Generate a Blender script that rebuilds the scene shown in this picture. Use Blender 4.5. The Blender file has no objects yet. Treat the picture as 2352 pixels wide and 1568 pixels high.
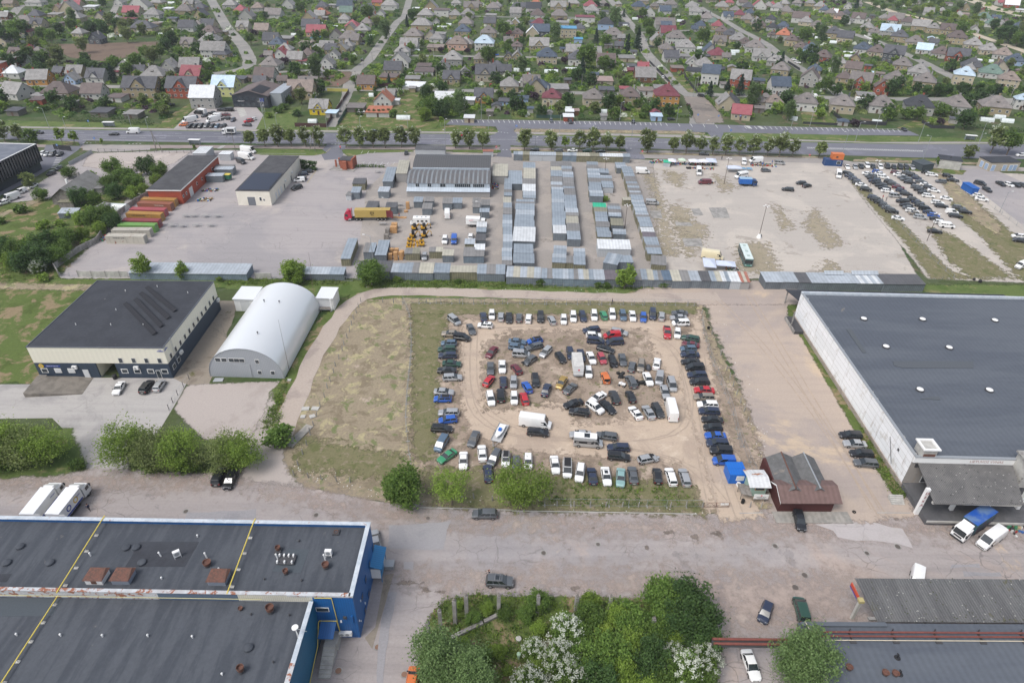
import bpy,bmesh,random
from math import*
en,ra,tu,fl,rU=enumerate,range,tuple,float,random.uniform
import numpy as np
from mathutils import Vector,Matrix
R=radians
random.seed(7)
S=bpy.context.scene
COL=S.collection
F,TH,RO,CH=1500.,R(34),R(-1),93.
def un(U,V,z=0.):
 x,y=U-1176,V-784
 c,s=cos(RO),sin(RO)
 x,y=c*x-s*y,s*x+c*y
 d=(x,F*cos(TH)-y*sin(TH),-F*sin(TH)-y*cos(TH))
 t=(z-CH)/d[2]
 return(d[0]*t,d[1]*t)
def proj(X,Y,Z=0.):
 Zr=Z-CH
 dep=Y*cos(TH)-Zr*sin(TH)
 y=-(Y*sin(TH)+Zr*cos(TH))
 x,y=X*F/dep,y*F/dep
 c,s=cos(RO),sin(RO)
 return(c*x+s*y+1176,-s*x+c*y+784)
cam=bpy.data.objects.new("camera",bpy.data.cameras.new("camera"))
COL.objects.link(cam)
c_,s_=cos(RO),sin(RO)
rt=Vector((c_,-s_*sin(TH),-s_*cos(TH)))
up=Vector((s_,c_*sin(TH),c_*cos(TH)))
bk=rt.cross(up)
cam.matrix_world=Matrix(((rt.x,up.x,bk.x,0),(rt.y,up.y,bk.y,0),(rt.z,up.z,bk.z,CH),(0,0,0,1)))
cam.data.sensor_width=36.;cam.data.lens=F/2352*36
cam.data.clip_start=1.;cam.data.clip_end=6000.
S.camera=cam
w=bpy.data.worlds.new("World");S.world=w;w.use_nodes=True
nt=w.node_tree;bg=nt.nodes['Background']
sky=nt.nodes.new('ShaderNodeTexSky');sky.sky_type='NISHITA';sky.sun_disc=False
SUN_EL,SUN_AZ=R(55),R(-130)
sky.sun_elevation=SUN_EL;sky.sun_rotation=SUN_AZ;sky.air_density=1.0;sky.dust_density=3.0;sky.ozone_density=1.0
hsv=nt.nodes.new('ShaderNodeHueSaturation');hsv.inputs['Saturation'].default_value=.5
nt.links.new(sky.outputs[0],hsv.inputs['Color']);nt.links.new(hsv.outputs[0],bg.inputs[0])
bg.inputs[1].default_value=0.14
sl=bpy.data.lights.new("sun",'SUN');sl.energy=1.25;sl.angle=R(24);sl.color=(1,.97,.93)
sun=bpy.data.objects.new("sun",sl);COL.objects.link(sun)
sd=Vector((sin(SUN_AZ)*cos(SUN_EL),cos(SUN_AZ)*cos(SUN_EL),sin(SUN_EL)))
sun.rotation_euler=sd.to_track_quat('Z','Y').to_euler()
S.view_settings.view_transform='Standard';S.view_settings.look='None'
S.view_settings.exposure=0.55;S.view_settings.gamma=1
S.render.engine='CYCLES'
S.cycles.max_bounces=5;S.cycles.diffuse_bounces=3;S.cycles.glossy_bounces=2
S.cycles.transparent_max_bounces=32;S.cycles.transmission_bounces=2
S.cycles.caustics_reflective=False;S.cycles.caustics_refractive=False
OX={'0':0.,'1':588.,'2':1176.,'3':1764.}
OY={'a':0.,'b':287.1,'c':602.9,'C':660.3,'d':976.1,'e':1175.9}
def uv(c,x,y):
 if c=='o':return x,y
 return OX[c[1]]+x/4.,OY[c[0]]+y/4.
def G(c,x,y,z=0.):
 U,V=uv(c,x,y);return un(U,V,z)
def p_(s,z=0.):
 out=[];c='o'
 for t in s.split():
  if ',' in t:
   x,y=t.split(',');out.append(G(c,fl(x),fl(y),z))
  else:c=t
 return out
def fl_(t):
 try:return fl(t)
 except ValueError:return t
def E(s):return[tu(map(fl_,q.split()))for q in s.split(';')]
def ang(c,x,y,a,z=0.):
 U,V=uv(c,x,y)
 p=un(U,V,z);q=un(U+6*cos(R(a)),V-6*sin(R(a)),z)
 return atan2(q[1]-p[1],q[0]-p[0])
class MB:
 def __init__(s):s.v=[];s.f=[];s.m=[]
 def add(s,vs,fs,m=0):
  n=len(s.v);s.v+=[tu(v)for v in vs]
  s.f+=[tu(i+n for i in f)for f in fs]
  s.m+=[m]*len(fs)if isinstance(m,int)else list(m);return s
 def B(s,x0,x1,y0,y1,z0,z1,m=0):
  vs=[(x0,y0,z0),(x1,y0,z0),(x1,y1,z0),(x0,y1,z0),(x0,y0,z1),(x1,y0,z1),(x1,y1,z1),(x0,y1,z1)]
  return s.add(vs,[(0,3,2,1),(4,5,6,7),(0,1,5,4),(1,2,6,5),(2,3,7,6),(3,0,4,7)],m)
 def H(s,b,t,m=0):
  return s.add(list(b)+list(t),[(0,3,2,1),(4,5,6,7),(0,1,5,4),(1,2,6,5),(2,3,7,6),(3,0,4,7)],m)
 def P(s,poly,z0,z1,m=0,mt=None):
  n=len(poly);mt=m if mt is None else mt
  a=sum(poly[i][0]*poly[(i+1)%n][1]-poly[(i+1)%n][0]*poly[i][1]for i in ra(n))
  if a<0:poly=poly[::-1]
  vs=[(p[0],p[1],z0)for p in poly]+[(p[0],p[1],z1)for p in poly]
  fs=[tu(ra(n-1,-1,-1)),tuple(ra(n,2*n))]+[(i,(i+1)%n,n+(i+1)%n,n+i)for i in ra(n)]
  return s.add(vs,fs,[m,mt]+[m]*n)
 def T(s,p,q,r,n=6,m=0,r2=None,cap=True):
  p,q=Vector(p),Vector(q);d=(q-p).normalized()
  a=d.orthogonal().normalized();b=d.cross(a);r2=r if r2 is None else r2
  vs=[p+(a*cos(2*pi*i/n)+b*sin(2*pi*i/n))*r for i in ra(n)]
  vs+=[q+(a*cos(2*pi*i/n)+b*sin(2*pi*i/n))*r2 for i in ra(n)]
  fs=[(i,(i+1)%n,n+(i+1)%n,n+i)for i in ra(n)]
  if cap:fs+=[tu(ra(n-1,-1,-1)),tuple(ra(n,2*n))]
  return s.add(vs,fs,m)
 def A(s,prof,x=0,y=0,n=12,m=0):
  vs=[];fs=[]
  for r,z in prof:vs+=[(x+r*cos(2*pi*i/n),y+r*sin(2*pi*i/n),z)for i in ra(n)]
  for k in ra(len(prof)-1):fs+=[(k*n+i,k*n+(i+1)%n,(k+1)*n+(i+1)%n,(k+1)*n+i)for i in ra(n)]
  fs+=[tu(ra((len(prof)-1)*n,len(prof)*n))]
  return s.add(vs,fs,m)
 def quad(s,a,b,c,d,m=0):return s.add([a,b,c,d],[(0,1,2,3)],m)
 def ext(s,prof,y0,y1,m=0,me=None):
  n=len(prof);vs=[(p[0],y0,p[1])for p in prof]+[(p[0],y1,p[1])for p in prof]
  fs=[tu(ra(n)),tuple(ra(2*n-1,n-1,-1))]+[((i+1)%n,i,n+i,n+(i+1)%n)for i in ra(n)]
  me=m if me is None else me
  return s.add(vs,fs,[me,me]+[m]*n)
 def mesh(s,name,mats,sm_=None,bv=0):
  me=bpy.data.meshes.new(name);me.from_pydata(s.v,[],s.f)
  for q in(mats if isinstance(mats,(list,tuple))else[mats]):me.materials.append(q)
  me.polygons.foreach_set('material_index',s.m)
  if bv:
   bm=bmesh.new();bm.from_mesh(me)
   bmesh.ops.remove_doubles(bm,verts=bm.verts,dist=.0005)
   es=[e for e in bm.edges if len(e.link_faces)==2 and e.calc_face_angle(0)>R(18)]
   bmesh.ops.bevel(bm,geom=es,offset=bv,segments=2,affect='EDGES',profile=.6,clamp_overlap=True)
   bm.to_mesh(me);bm.free()
  if sm_:
   me.polygons.foreach_set('use_smooth',[True]*len(me.polygons))
   me.set_sharp_from_angle(angle=R(sm_))
  me.update();return me
 def O(s,name,mats,parent=None,loc=(0,0,0),rz=0,sm_=None,bv=0):
  return lk(name,s.mesh(name,mats,sm_,bv),parent,loc,rz)
def lk(name,me,parent=None,loc=(0,0,0),rz=0,sc=None):
 o=bpy.data.objects.new(name,me);COL.objects.link(o)
 o.location=loc;o.rotation_euler=(0,0,rz)
 if sc:o.scale=sc if isinstance(sc,tuple)else(sc,sc,sc)
 if parent:o.parent=parent
 return o
def tag(o,lb_,cat,gp=None):
 if len(lb_.split())>16:print('LONG',len(lb_.split()),lb_)
 o['label']=lb_;o['category']=cat
 if gp:o['group']=gp
 return o
def th_(name,lb_,cat,loc=(0,0,0),rz=0,gp=None,sc=None):
 o=bpy.data.objects.new(name,None);COL.objects.link(o)
 o.location=loc if len(loc)==3 else(loc[0],loc[1],0.);o.rotation_euler=(0,0,rz);o.empty_display_size=.5
 if sc:o.scale=sc if isinstance(sc,tuple)else(sc,sc,sc)
 return tag(o,lb_,cat,gp)
KIDS={}
def cpt(src,loc,rz,lb_,gp=None,sc=None,remat=None):
 if src.name not in KIDS:
  KIDS[src.name]=[(c,list(c.children))for c in src.children]
 r=src.copy();COL.objects.link(r)
 r.location=loc if len(loc)==3 else(loc[0],loc[1],0.);r.rotation_euler=(0,0,rz)
 if sc:r.scale=sc if isinstance(sc,tuple)else(sc,sc,sc)
 tag(r,lb_,src['category'],gp)
 for ch,gs in KIDS[src.name]:
  c=ch.copy();COL.objects.link(c);c.parent=r
  if remat and ch.name.split('.')[0]in remat:
   for i,m in remat[ch.name.split('.')[0]].items():
    c.material_slots[i].link='OBJECT';c.material_slots[i].material=m
  for g in gs:
   d=g.copy();COL.objects.link(d);d.parent=c
 return r
ORD='first second third fourth fifth sixth seventh eighth ninth tenth eleventh twelfth thirteenth fourteenth fifteenth sixteenth seventeenth eighteenth nineteenth twentieth twenty-first twenty-second twenty-third twenty-fourth'.split()
def nth(i):return ORD[i]if i<len(ORD)else '%dth'%(i+1)
MATS={}
def srgb(h):
 h=h.lstrip('#');c=[int(h[i:i+2],16)/255 for i in(0,2,4)]
 return tu((x/12.92 if x<=.04045 else((x+.055)/1.055)**2.4)for x in c)
def lin(c):return srgb(c)if isinstance(c,str)else c
class NT:
 def __init__(s,name):
  s.mat=bpy.data.materials.new(name);s.mat.use_nodes=True
  s.t=s.mat.node_tree;s.b=s.t.nodes['Principled BSDF'];s.o=s.t.nodes['Material Output']
 def n(s,typ,**k):
  nd=s.t.nodes.new('ShaderNode'+typ)
  for a,v in k.items():
   if a[0]=='_':nd.inputs[a[1:].replace('_',' ')].default_value=v
   else:setattr(nd,a,v)
  return nd
 def l(s,a,b):s.t.links.new(a,b)
 def noise(s,vec,scale,dt=3,rg=.55,dist=0):
  nd=s.n('TexNoise',_Scale=scale,_Detail=dt,_Roughness=rg,_Distortion=dist)
  s.l(vec,nd.inputs['Vector']);return nd.outputs['Fac']
 def ramp(s,fac,lo,hi):
  nd=s.n('MapRange',_From_Min=lo,_From_Max=hi,interpolation_type='SMOOTHSTEP');s.l(fac,nd.inputs[0]);return nd.outputs[0]
 def mix(s,f,a,b,mode='MIX'):
  nd=s.n('Mix',data_type='RGBA',blend_type=mode)
  for i,v in((0,f),(6,a),(7,b)):
   if hasattr(v,'node'):s.l(v,nd.inputs[i])
   else:nd.inputs[i].default_value=v if i==0 else(*v,1)
  return nd.outputs[2]
 def math(s,op,a,b=None):
  nd=s.n('Math',operation=op)
  for i,v in((0,a),(1,b)):
   if v is None:continue
   if hasattr(v,'node'):s.l(v,nd.inputs[i])
   else:nd.inputs[i].default_value=v
  return nd.outputs[0]
 def scaled(s,vec,sc):
  nd=s.n('Mapping');nd.inputs['Scale'].default_value=sc;s.l(vec,nd.inputs['Vector']);return nd.outputs[0]
def mtl(name,c1,c2=None,scale=.4,rg=.75,metal=0.,fi=.1,fs_=4.,spot=None,spe=None,wd_=False,rand=0.,bump=0.,spec=.4,stretch=None,coat=0.,stain=0.):
 if name in MATS:return MATS[name]
 k=NT(name);c1=lin(c1)
 vec=k.n('NewGeometry').outputs['Position']if wd_ else k.n('TexCoord').outputs['Object']
 col=None
 if c2 is not None:
  f=k.ramp(k.noise(k.scaled(vec,stretch)if stretch else vec,scale,4,.6,.3),.38,.62);col=k.mix(f,c1,lin(c2))
 if spot:
  f=k.ramp(k.noise(vec,spot[1],5,.65,.4),spot[2],spot[2]+.07)
  col=k.mix(f,col if col is not None else c1,lin(spot[0]))
 if fi:
  f=k.noise(vec,fs_,3,.7)
  g=k.n('MapRange',_From_Min=.25,_From_Max=.75,_To_Min=1-fi,_To_Max=1+fi);k.l(f,g.inputs[0])
  cc=k.n('CombineColor');[k.l(g.outputs[0],cc.inputs[i])for i in ra(3)]
  col=k.mix(1.,col if col is not None else c1,cc.outputs[0],'MULTIPLY')
 if stain:
  v2=k.scaled(vec,(1.2,1.2,.15));f=k.ramp(k.noise(v2,1.1,4,.6),.5,.72)
  f=k.math('MULTIPLY',f,stain);col=k.mix(f,col if col is not None else c1,(.10,.085,.07))
 h=None
 if spe:
  ax,per,st=spe
  sp=k.n('SeparateXYZ');k.l(vec,sp.inputs[0]);q=sp.outputs['XYZ'.index(ax)]
  wv=k.math('SINE',k.math('MULTIPLY',q,2*pi/per))
  g=k.n('MapRange',_From_Min=-1,_From_Max=1,_To_Min=1-st,_To_Max=1+st*.4);k.l(wv,g.inputs[0])
  cc=k.n('CombineColor');[k.l(g.outputs[0],cc.inputs[i])for i in ra(3)]
  col=k.mix(1.,col if col is not None else c1,cc.outputs[0],'MULTIPLY');h=wv
 if rand:
  oi=k.n('ObjectInfo');g=k.n('MapRange',_To_Min=1-rand,_To_Max=1+rand);k.l(oi.outputs['Random'],g.inputs[0])
  cc=k.n('CombineColor');[k.l(g.outputs[0],cc.inputs[i])for i in ra(3)]
  col=k.mix(1.,col if col is not None else c1,cc.outputs[0],'MULTIPLY')
 if col is not None:k.l(col,k.b.inputs['Base Color'])
 else:k.b.inputs['Base Color'].default_value=(*c1,1)
 if bump:
  bp=k.n('Bump',_Strength=bump,_Distance=.05)
  k.l(h if h is not None else k.noise(vec,fs_,4),bp.inputs['Height']);k.l(bp.outputs[0],k.b.inputs['Normal'])
 k.b.inputs['Roughness'].default_value=rg;k.b.inputs['Metallic'].default_value=metal
 k.b.inputs['Specular IOR Level'].default_value=spec
 if coat:k.b.inputs['Coat Weight'].default_value=coat;k.b.inputs['Coat Roughness'].default_value=.06
 MATS[name]=k.mat;return k.mat
def gmt(name,layers,rg=.95,crack=0.,streak=0.,sf=0.,fi=.12,fs=2.5,patch=0.,tint=None):
 if name in MATS:return MATS[name]
 k=NT(name);vec=k.n('NewGeometry').outputs['Position']
 flat=k.scaled(vec,(1,1,0))
 col=lin(layers[0])
 for i,(c,sc,th,wd)in en(layers[1:]):
  off=k.n('Mapping');off.inputs['Location'].default_value=(i*37.3,i*11.1,0);k.l(flat,off.inputs['Vector'])
  col=k.mix(k.ramp(k.noise(off.outputs[0],sc,6,.68,.5),th,th+wd),col,lin(c))
 if patch:
  br=k.n('TexBrick',offset=.37,squash=1.6,_Scale=.045,_Mortar_Size=0.,_Bias=-.2)
  br.inputs['Color1'].default_value=(1-patch,)*3+(1,);br.inputs['Color2'].default_value=(1+patch*.4,)*3+(1,)
  k.l(k.scaled(flat,(1,2.3,1)),br.inputs['Vector']);col=k.mix(1.,col,br.outputs['Color'],'MULTIPLY')
 f=k.noise(flat,fs,4,.75)
 g=k.n('MapRange',_From_Min=.25,_From_Max=.75,_To_Min=1-fi,_To_Max=1+fi);k.l(f,g.inputs[0])
 cc=k.n('CombineColor');[k.l(g.outputs[0],cc.inputs[i])for i in ra(3)]
 col=k.mix(1.,col,cc.outputs[0],'MULTIPLY')
 if crack:
  wob=k.mix(.12,flat,k.n('TexNoise',_Scale=.7).outputs['Color'])
  for sc,wdt,vsc in((.07,.012,(1,1.9,1)),(.2,.018,(1,1.2,1))):
   nz=k.n('TexNoise',_Scale=.35,_Detail=4);k.l(flat,nz.inputs['Vector'])
   va=k.n('VectorMath',operation='MULTIPLY_ADD');va.inputs[1].default_value=(2.2,2.2,0)
   k.l(nz.outputs['Color'],va.inputs[0]);k.l(flat,va.inputs[2])
   vo=k.n('TexVoronoi',feature='DISTANCE_TO_EDGE',_Scale=sc);k.l(k.scaled(va.outputs[0],vsc),vo.inputs['Vector'])
   e=k.ramp(vo.outputs['Distance'],wdt,0.)
   e=k.math('MULTIPLY',e,k.ramp(k.noise(flat,.09,3),.45,.6))
   col=k.mix(k.math('MULTIPLY',e,crack),col,(.09,.08,.075))
 if streak:
  f=k.ramp(k.noise(k.scaled(flat,(.03,.6,1)),1.,5,.6,.2),.42,.75)
  col=k.mix(k.math('MULTIPLY',f,streak),col,(.14,.125,.12))
 if tint:col=k.mix(1.,col,tint,'MULTIPLY')
 k.l(col,k.b.inputs['Base Color'])
 k.b.inputs['Roughness'].default_value=rg;k.b.inputs['Specular IOR Level'].default_value=.25
 bp=k.n('Bump',_Strength=.35,_Distance=.06);k.l(f if not streak else k.noise(flat,fs,4),bp.inputs['Height']);k.l(bp.outputs[0],k.b.inputs['Normal'])
 if sf:
  at=k.n('Attribute',attribute_name='edge');n1=k.noise(flat,.55,6,.7)
  a=k.math('ADD',at.outputs['Fac'],k.math('MULTIPLY',k.math('SUBTRACT',n1,.5),sf))
  k.l(k.ramp(a,*((.3,.55)if sf<2.1 else(.1,1.2))),k.b.inputs['Alpha'])
 MATS[name]=k.mat;return k.mat
LF={}
def leaf(name,c,c2,tr=.25):
 k=NT('leaf_'+name);geo=k.n('NewGeometry');oi=k.n('ObjectInfo')
 tc=k.n('TexCoord').outputs['Object']
 f=k.math('ADD',k.math('MULTIPLY',geo.outputs['Random Per Island'],.45),k.math('MULTIPLY',k.noise(tc,.55,2),.75))
 col=k.mix(k.ramp(f,.25,.95),lin(c),lin(c2))
 g=k.n('MapRange',_To_Min=.8,_To_Max=1.22);k.l(oi.outputs['Random'],g.inputs[0])
 cc=k.n('CombineColor');[k.l(g.outputs[0],cc.inputs[i])for i in ra(3)]
 col=k.mix(1.,col,cc.outputs[0],'MULTIPLY')
 k.l(col,k.b.inputs['Base Color']);k.b.inputs['Roughness'].default_value=.6;k.b.inputs['Specular IOR Level'].default_value=.25
 tl=k.n('BsdfTranslucent');k.l(col,tl.inputs['Color']);ms=k.n('MixShader');ms.inputs[0].default_value=tr
 k.l(k.b.outputs[0],ms.inputs[1]);k.l(tl.outputs[0],ms.inputs[2]);k.l(ms.outputs[0],k.o.inputs['Surface'])
 LF[name]=k.mat;return k.mat
leaf('green',(.072,.138,.026),(.17,.26,.055),.4)
leaf('dark',(.036,.080,.022),(.085,.150,.040),.3)
leaf('fresh',(.145,.225,.032),(.27,.38,.075),.45)
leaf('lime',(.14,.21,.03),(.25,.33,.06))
leaf('olive',(.125,.165,.05),(.25,.30,.11),.4)
leaf('spruce',(.025,.055,.032),(.06,.10,.062))
leaf('purple',(.035,.022,.030),(.085,.05,.075))
leaf('birch',(.085,.145,.045),(.18,.26,.10),.35)
leaf('white',(.42,.46,.36),(.60,.62,.54),.2)
leaf('lilac',(.22,.16,.26),(.34,.27,.38),.1)
BARK=mtl('bark',(.13,.10,.075),(.20,.165,.13),1.5,.9)
BARKW=mtl('birch_bark',(.45,.43,.40),(.12,.1,.09),2.5,.8)
CARC={'w':('white',(.78,.78,.77)),'s':('silver',(.42,.43,.44)),'g':('grey',(.13,.14,.15)),'k':('black',(.014,.015,.018)),'n':('navy',(.022,.032,.065)),'b':('blue',(.02,.10,.42)),'a':('steel blue',(.12,.18,.25)),'r':('red',(.45,.02,.03)),'m':('maroon',(.13,.02,.03)),'e':('dark green',(.02,.065,.045)),'v':('mint',(.30,.48,.46)),'o':('orange',(.60,.16,.04)),'y':('gold',(.42,.28,.08)),'t':('beige',(.32,.28,.23)),'c':('cream',(.70,.62,.42)),'l':('green',(.04,.25,.12)),'p':('pinkish red',(.40,.06,.08)),'d':('charcoal',(.035,.037,.04))}
PAINT={}
for c,(nm,rgb)in CARC.items():
 PAINT[c]=mtl('paint_'+nm.replace(' ','_'),rgb,rg=.28,metal=.35 if c in 'sgatvy' else 0.,fi=.04,fs_=1.5,spec=.5,coat=.6)
GL=mtl('car_glass',(.02,.026,.03),rg=.06,fi=0,spec=.9)
TYRE=mtl('tyre_rubber',(.012,.012,.012),rg=.85,fi=0)
RIM=mtl('rim_metal',(.35,.35,.36),rg=.35,metal=.6,fi=0)
TM=mtl('dark_trim',(.02,.02,.022),rg=.6,fi=0)
LAMPW=mtl('headlight_glass',(.55,.57,.60),rg=.12,fi=0,spec=.8)
LAMPR=mtl('taillight_red',(.30,.01,.01),rg=.2,fi=0)
PLATE=mtl('plate_white',(.7,.7,.68),rg=.5,fi=0)
WG=mtl('window_glass',(.035,.045,.055),rg=.08,fi=.2,fs_=.6,spec=.8)
WF=mtl('window_frame_white',(.72,.72,.70),rg=.5,fi=0)
CONC=mtl('concrete',(.33,.32,.30),(.22,.21,.20),.5,.9,spot=((.14,.13,.12),.9,.62))
CW=mtl('pale_concrete',(.46,.45,.42),(.36,.35,.33),.6,.9)
SL=mtl('galvanised_steel',(.36,.38,.40),rg=.5,metal=.4)
DS=mtl('dark_steel',(.06,.06,.065),rg=.6)
WH_=mtl('white_paint',(.75,.75,.74),rg=.55,fi=.04)
RUST=mtl('rusted_metal',(.155,.070,.050),(.10,.055,.042),3.,.8)
WOOD=mtl('pale_timber',(.50,.30,.14),(.40,.22,.10),2.,.8)
OWOOD=mtl('weathered_wood',(.16,.145,.13),(.24,.22,.20),1.2,.9)
BLUEP=mtl('blue_sheet',(.012,.10,.30),rg=.45,spe=('X',.35,.12),fi=.08,fs_=.8)
BLUEP2=mtl('blue_sheet_side',(.012,.10,.30),rg=.45,spe=('Y',.35,.10),fi=.08,fs_=.8)
YELP=mtl('yellow_pipe_paint',(.62,.50,.08),rg=.5)
FELT=mtl('roof_felt',(.050,.057,.070),(.072,.080,.094),.5,.85,stretch=(1.5,.2,1),fi=.12,fs_=2.,spot=((.13,.125,.12),.35,.66),wd_=True)
FELTB=mtl('roof_felt_bluegrey',(.080,.092,.114),(.100,.113,.134),.12,.8,fi=.08,fs_=1.2,spot=((.22,.20,.17),.16,.70),spe=('X',1.05,.07),stretch=(.25,1.6,1))
FD_=mtl('roof_felt_dark',(.042,.046,.056),(.034,.037,.046),.25,.85,fi=.15,fs_=1.4,spot=((.16,.155,.15),.5,.68))
PARA=mtl('parapet_sheet',(.42,.47,.52),(.52,.56,.60),.8,.45,spot=((.30,.13,.07),1.3,.63))
PARAR=mtl('parapet_sheet_rusty',(.50,.52,.54),(.42,.42,.43),.8,.5,spot=((.28,.11,.06),1.1,.52))
def loft(secs,m=0):
 mb=MB();k=len(secs[0][1]);ring=2*k-1
 for x,hs in secs:
  mb.v+=[(x,y,z)for y,z in hs]+[(x,-y,z)for y,z in hs[-2::-1]]
 n=len(secs)
 for i in ra(n-1):
  for j in ra(ring):
   a,b=i*ring+j,i*ring+(j+1)%ring
   mb.f.append((a,a+ring,b+ring,b));mb.m.append(1 if j==ring-1 else m)
 mb.f.append(tu(ra(ring)));mb.f.append(tu(ra((n-1)*ring,n*ring))[::-1]);mb.m+=[m,m]
 return mb
def trap(b,t,ins,off):
 P=[Vector(p)for p in(b[0],b[1],t[1],t[0])]
 c=sum(P,Vector())/4;nrm=(P[1]-P[0]).cross(P[3]-P[0]).normalized()
 return[c+(p-c)*ins+nrm*off for p in P]
CT={'sedan':(4.6,1.78,1.44,.2,.93,.92,.66,1.0,.13,.74,.27,.56,.31),'coupe':(4.4,1.78,1.34,.18,.90,.88,.62,.96,.10,.72,.28,.53,.32),'hatch':(4.05,1.72,1.48,.2,.95,.93,.68,.98,.02,.77,.10,.58,.30),'wagon':(4.65,1.78,1.5,.2,.95,.93,.68,.98,.015,.76,.08,.58,.31),'suv':(4.6,1.88,1.72,.26,1.08,1.06,.78,1.1,.015,.77,.08,.60,.37),'minivan':(4.6,1.84,1.74,.2,1.02,1.0,.72,1.04,.01,.86,.06,.64,.32),'smallvan':(4.4,1.8,1.84,.2,1.05,1.03,.74,1.1,.0,.82,.02,.62,.32),'boxy':(4.5,1.86,1.88,.3,1.2,1.15,1.0,1.2,.01,.70,.03,.62,.4),'jeep':(3.9,1.75,1.75,.3,1.05,1.02,.9,1.05,.01,.62,.04,.52,.42),'pickup':(5.3,1.9,1.85,.3,1.12,1.1,.92,1.1,.36,.74,.40,.60,.4)}
def make_car(kd,lod=0,xt=None):
 L,W,H,gc,belt,hood,nose,deck,b0,b1,r0,r1,wr=CT[kd]
 X=lambda f:(f-.5)*L
 hw=W/2
 def sec(x,w_,zt,zc):
  return(x,[(w_*.86,gc),(w_*.97,gc+.12),(w_,gc+(zt-gc)*.45),(w_*.985,zt-.07),(w_*.90,zt),(w_*.5,zc+.015),(0,zc+.02)])
 rise=.0 if kd!='pickup' else 0
 secs=[sec(X(0),hw*.84,deck-.12,deck-.10),sec(X(.02),hw*.93,deck-.02,deck-.01),sec(X(.10),hw*.985,belt+.0,deck),sec(X(max(b0,.12)+.06),hw,belt,belt+.02),sec(X(.5),hw,belt,belt+.02),sec(X(b1),hw,belt-.01,hood+.03),sec(X(.5+b1/2),hw*.985,hood-.06,hood-.02),sec(X(.95),hw*.93,(hood+nose)/2+.04,(hood+nose)/2+.08),sec(X(.985),hw*.83,nose,nose+.02),sec(X(1),hw*.72,nose-.16,nose-.12)]
 rt_=th_('parked_car','proto %s %d'%(kd,lod),'car',(0,-500,0))
 body=loft(secs)
 hb,ht=hw*.90,hw*.74
 if kd in('minivan','smallvan','boxy','jeep'):ht=hw*.82
 bz=belt-.02
 B=[(X(b0)+.02,-hb,bz),(X(b1),-hb,bz),(X(b1),hb,bz),(X(b0)+.02,hb,bz)]
 T=[(X(r0),-ht,H-.05),(X(r1),-ht,H-.05),(X(r1),ht,H-.05),(X(r0),ht,H-.05)]
 body.H(B,T,0)
 T2=[(X(r0)+.12,-ht*.8,H),(X(r1)-.12,-ht*.8,H),(X(r1)-.12,ht*.8,H),(X(r0)+.12,ht*.8,H)]
 body.H([(a[0],a[1],a[2]-.001)for a in T],T2,0)
 if kd=='pickup':
  body.B(X(.03),X(.35),-hw*.8,hw*.8,belt+.021,belt+.03,1)
 fx,rx=X(.81),X(.18)
 for wx in(fx,rx):
  for s in(-1,1):
   n=12;R_=wr+.07
   ring=[(wx+R_*cos(a),s*(hw+.006),max(gc-.02,wr+R_*sin(a)))for a in[pi*i/n for i in ra(n+1)]]
   ring=[(wx+R_,s*(hw+.006),gc-.02)]+ring+[(wx-R_,s*(hw+.006),gc-.02)]
   body.add(ring,[tu(ra(len(ring)))[::-s]],1)
 body.B(X(.03),X(.975),-hw*.8,hw*.8,gc-.03,gc+.05,1)
 if xt=='rails':
  for s in(-1,1):body.B(X(r0)+.1,X(r1)-.15,s*ht*.93-.02,s*ht*.93+.02,H-.04,H+.04,2)
 if xt=='sunroof':body.B(X(r1)-1.1,X(r1)-.25,-ht*.55,ht*.55,H-.01,H+.008,3)
 if xt=='blackroof':body.B(X(r0)+.05,X(r1)-.05,-ht*.93,ht*.93,H-.045,H+.01,1)
 if xt=='bars':
  body.B(X(r1)-1.25,X(r1)-.2,-ht*.6,ht*.6,H-.01,H+.008,3)
  for q in(.35,1.15):body.B(X(r1)-q-.1,X(r1)-q,-ht*1.02,ht*1.02,H+.07,H+.11,2)
  for s in(-1,1):body.B(X(r0)+.1,X(r1)-.1,s*ht*.95-.02,s*ht*.95+.02,H-.04,H+.08,2)
 if xt=='spare':
  body.T((X(0)-.2,0,.95),(X(0),0,.95),.38,14,1)
 body.O('body',[PAINT['s'],TM,RIM,GL],rt_,sm_=38,bv=.018 if not lod else 0)
 gl=MB();q=trap((B[1],B[2]),(T[1],T[2]),.96,.012);gl.add(q,[(0,1,2,3)]);gl.O('windscreen',GL,rt_)
 gl=MB();q=trap((B[3],B[0]),(T[3],T[0]),.92,.012)
 if kd!='smallvan':gl.add(q,[(0,1,2,3)]);gl.O('rear_window',GL,rt_)
 for s in(-1,1):
  gl=MB();bb,tt=(B[0],B[1]),(T[0],T[1])
  cuts=[0,.36,.68,1]if kd in('wagon','minivan','suv','boxy')else[0,.5,1]
  if kd=='pickup' or kd=='smallvan':cuts=[.55,1]if kd=='smallvan' else[0,.5,1]
  for a,b in zip(cuts,cuts[1:]):
   lb=lambda f,u,v:tu(u[i]+(v[i]-u[i])*f for i in ra(3))
   a2,b2=a+.025,b-.025
   qb=(lb(a2,*bb),lb(b2,*bb));qt=(lb(a2,*tt),lb(b2,*tt))
   P=trap(qb,qt,1.,.012)
   P=[Vector((p.x,p.y*(1 if s<0 else-1),p.z))for p in P]
   gl.add(P,[(0,1,2,3)if s<0 else(3,2,1,0)])
  gl.O('side_window',GL,rt_)
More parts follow.
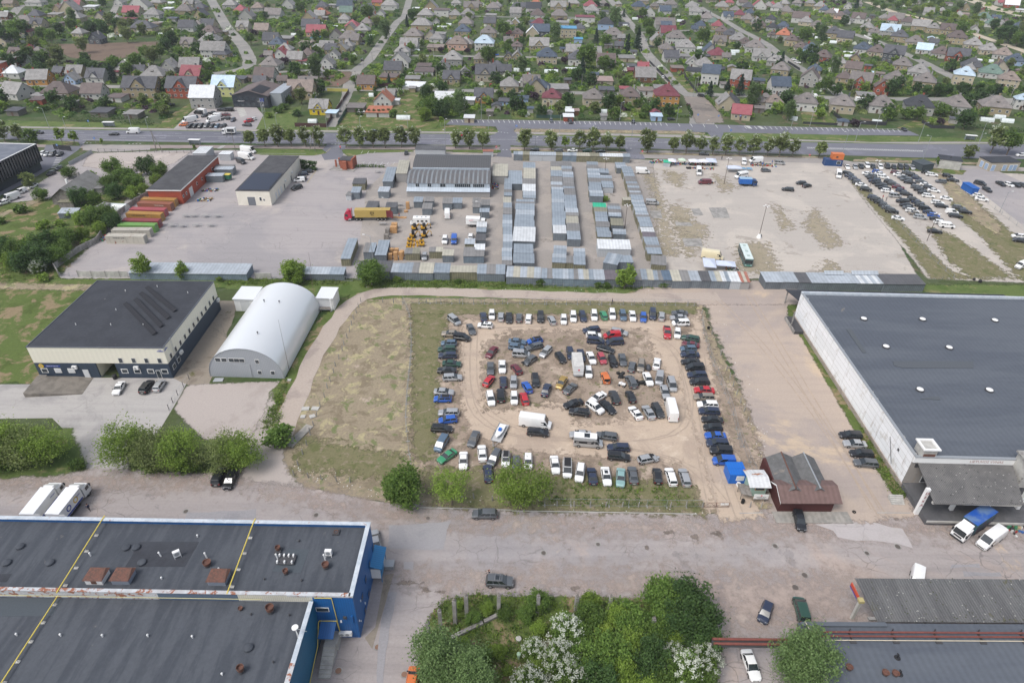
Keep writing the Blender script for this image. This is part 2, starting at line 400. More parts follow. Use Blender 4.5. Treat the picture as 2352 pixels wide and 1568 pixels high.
  for wx in(fx,rx):
   t=MB();t.T((0,-s*.18,0),(0,s*.03,0),wr,14,0)
   if lod:
    t.T((0,s*.03,0),(0,s*.036,0),wr*.66,10,1);t.O('wheel',[TYRE,RIM],rt_,(wx,s*(hw-.01),wr))
   else:
    wo=t.O('wheel',TYRE,rt_,(wx,s*(hw-.01),wr),sm_=40)
    MB().T((0,s*.03,0),(0,s*.036,0),wr*.68,10,0).O('rim',RIM,wo)
  if not lod:
   h=MB();z=nose+.0
   h.H([(X(.955),s*hw*.46,z-.10),(X(.955),s*hw*.46,z+.06),(X(.925),s*hw*.90,z+.10),(X(.925),s*hw*.90,z-.06)],[(X(1)-.02,s*hw*.46,z-.10),(X(.993),s*hw*.46,z+.05),(X(.965),s*hw*.88,z+.09),(X(.975),s*hw*.88,z-.06)])
   h.O('headlight',LAMPW,rt_)
   MB().B(X(0)-.012,X(.035),min(s*hw*.58,s*hw*.90),max(s*hw*.58,s*hw*.90),deck-.32,deck-.13).O('taillight',LAMPR,rt_)
   MB().B(X(b1)-.22,X(b1)-.06,min(s*hb,s*(hb+.2)),max(s*hb,s*(hb+.2)),belt,belt+.14).O('wing_mirror',TM,rt_)
 if not lod:
  MB().B(X(0)-.02,X(0)+.05,-.26,.26,.52,.63).O('number_plate',PLATE,rt_)
  MB().B(X(1)-.06,X(1)+.012,-hw*.5,hw*.5,nose-.36,nose-.22,0).B(X(1)-.06,X(1)+.016,-.26,.26,nose-.42,nose-.33,1).O('grille',[TM,PLATE],rt_)
 return rt_
def make_van(name,L=5.9,W=2.02,H=2.55,win=0,lod=0,roofx=None,lb_='proto van',cab=1.25):
 rt_=th_(name,lb_,'van',(0,-500,0));hw=W/2;gc=.28;X0,X1=-L/2,L/2
 def sec(x,w_,zt):
  return(x,[(w_*.93,gc),(w_,gc+.2),(w_,gc+(zt-gc)*.5),(w_*.95,gc+(zt-gc)*.82),(w_*.86,zt-.04),(w_*.45,zt),(0,zt+.02)])
 xa=X1-.85;xb=X1-.85-.75
 body=loft([sec(X0,hw*.96,H-.05),sec(X0+.08,hw,H),sec(xb,hw,H),sec(xb+.12,hw*.99,H-.03)])
 fr=loft([sec(xb+.1,hw*.985,H-.05),sec(xa+.12,hw*.97,1.28),sec(X1-.25,hw*.94,1.08),sec(X1-.02,hw*.85,.92),sec(X1,hw*.8,.55)])
 body.add(fr.v,fr.f,fr.m)
 for wx in(X1-.95,X0+1.1):
  for s in(-1,1):
   n=12;R_=.43
   ring=[(wx+R_*cos(a),s*(hw+.006),max(gc,.35+R_*sin(a)))for a in[pi*i/n for i in ra(n+1)]]
   body.add(ring,[tu(ra(len(ring)))[::-s]],1)
 body.B(X0,X1-.1,-hw*.85,hw*.85,gc-.04,gc+.06,1)
 if roofx=='ribs':
  for i in ra(7):body.B(X0+.3,xb-.2,-.72+i*.24-.03,-.72+i*.24+.03,H-.02,H+.045,0)
 body.O('body',[PAINT['w'],TM],rt_,sm_=38,bv=.03 if not lod else 0)
 g=MB();zb,zt=1.34,H-.22
 xm=xb+.12+(xa+.12-xb-.12)
 g.add([(xa+.10,-hw*.80,1.37),(xa+.10,hw*.80,1.37),(xb+.24,hw*.76,H-.16),(xb+.24,-hw*.76,H-.16)],[(0,1,2,3)]);
 for v in ra(4):g.v[v]=(g.v[v][0]+.03,g.v[v][1],g.v[v][2]+.03)
 g.O('windscreen',GL,rt_)
 for s in(-1,1):
  g=MB();y=s*(hw+.004)
  def pane(x0,x1,z0,z1,x1t=None):
   x1t=x1 if x1t is None else x1t
   y0,y1=s*(hw*1.003),s*(hw*.975)
   q=[(x0,y0,z0),(x1,y0,z0),(x1t,y1,z1),(x0,y1,z1)]
   g.add(q,[(0,1,2,3)if s<0 else(3,2,1,0)])
  pane(xb-.55,xa+.02,1.3,1.3+(H-1.3)*.5,xb+.38)
  if win:
   n=3;x=X0+.3;st=(xb-.75-x)/n
   for i in ra(n):pane(x+i*st,x+(i+1)*st-.1,1.3,1.3+(H-1.3)*.5)
  g.O('side_window',GL,rt_)
  for wx in(X1-.95,X0+1.1):
   t=MB();t.T((0,-s*.2,0),(0,s*.03,0),.35,14,0);wo=t.O('wheel',TYRE,rt_,(wx,s*(hw-.01),.35),sm_=40)
   if not lod:MB().T((0,s*.03,0),(0,s*.036,0),.22,10,0).O('rim',RIM,wo)
  if not lod:
   MB().B(X1-.2,X1-.005,min(s*hw*.55,s*hw*.86),max(s*hw*.55,s*hw*.86),.74,.94).O('headlight',LAMPW,rt_)
   MB().B(X0-.012,X0+.05,min(s*hw*.86,s*hw*.97),max(s*hw*.86,s*hw*.97),.9,1.5).O('taillight',LAMPR,rt_)
   MB().B(xa-.2,xa-.05,min(s*hw,s*(hw+.22)),max(s*hw,s*(hw+.22)),1.3,1.62).O('wing_mirror',TM,rt_)
 if not lod:
  MB().B(X0-.02,X0+.02,-.26,.26,.52,.63).B(X0-.012,X0+.02,-.01,.01,.7,H-.3,0).O('number_plate',PLATE,rt_)
  MB().B(X1-.05,X1+.01,-hw*.6,hw*.6,.42,.62).O('grille',TM,rt_)
 if roofx=='camper':
  boxw=MB();boxw.B(X0+.05,xb+.3,-hw*.84,hw*.84,H-.03,H+.02);boxw.O('roof',WH_,rt_)
  for i,(a,b)in en(((-.55,.55),)):
   MB().B(-.9,.25,-.62,.62,H+.01,H+.05).O('solar_panel',GL,rt_)
  for x in(-2.0,.75):
   MB().B(x-.28,x+.28,-.28,.28,H,H+.1).B(x-.2,x+.2,-.2,.2,H+.1,H+.13).O('roof_vent',WH_,rt_)
  for s in(-1,1):
   MB().B(X0+.15,xb-.3,s*(hw+.004)-.004,s*(hw+.004)+.004,1.25,1.85).O('dark_band',TM,rt_)
   MB().B(X0+.5,X0+1.1,s*(hw+.012)-.004,s*(hw+.012)+.004,1.4,1.7).B(X0+2.8,X0+3.6,s*(hw+.012)-.004,s*(hw+.012)+.004,1.35,1.72).O('side_window',RIM,rt_)
 return rt_
PROTO={}
def car_proto(kd,lod,xt):
 key=(kd,lod,xt)
 if key not in PROTO:
  if kd=='van':PROTO[key]=make_van('parked_van',lod=lod)
  elif kd=='bigvan':PROTO[key]=make_van('parked_van',6.9,2.1,2.85,lod=lod)
  elif kd=='lowvan':PROTO[key]=make_van('parked_van',5.0,1.95,2.0,win=1,lod=lod)
  elif kd=='oldvan':PROTO[key]=make_van('parked_van',4.9,1.9,2.1,roofx='ribs',lod=lod)
  elif kd=='minibus':PROTO[key]=make_van('parked_minibus',5.9,2.0,2.55,win=1,lod=lod)
  elif kd=='campervan':PROTO[key]=make_van('camper_van',6.0,2.05,2.65,roofx='camper')
  else:PROTO[key]=make_car(kd,lod,xt)
  PROTO[key]['used']=0
 return PROTO[key]
KW={'s':'sedan','c':'coupe','h':'hatch','w':'wagon','u':'suv','m':'minivan','f':'smallvan','b':'boxy','p':'pickup','v':'van','V':'bigvan','l':'lowvan','M':'minibus','C':'campervan','o':'oldvan','j':'jeep'}
KN={'sedan':'sedan','coupe':'coupe','hatch':'hatchback','wagon':'estate car','suv':'SUV','minivan':'people carrier','smallvan':'small van','boxy':'boxy off-roader','pickup':'pickup truck','van':'panel van','bigvan':'long panel van','lowvan':'low minibus','minibus':'minibus','campervan':'camper van','oldvan':'old van','jeep':'open off-roader'}
EX={'r':'rails','n':'sunroof','k':'blackroof','B':'bars','S':'spare'}
CARS=[]
def cars(crop,data,wre,gp,first='from the left',lod=0,z=.06,solo=False):
 items=[d.strip()for d in data.split(';')if d.strip()]
 P=[]
 for d in items:
  lab=None
  if ':' in d:d,lab=d.split(':');
  t=d.split();P.append((KW[t[0]],t[1][0],EX.get(t[1][1:])if len(t[1])>1 else None,fl(t[2]),fl(t[3]),fl(t[4]),lab))
 for i,(kd,c,ex,x,y,a,lab)in en(P):
  pr=car_proto(kd,lod,ex)
  hq=.7 if kd not in('van','bigvan','minibus','campervan')else 1.15
  X,Y=G(crop,x,y,hq);rz=ang(crop,x,y,a,hq)
  dsc=CARC[c][0]+' '+KN[kd]
  if kd=='campervan':dsc='camper van with white roof'
  if ex=='blackroof':dsc+=' with black roof'
  if ex=='bars':dsc+=' with roof bars'
  if lab:lb_=lab.strip()
  elif solo:lb_=dsc+' '+wre
  else:
   lb_='%s, %s %s %s'%(dsc,nth(i),first,wre)
   if i and len(lb_.split())<12:
    q=P[i-1];lb_='%s beside the %s %s, %s %s %s'%(dsc,CARC[q[1]][0],KN[q[0]],nth(i),first,wre)
    if len(lb_.split())>16:lb_='%s, %s %s %s'%(dsc,nth(i),first,wre)
  remat={'body':{0:PAINT[c]}}
  o=cpt(pr,(X,Y,z),rz,lb_,gp,remat=remat)
  o['category']='van' if 'van' in KN[kd]and kd!='campervan' else('minibus' if 'minibus' in KN[kd]else('camper van' if kd=='campervan' else 'car'))
  CARS.append((X,Y))
FG='cars parked in the fenced dirt lot'
cars('c1','''m sr 1820 530 -38;h wn 2105 575 176:silver-white hatchback at the lot's top left, below the dark sedan;s g 1975 612 -66;s t 1785 652 178;f k 1893 690 -8''','of the upper left cluster of the lot',FG)
cars('c1','''h a 1772 740 180;w er 1755 795 180;w n 1762 852 180;s e 1800 927 -3;s k 1753 988 178;w sr 1805 1055 3;s s 1728 1187 -3;h bk 1715 1250 180;w s 1770 1378 180;h b 1762 1443 186;w kr 1708 1523 -3''',"of the lot's left column",FG,'from the top')
cars('d1','''m a 1705 168 238;c l 1755 282 214;s w 1905 325 268;s g 2000 125 246;s w 2078 255 95;w g 2190 295 240;s n 2132 440 97;h wk 2295 310 268;h g 2392 355 272;h w 2500 330 270''',"of the lot's lower left corner",FG)
cars('c1','''s n 2090 500 100;h w 2167 478 270;h s 2250 497 88;s k 2325 507 272''',"of the lot's top row",FG)
cars('C2','''h g 65 278 86;h w 152 283 82;u k 262 272 270;h s 365 300 118:white hatchback with a smashed rear in the lot's top row;h w 475 293 271;w w 563 266 272;w nr 650 264 286;w w 755 254 274;h l 843 254 112;w w 921 243 277;w a 1019 254 280;s w 1107 260 279;h b 1207 272 270;f n 1292 248 272;h s 1375 262 86''',"of the top row's right part",FG)
cars('C2','''c g 1540 232 178;s s 1530 276 180;m w 1550 326 181;p r 1425 412 275;h w 1520 418 268''',"of the lot's upper right corner",FG,'from the top')
cars('c1','''s m 2165 822 230;s g 2155 972 269;s w 2262 955 272;h r 2140 1085 52;h n 2272 1095 91;w w 2155 1245 281;u kr 2250 1220 92''','inside the loop at its left',FG)
cars('C2','''s a 50 497 -5;h bk 210 487 190;h a 40 547 -6;w g 205 543 194;m sr 85 612 -4;w s 310 590 226''',"of the loop's upper left cluster",FG)
cars('C2','''w n 730 388 186;w s 985 408 -12;h w 752 437 -2;f r 918 440 184;m n 770 490 -6;m n 945 500 184;s k 860 565 -16''','of the cluster at the top of the loop',FG,'from the top')
cars('C2','''h m 40 748 128;h s 15 868 268;h w 20 1012 272;h r 113 1018 106;h b 138 913 120;w k 215 850 277;s n 315 937 70;s y 455 872 240;c g 535 925 44''',"of the loop's two inner left rows",FG)
cars('C2','''h k 447 643 308;w nr 535 603 282;s n 635 622 284;s w 728 645 292;h p 825 650 296;s g 1015 662 283;h g 1102 728 77;w tr 1185 715 263;s w 1330 698 80''',"of the loop's diagonal middle row",FG)
cars('C2','''h w 703 775 276;s w 1250 838 293;m s 1355 832 262;m sr 1468 890 286;s s 1405 957 286;jeep 0 0 0 0'''.replace(';jeep 0 0 0 0',''),'of the cars below the diagonal row',FG)
cars('C2','''s k 563 1065 196;w kr 620 1143 172;u w 762 1100 326;s w 788 1008 210;s k 882 1097 316;u d 940 1007 112;h k 1090 1000 115''','of the middle cluster near the loop centre',FG)
cars('C2','''c w 1135 1147 128;s s 1255 1143 121;w d 1340 1127 300''','of the three slanted left of the long van',FG)
cars('C2','''V w 1462 1113 104:long white panel van, its back doors towards the road, ;V w 215 1232 -8:long white panel van behind the black estate ;w k 238 1328 -5:black estate car in front of the long white van''','',FG)
cars('d2','''s s 627 85 180:silver sedan tucked behind the camper van;C s 700 147 -5;w g 870 100 172;w n 978 205 178;w kr 983 287 -6''','of the group around the camper van',FG)
cars('C2','''w e 1640 467 169;c m 1640 520 171;h a 1620 560 180;s n 1635 615 178;s k 1640 680 180;m kr 1680 735 180;w n 1700 800 180;w kr 1725 865 180;s r 1765 940 177;w tr 1763 1005 178;w w 1797 1073 178;w n 1812 1135 177;s k 1840 1212 176;h k 1847 1283 178;c b 1868 1357 178;u n 1888 1432 177;b k 1918 1503 176''',"of the lot's right column",FG,'from the top')
cars('d2','''f b 1945 328 178:blue small van at the bottom of the lot's right column above the blue cabin;s w 395 362 278;m wk 508 397 270;w wr 625 433 262;c n 737 463 100;s wn 865 468 280;s v 998 480 268;s g 1110 457 99;h k 1335 463 98;w w 1460 470 107;w s 1585 477 107''',"of the lot's bottom row",FG)
cars('d1','''w g 2100 815 180:dark grey estate car parked alone at the kerb below the fence;u gB 2238 1435 -3:grey SUV with roof bars and open sunroof on the lower road''','',None)
cars('e1','s s 1095 255 100:silver car mostly hidden behind the blue building','',None)
cars('d3','''w k 290 872 284:black estate car on the road in front of the brown kiosk;w k 760 90 178;s s 797 170 176;w k 860 260 176;w gr 900 348 175''','of the four cars beside the white warehouse wall','cars beside the white warehouse wall','from the top')
cars('d3','v w 2050 1035 215:white panel van beside the blue-topped lorry;o w 1362 1425 262:small white van with ribbed roof peeking over the corrugated canopy','',None)
cars('e3','m e 305 892 106:dark green people carrier between the birch and the canopy','',None)
cars('e2','h n 2330 915 250:navy car mostly hidden behind the lower right birch;s w 2195 1400 290:white sedan at the bottom edge under the birch','',None)
cars('c0','c w 1090 1150 240:white coupe with black roof glass before the white and navy building;u k 1350 1140 52:black SUV parked nose to the navy building;h s 1463 1127 56:silver hatchback beside the black SUV at the navy building','',None)
cars('d0','m k 2015 470 65:black people carrier at the roadside under the trees;w k 2115 500 246:black estate car beside the people carrier at the roadside','',None)
cars('e1','h o 1438 1535 80:orange car at the bottom edge under the weeping birch','',None)
RG='cars in the right-hand sales lot'
cars('b3','''c w 730 383 300;s s 800 383 300;s k 855 378 300;u w 910 373 300;s k 965 380 300;w w 1033 383 300;u k 1097 380 300;h k 1157 388 300;u k 1215 385 300;w k 1270 385 300;c s 1328 388 300''','of the row by the dark container',RG,lod=1)
cars('b3','''w k 735 445 -12;s n 760 470 -12;s n 795 497 -12;w d 830 530 -12;s w 858 550 -10;u k 900 590 -10;w n 975 665 -10;u k 1000 688 -10;s k 1035 710 -10;h k 1070 738 -10;s g 1105 762 -10;u k 1140 792 -10;c w 1197 855 -10''',"of the sales lot's leftmost column",RG,'from the top',1)
cars('b3','''s w 918 448 -8;w g 945 468 175;s k 965 488 175;u n 980 514 175;s k 1010 532 175;w k 1040 555 175;s k 1070 577 175;w w 1098 605 -6;m s 1168 650 -5;u k 1237 700 175;s k 1272 735 175;s g 1300 762 -8;w w 1328 788 -8;s t 1357 812 -8;w s 1400 845 -8''',"of the sales lot's second column",RG,'from the top',1)
cars('b3','''h b 1005 430 -10;s w 1030 449 -10;w w 1060 477 -8;w k 1120 520 -10;w d 1155 543 -10;s m 1197 570 -8;h n 1225 600 -8;w k 1272 633 -8;u k 1335 687 -10;s n 1378 710 -10;w k 1410 740 -10;m k 1445 770 -10;s n 1485 800 -8;h b 1523 830 -8;s k 1550 862 -8;w w 1590 893 -5;s k 1535 975 -5''',"of the sales lot's third column",RG,'from the top',1)
cars('b3','''l w 1643 925 -6:white crew van at the foot of the third sales column;h m 1175 437 -10;s w 1205 458 -8;s g 1245 481 175;w g 1270 500 175;s k 1305 525 -8;w g 1370 570 -8;w k 1400 595 -8;s k 1435 622 -8;w w 1475 650 -8''',"of the sales lot's fourth column",RG,'from the top',1)
cars('b3','''s g 1285 437 -10;u k 1320 460 -10;h n 1365 485 -10;s g 1410 520 -10;c w 1450 547 -10;w k 1483 575 -8;s w 1525 600 -8;c w 1640 673 -10;w w 1560 712 -6;w k 1597 743 -6;w g 1755 757 -8;w k 1812 795 -8;f w 1692 800 -6;w k 1728 834 -6''',"of the sales lot's fifth column",RG,'from the top',1)
cars('b3','''s k 1465 435 -8;w w 1507 455 -6;h g 1590 518 175;h k 1652 464 -5;s k 1700 505 -5;m d 1950 537 -15;s k 2015 592 -30;h w 1935 649 -10;s w 1965 680 -8;s k 2140 538 -28;h w 2215 547 -20;s k 2280 547 -28;s g 2345 550 -28''','at the upper right behind the sales lot',RG,'rightwards',1)
cars('b3','''h w 2300 1020 175:white car at the right edge above a black one;h k 2312 1058 172:black car below the white one at the right edge;o w 2330 1292 200:old white van at the right edge on the grass''','',None)
cars('b3','''w k 183 590 175:black estate car alone in the empty concrete yard;h d 305 532 178:black hatchback beside another in the empty yard;h k 360 556 12:black hatchback right of its twin in the empty yard;M w 650 452 282:white minibus with passenger windows by the blue and orange guard tower;m s 108 348 -5:silver people carrier near the traffic barrier''','',None)
cars('b2','''v w 1200 422 -2:white panel van near the top of the stall rows;l s 1287 715 -4:silver minibus with its tailgate up beside the last stall row;v w 1717 425 282:white van with roof ladder among the flea market goods;l m 1768 527 180:maroon minibus with doors open in the yard;M w 2105 462 190:white minibus behind the blue lorry;l w 2130 342 284:white van behind the flea market tents;v w 2240 322 182:white panel van with open door among market goods;V c 1842 1197 -8:cream van behind the striped tents;h g 2332 416 0:grey car right of the blue market frames''','',None)
cars('b1','''u k 373 575 198:black off-roader near the white and solar building;h n 432 447 184:dark car in front of the carport;s k 412 486 180:dark car half hidden by the white and green van;f w 397 506 184:white and green small van by the building;w k 470 424 184:black car under the small carport;v w 1757 812 90:white van seen from behind between the sheds;u w 1735 1057 262:white SUV in the machine yard;l b 1820 1057 264:blue van beside the white SUV;h w 1972 1022 84:white hatchback behind the stalls by the blue van;h s 1548 1207 262:silver hatchback between the open sheds''','',None)
cars('b0','''V w 2262 290 -8:white panel van with ladder rack in the upper yard;V w 2280 232 -8:white camper van behind the panel van;l d 2215 337 -22:grey van with open boot near the grey sheds''','',None)
cars('b0','''h k 547 398 205;h k 468 443 205;s w 295 560 205;f w 190 612 200;v w 100 662 198;h w 30 712 198''','along the street by the black building','cars along the street by the black building','from the top',1)
cars('a0','''h w 388 1409 215;s s 432 1414 215;u g 482 1414 215;s k 546 1414 215''','of the four behind the black billboard wall','cars behind the black building','from the left',1)
cars('a0','''w k 350 1216 0:black estate car on the left end of the main road;c k 1045 1230 180:dark coupe driving on the main road;v w 1222 1203 180:white van driving on the main road left part''','','cars on the main road',lod=1)
cars('a1','''m g 1098 1213 0:dark car behind the street chestnuts;h r 1877 1239 0:small red car on the main road;h d 1380 1403 88:black hatchback in the car park beside the hall''','','cars on the main road',lod=1)
cars('a2','''h g 360 1107 290;u d 537 1120 288;h k 1115 1118 286;h k 1463 1094 2;c k 1452 992 180;h m 1620 962 130;h w 1385 708 125;m k 1742 880 -8;w w 1015 600 90;v w 1045 240 0;h s 1235 370 110;s g 1282 428 0''','of the cars seen above the main road, middle','cars in the suburb','listed',1)
cars('a2','''h k 210 1377 178;h g 428 1383 178;s w 555 1381 178;h e 690 1384 180;c k 812 1391 180;c d 1765 1413 -4''','under the trees behind the upper stalls','cars under the street trees','from the left',1)
cars('a3','''c k 1252 1188 -38:black coupe in the far parking strip;h w 240 548 -10:white car on the diagonal street, upper of two;s w 274 573 -10:white car on the diagonal street, lower of two;M w 850 915 0:white minibus on the street behind the front houses;h w 1822 932 0:white car on the street behind the pale house;h w 2325 1423 180:white car on the main road at the right edge;l w 430 885 130:white van beside the cream-walled house''','','cars in the suburb',lod=1)
cars('a0','''V w 1738 1103 190;V w 1958 1098 190;M w 1850 1022 170;l w 1985 1064 180;l k 1825 1036 175;h k 1880 1062 200;s k 1950 1036 180;u k 2035 1010 180;l k 2103 1011 180;s m 2072 1052 180;w k 2075 1089 180;h n 2142 1101 215;u o 1690 1146 182;u k 1748 1160 200;u k 1800 1159 200;u d 1845 1158 210;u g 1900 1155 210;h k 1950 1157 210;h a 1998 1158 210;h k 2050 1156 200;w d 2268 1148 175;u r 2283 1112 190;h w 2322 1096 190;w a 1780 1071 170''','of the dealership forecourt','cars on the dealership forecourt','listed',1)
cars('a0','''h k 585 370 0:black car under the big trees at upper left;h g 2250 354 100:grey car on the upper left street;h g 2010 148 80:grey car at the top of the left street;h w 1905 628 0:white car beside the red-roofed cross-gabled house;h k 977 886 0:black car beside the white gabled house;h n 1568 960 10:dark car beside the red brick house;h w 2140 513 0:white car beside the white house near the left street''','','cars in the suburb',lod=1)
cars('a1','''w k 712 641 0:black estate car on the dirt lane by the light gable;h k 973 552 90:black car at the lane junction;h d 1250 365 100:black car on the middle street;h k 1282 310 70:dark car higher on the middle street;h k 982 406 0:black car among trees beside the cream bungalow;h w 803 281 0:white car behind the red-roofed pink house;h g 763 1014 88:grey car on the lane by the brown fence;h w 968 1026 0:white car behind the clipped thujas;h b 2208 503 0:blue car beside the pale blue villa;h r 2157 782 90:red car in the garage drive;h k 95 463 0:black car by the navy-roofed house''','','cars in the suburb',lod=1)
def stc(o,kd='structure',lb_=None):
 o['kind']=kd
 if lb_:o['label']=lb_
 return o
ZI=[0]
def zl(l):ZI[0]+=1;return l*.009+ZI[0]*.00005
def sht(name,poly,lvl,m,jit=0.,step=3.,seed=0,dz=None):
 rn=random.Random(seed+len(poly))
 P=[]
 n=len(poly)
 for i in ra(n):
  a,b=poly[i],poly[(i+1)%n];L=hypot(b[0]-a[0],b[1]-a[1]);k=max(1,int(L/step))if jit else 1
  nx,ny=-(b[1]-a[1])/max(L,.01),(b[0]-a[0])/max(L,.01)
  for j in ra(k):
   t=j/k;d=rn.uniform(-jit,jit)if j else 0
   P.append((a[0]+(b[0]-a[0])*t+nx*d,a[1]+(b[1]-a[1])*t+ny*d))
 bm=bmesh.new();vs=[bm.verts.new((p[0],p[1],0))for p in P];f=bm.faces.new(vs)
 bmesh.ops.triangulate(bm,faces=[f]);bm.normal_update()
 for f in bm.faces:
  if f.normal.z<0:f.normal_flip()
 me=bpy.data.meshes.new(name);bm.to_mesh(me);bm.free();me.materials.append(m)
 return stc(lk(name,me,loc=(0,0,zl(lvl))))
def sf(name,poly,lvl,m,wd=3.,cell=None):
 A=np.array(poly);x0,y0=A.min(0)-wd;x1,y1=A.max(0)+wd
 cell=cell or max(.7,min(4.,sqrt((x1-x0)*(y1-y0)/9000.)))
 nx,ny=int((x1-x0)/cell)+2,int((y1-y0)/cell)+2
 X,Y=np.meshgrid(x0+np.arange(nx)*cell,y0+np.arange(ny)*cell)
 D=np.full(X.shape,1e9);ins=np.zeros(X.shape,bool)
 for i in ra(len(A)):
  a,b=A[i],A[(i+1)%len(A)];d=b-a;L2=max((d**2).sum(),1e-9)
  t=np.clip(((X-a[0])*d[0]+(Y-a[1])*d[1])/L2,0,1)
  D=np.minimum(D,np.hypot(X-a[0]-t*d[0],Y-a[1]-t*d[1]))
  if a[1]!=b[1]:
   c=(a[1]>Y)!=(b[1]>Y);xi=(b[0]-a[0])*(Y-a[1])/(b[1]-a[1])+a[0];ins^=c&(X<xi)
 E=np.where(ins,np.clip(.45+D/wd*.6,0,1.4),np.clip(.45-D/wd*.9,-.6,.45))
 keep=np.maximum.reduce([E[:-1,:-1],E[1:,:-1],E[:-1,1:],E[1:,1:]])>-.1
 idx=np.arange(nx*ny).reshape(ny,nx)
 q=np.stack([idx[:-1,:-1][keep],idx[:-1,1:][keep],idx[1:,1:][keep],idx[1:,:-1][keep]],1)
 used,inv=np.unique(q,return_inverse=True);q=inv.reshape(-1,4)
 co=np.stack([X.ravel()[used],Y.ravel()[used],np.zeros(len(used))],1)
 me=npm(name,co,q,m);at=me.attributes.new('edge','FLOAT','POINT');at.data.foreach_set('value',E.ravel()[used].astype(np.float32))
 return stc(lk(name,me,loc=(0,0,zl(lvl))))
def npm(name,co,q,m,mi=None):
 me=bpy.data.meshes.new(name);k=q.shape[1]
 me.vertices.add(len(co));me.vertices.foreach_set('co',co.astype(np.float32).ravel())
 me.loops.add(q.size);me.loops.foreach_set('vertex_index',q.astype(np.int32).ravel())
 me.polygons.add(len(q));me.polygons.foreach_set('loop_start',np.arange(0,q.size,k,dtype=np.int32))
 for x in(m if isinstance(m,(list,tuple))else[m]):me.materials.append(x)
 if mi is not None:me.polygons.foreach_set('material_index',mi.astype(np.int32))
 me.update(calc_edges=True);return me
def rib(name,line,wd,lvl,m,jit=0.,seed=1):
 L=[];Rr=[];n=len(line);rn=random.Random(seed)
 P=[];W=wd if isinstance(wd,(list,tuple))else[wd]*n
 for i in ra(n-1):
  a,b=line[i],line[i+1];k=max(1,int(hypot(b[0]-a[0],b[1]-a[1])/4.))
  for j in ra(k):t=j/k;P.append((a[0]+(b[0]-a[0])*t,a[1]+(b[1]-a[1])*t,W[i]+(W[i+1]-W[i])*t))
 P.append((*line[-1],W[-1]));A=np.array(P)
 for _ in ra(3):A[1:-1]=(A[:-2]+2*A[1:-1]+A[2:])/4
 T=np.gradient(A[:,:2],axis=0);T/=np.maximum(np.linalg.norm(T,axis=1),1e-6)[:,None]
 v=[];f=[]
 for i,(p,t)in en(zip(A,T)):
  for s in(1,-1):
   w_=p[2]/2+(rn.uniform(-jit,jit)if jit else 0)
   v.append((p[0]-t[1]*w_*s,p[1]+t[0]*w_*s,0))
  if i:k=2*i;f.append((k-2,k-1,k+1,k))
 me=bpy.data.meshes.new(name);me.from_pydata(v,[],f);me.materials.append(m);me.update()
 if len(me.polygons)and me.polygons[0].normal.z<0:me.flip_normals()
 return stc(lk(name,me,loc=(0,0,zl(lvl))))
M_SUB=gmt('suburb_ground',['#4e5a30',('#3d5424',.05,.48,.1),('#6d6148',.035,.60,.05),('#56613c',.11,.52,.06),('#857a62',.09,.66,.04)],fi=.22,fs=.9,tint=(.86,.84,1.08))
M_GRASS=gmt('lawn',['#5b6b33',('#4b5f28',.12,.5,.1),('#7d7a4c',.16,.57,.08)],fi=.2,fs=1.6,sf=1.,tint=(1.0,.98,1.25))
MLW=gmt('lawn_green',['#4b6427',('#41581f',.15,.5,.1),('#757549',.2,.5,.1)],fi=.25,fs=1.6,sf=1.,tint=(1.3,1.0,1.6))
M_DRY=gmt('dry_meadow',['#8d7f60',('#7a6d51',.22,.50,.1),('#a09468',.3,.53,.08),('#6c7043',.3,.56,.07),('#a8967a',.13,.64,.04),('#5b5f34',.5,.66,.05)],fi=.25,fs=1.8,sf=1.2,tint=(1.02,1.06,1.35))
M_LOT=gmt('lot_earth',['#95836c',('#7f6f5a',.3,.48,.1),('#ab987f',.16,.54,.08),('#6f6a48',.5,.57,.06),('#5d6236',.8,.63,.04)],fi=.22,fs=2.2,sf=2.,tint=(1.0,1.05,1.25))
M_SAND=gmt('sand',['#b29d84',('#a4907a',.08,.5,.12),('#bda98f',.15,.57,.1),('#8f7e68',.3,.68,.05)],fi=.12,fs=2.5,sf=1.2,streak=.12,tint=(1.04,1.1,1.25))
M_SANDY=gmt('sand_yard',['#a89682',('#9c8d7e',.03,.48,.1),('#b59f83',.05,.55,.1),('#8a7a66',.25,.70,.05)],fi=.1,fs=2.5,sf=1.,streak=.15,tint=(1.06,1.12,1.28))
M_ROAD=gmt('worn_asphalt',['#99918b',('#8f8a88',.018,.45,.15),('#a29489',.03,.54,.1),('#86807c',.11,.63,.04),('#ad9d8b',.06,.68,.05)],fi=.12,fs=2.,crack=.5,streak=.3,patch=.06,tint=(1.12,1.13,1.19))
M_YARD=gmt('yard_asphalt',['#958c86',('#8a837f',.02,.45,.12),('#a0958b',.035,.57,.1),('#7f7975',.10,.66,.04)],fi=.08,fs=2.,crack=.3,streak=.2,tint=(1.18,1.24,1.34))
M_MKT=gmt('market_ground',['#8f877f',('#9a9086',.06,.48,.1),('#7b736b',.15,.6,.07),('#666741',.2,.68,.04)],fi=.12,fs=2.,crack=.2,tint=(1.1,1.14,1.2))
M_CONCY=gmt('pale_concrete_ground',['#a69c90',('#b0a597',.04,.48,.1),('#978d80',.12,.58,.07),('#7c7358',.12,.68,.05),('#646638',.2,.72,.04)],fi=.1,fs=2.,streak=.12,sf=.6,tint=(1.08,1.13,1.22))
M_FG=gmt('sparse_grass',['#77734f',('#66693f',.35,.5,.1),('#8b7f63',.5,.55,.06),('#5d6739',.9,.6,.05)],fi=.25,fs=2.2,sf=1.6,tint=(.9,.9,1.05))
M_TYRE=gmt('pressed_sand',['#9f8d78',('#a9967f',.4,.5,.1)],tint=(1.05,1.1,1.25))
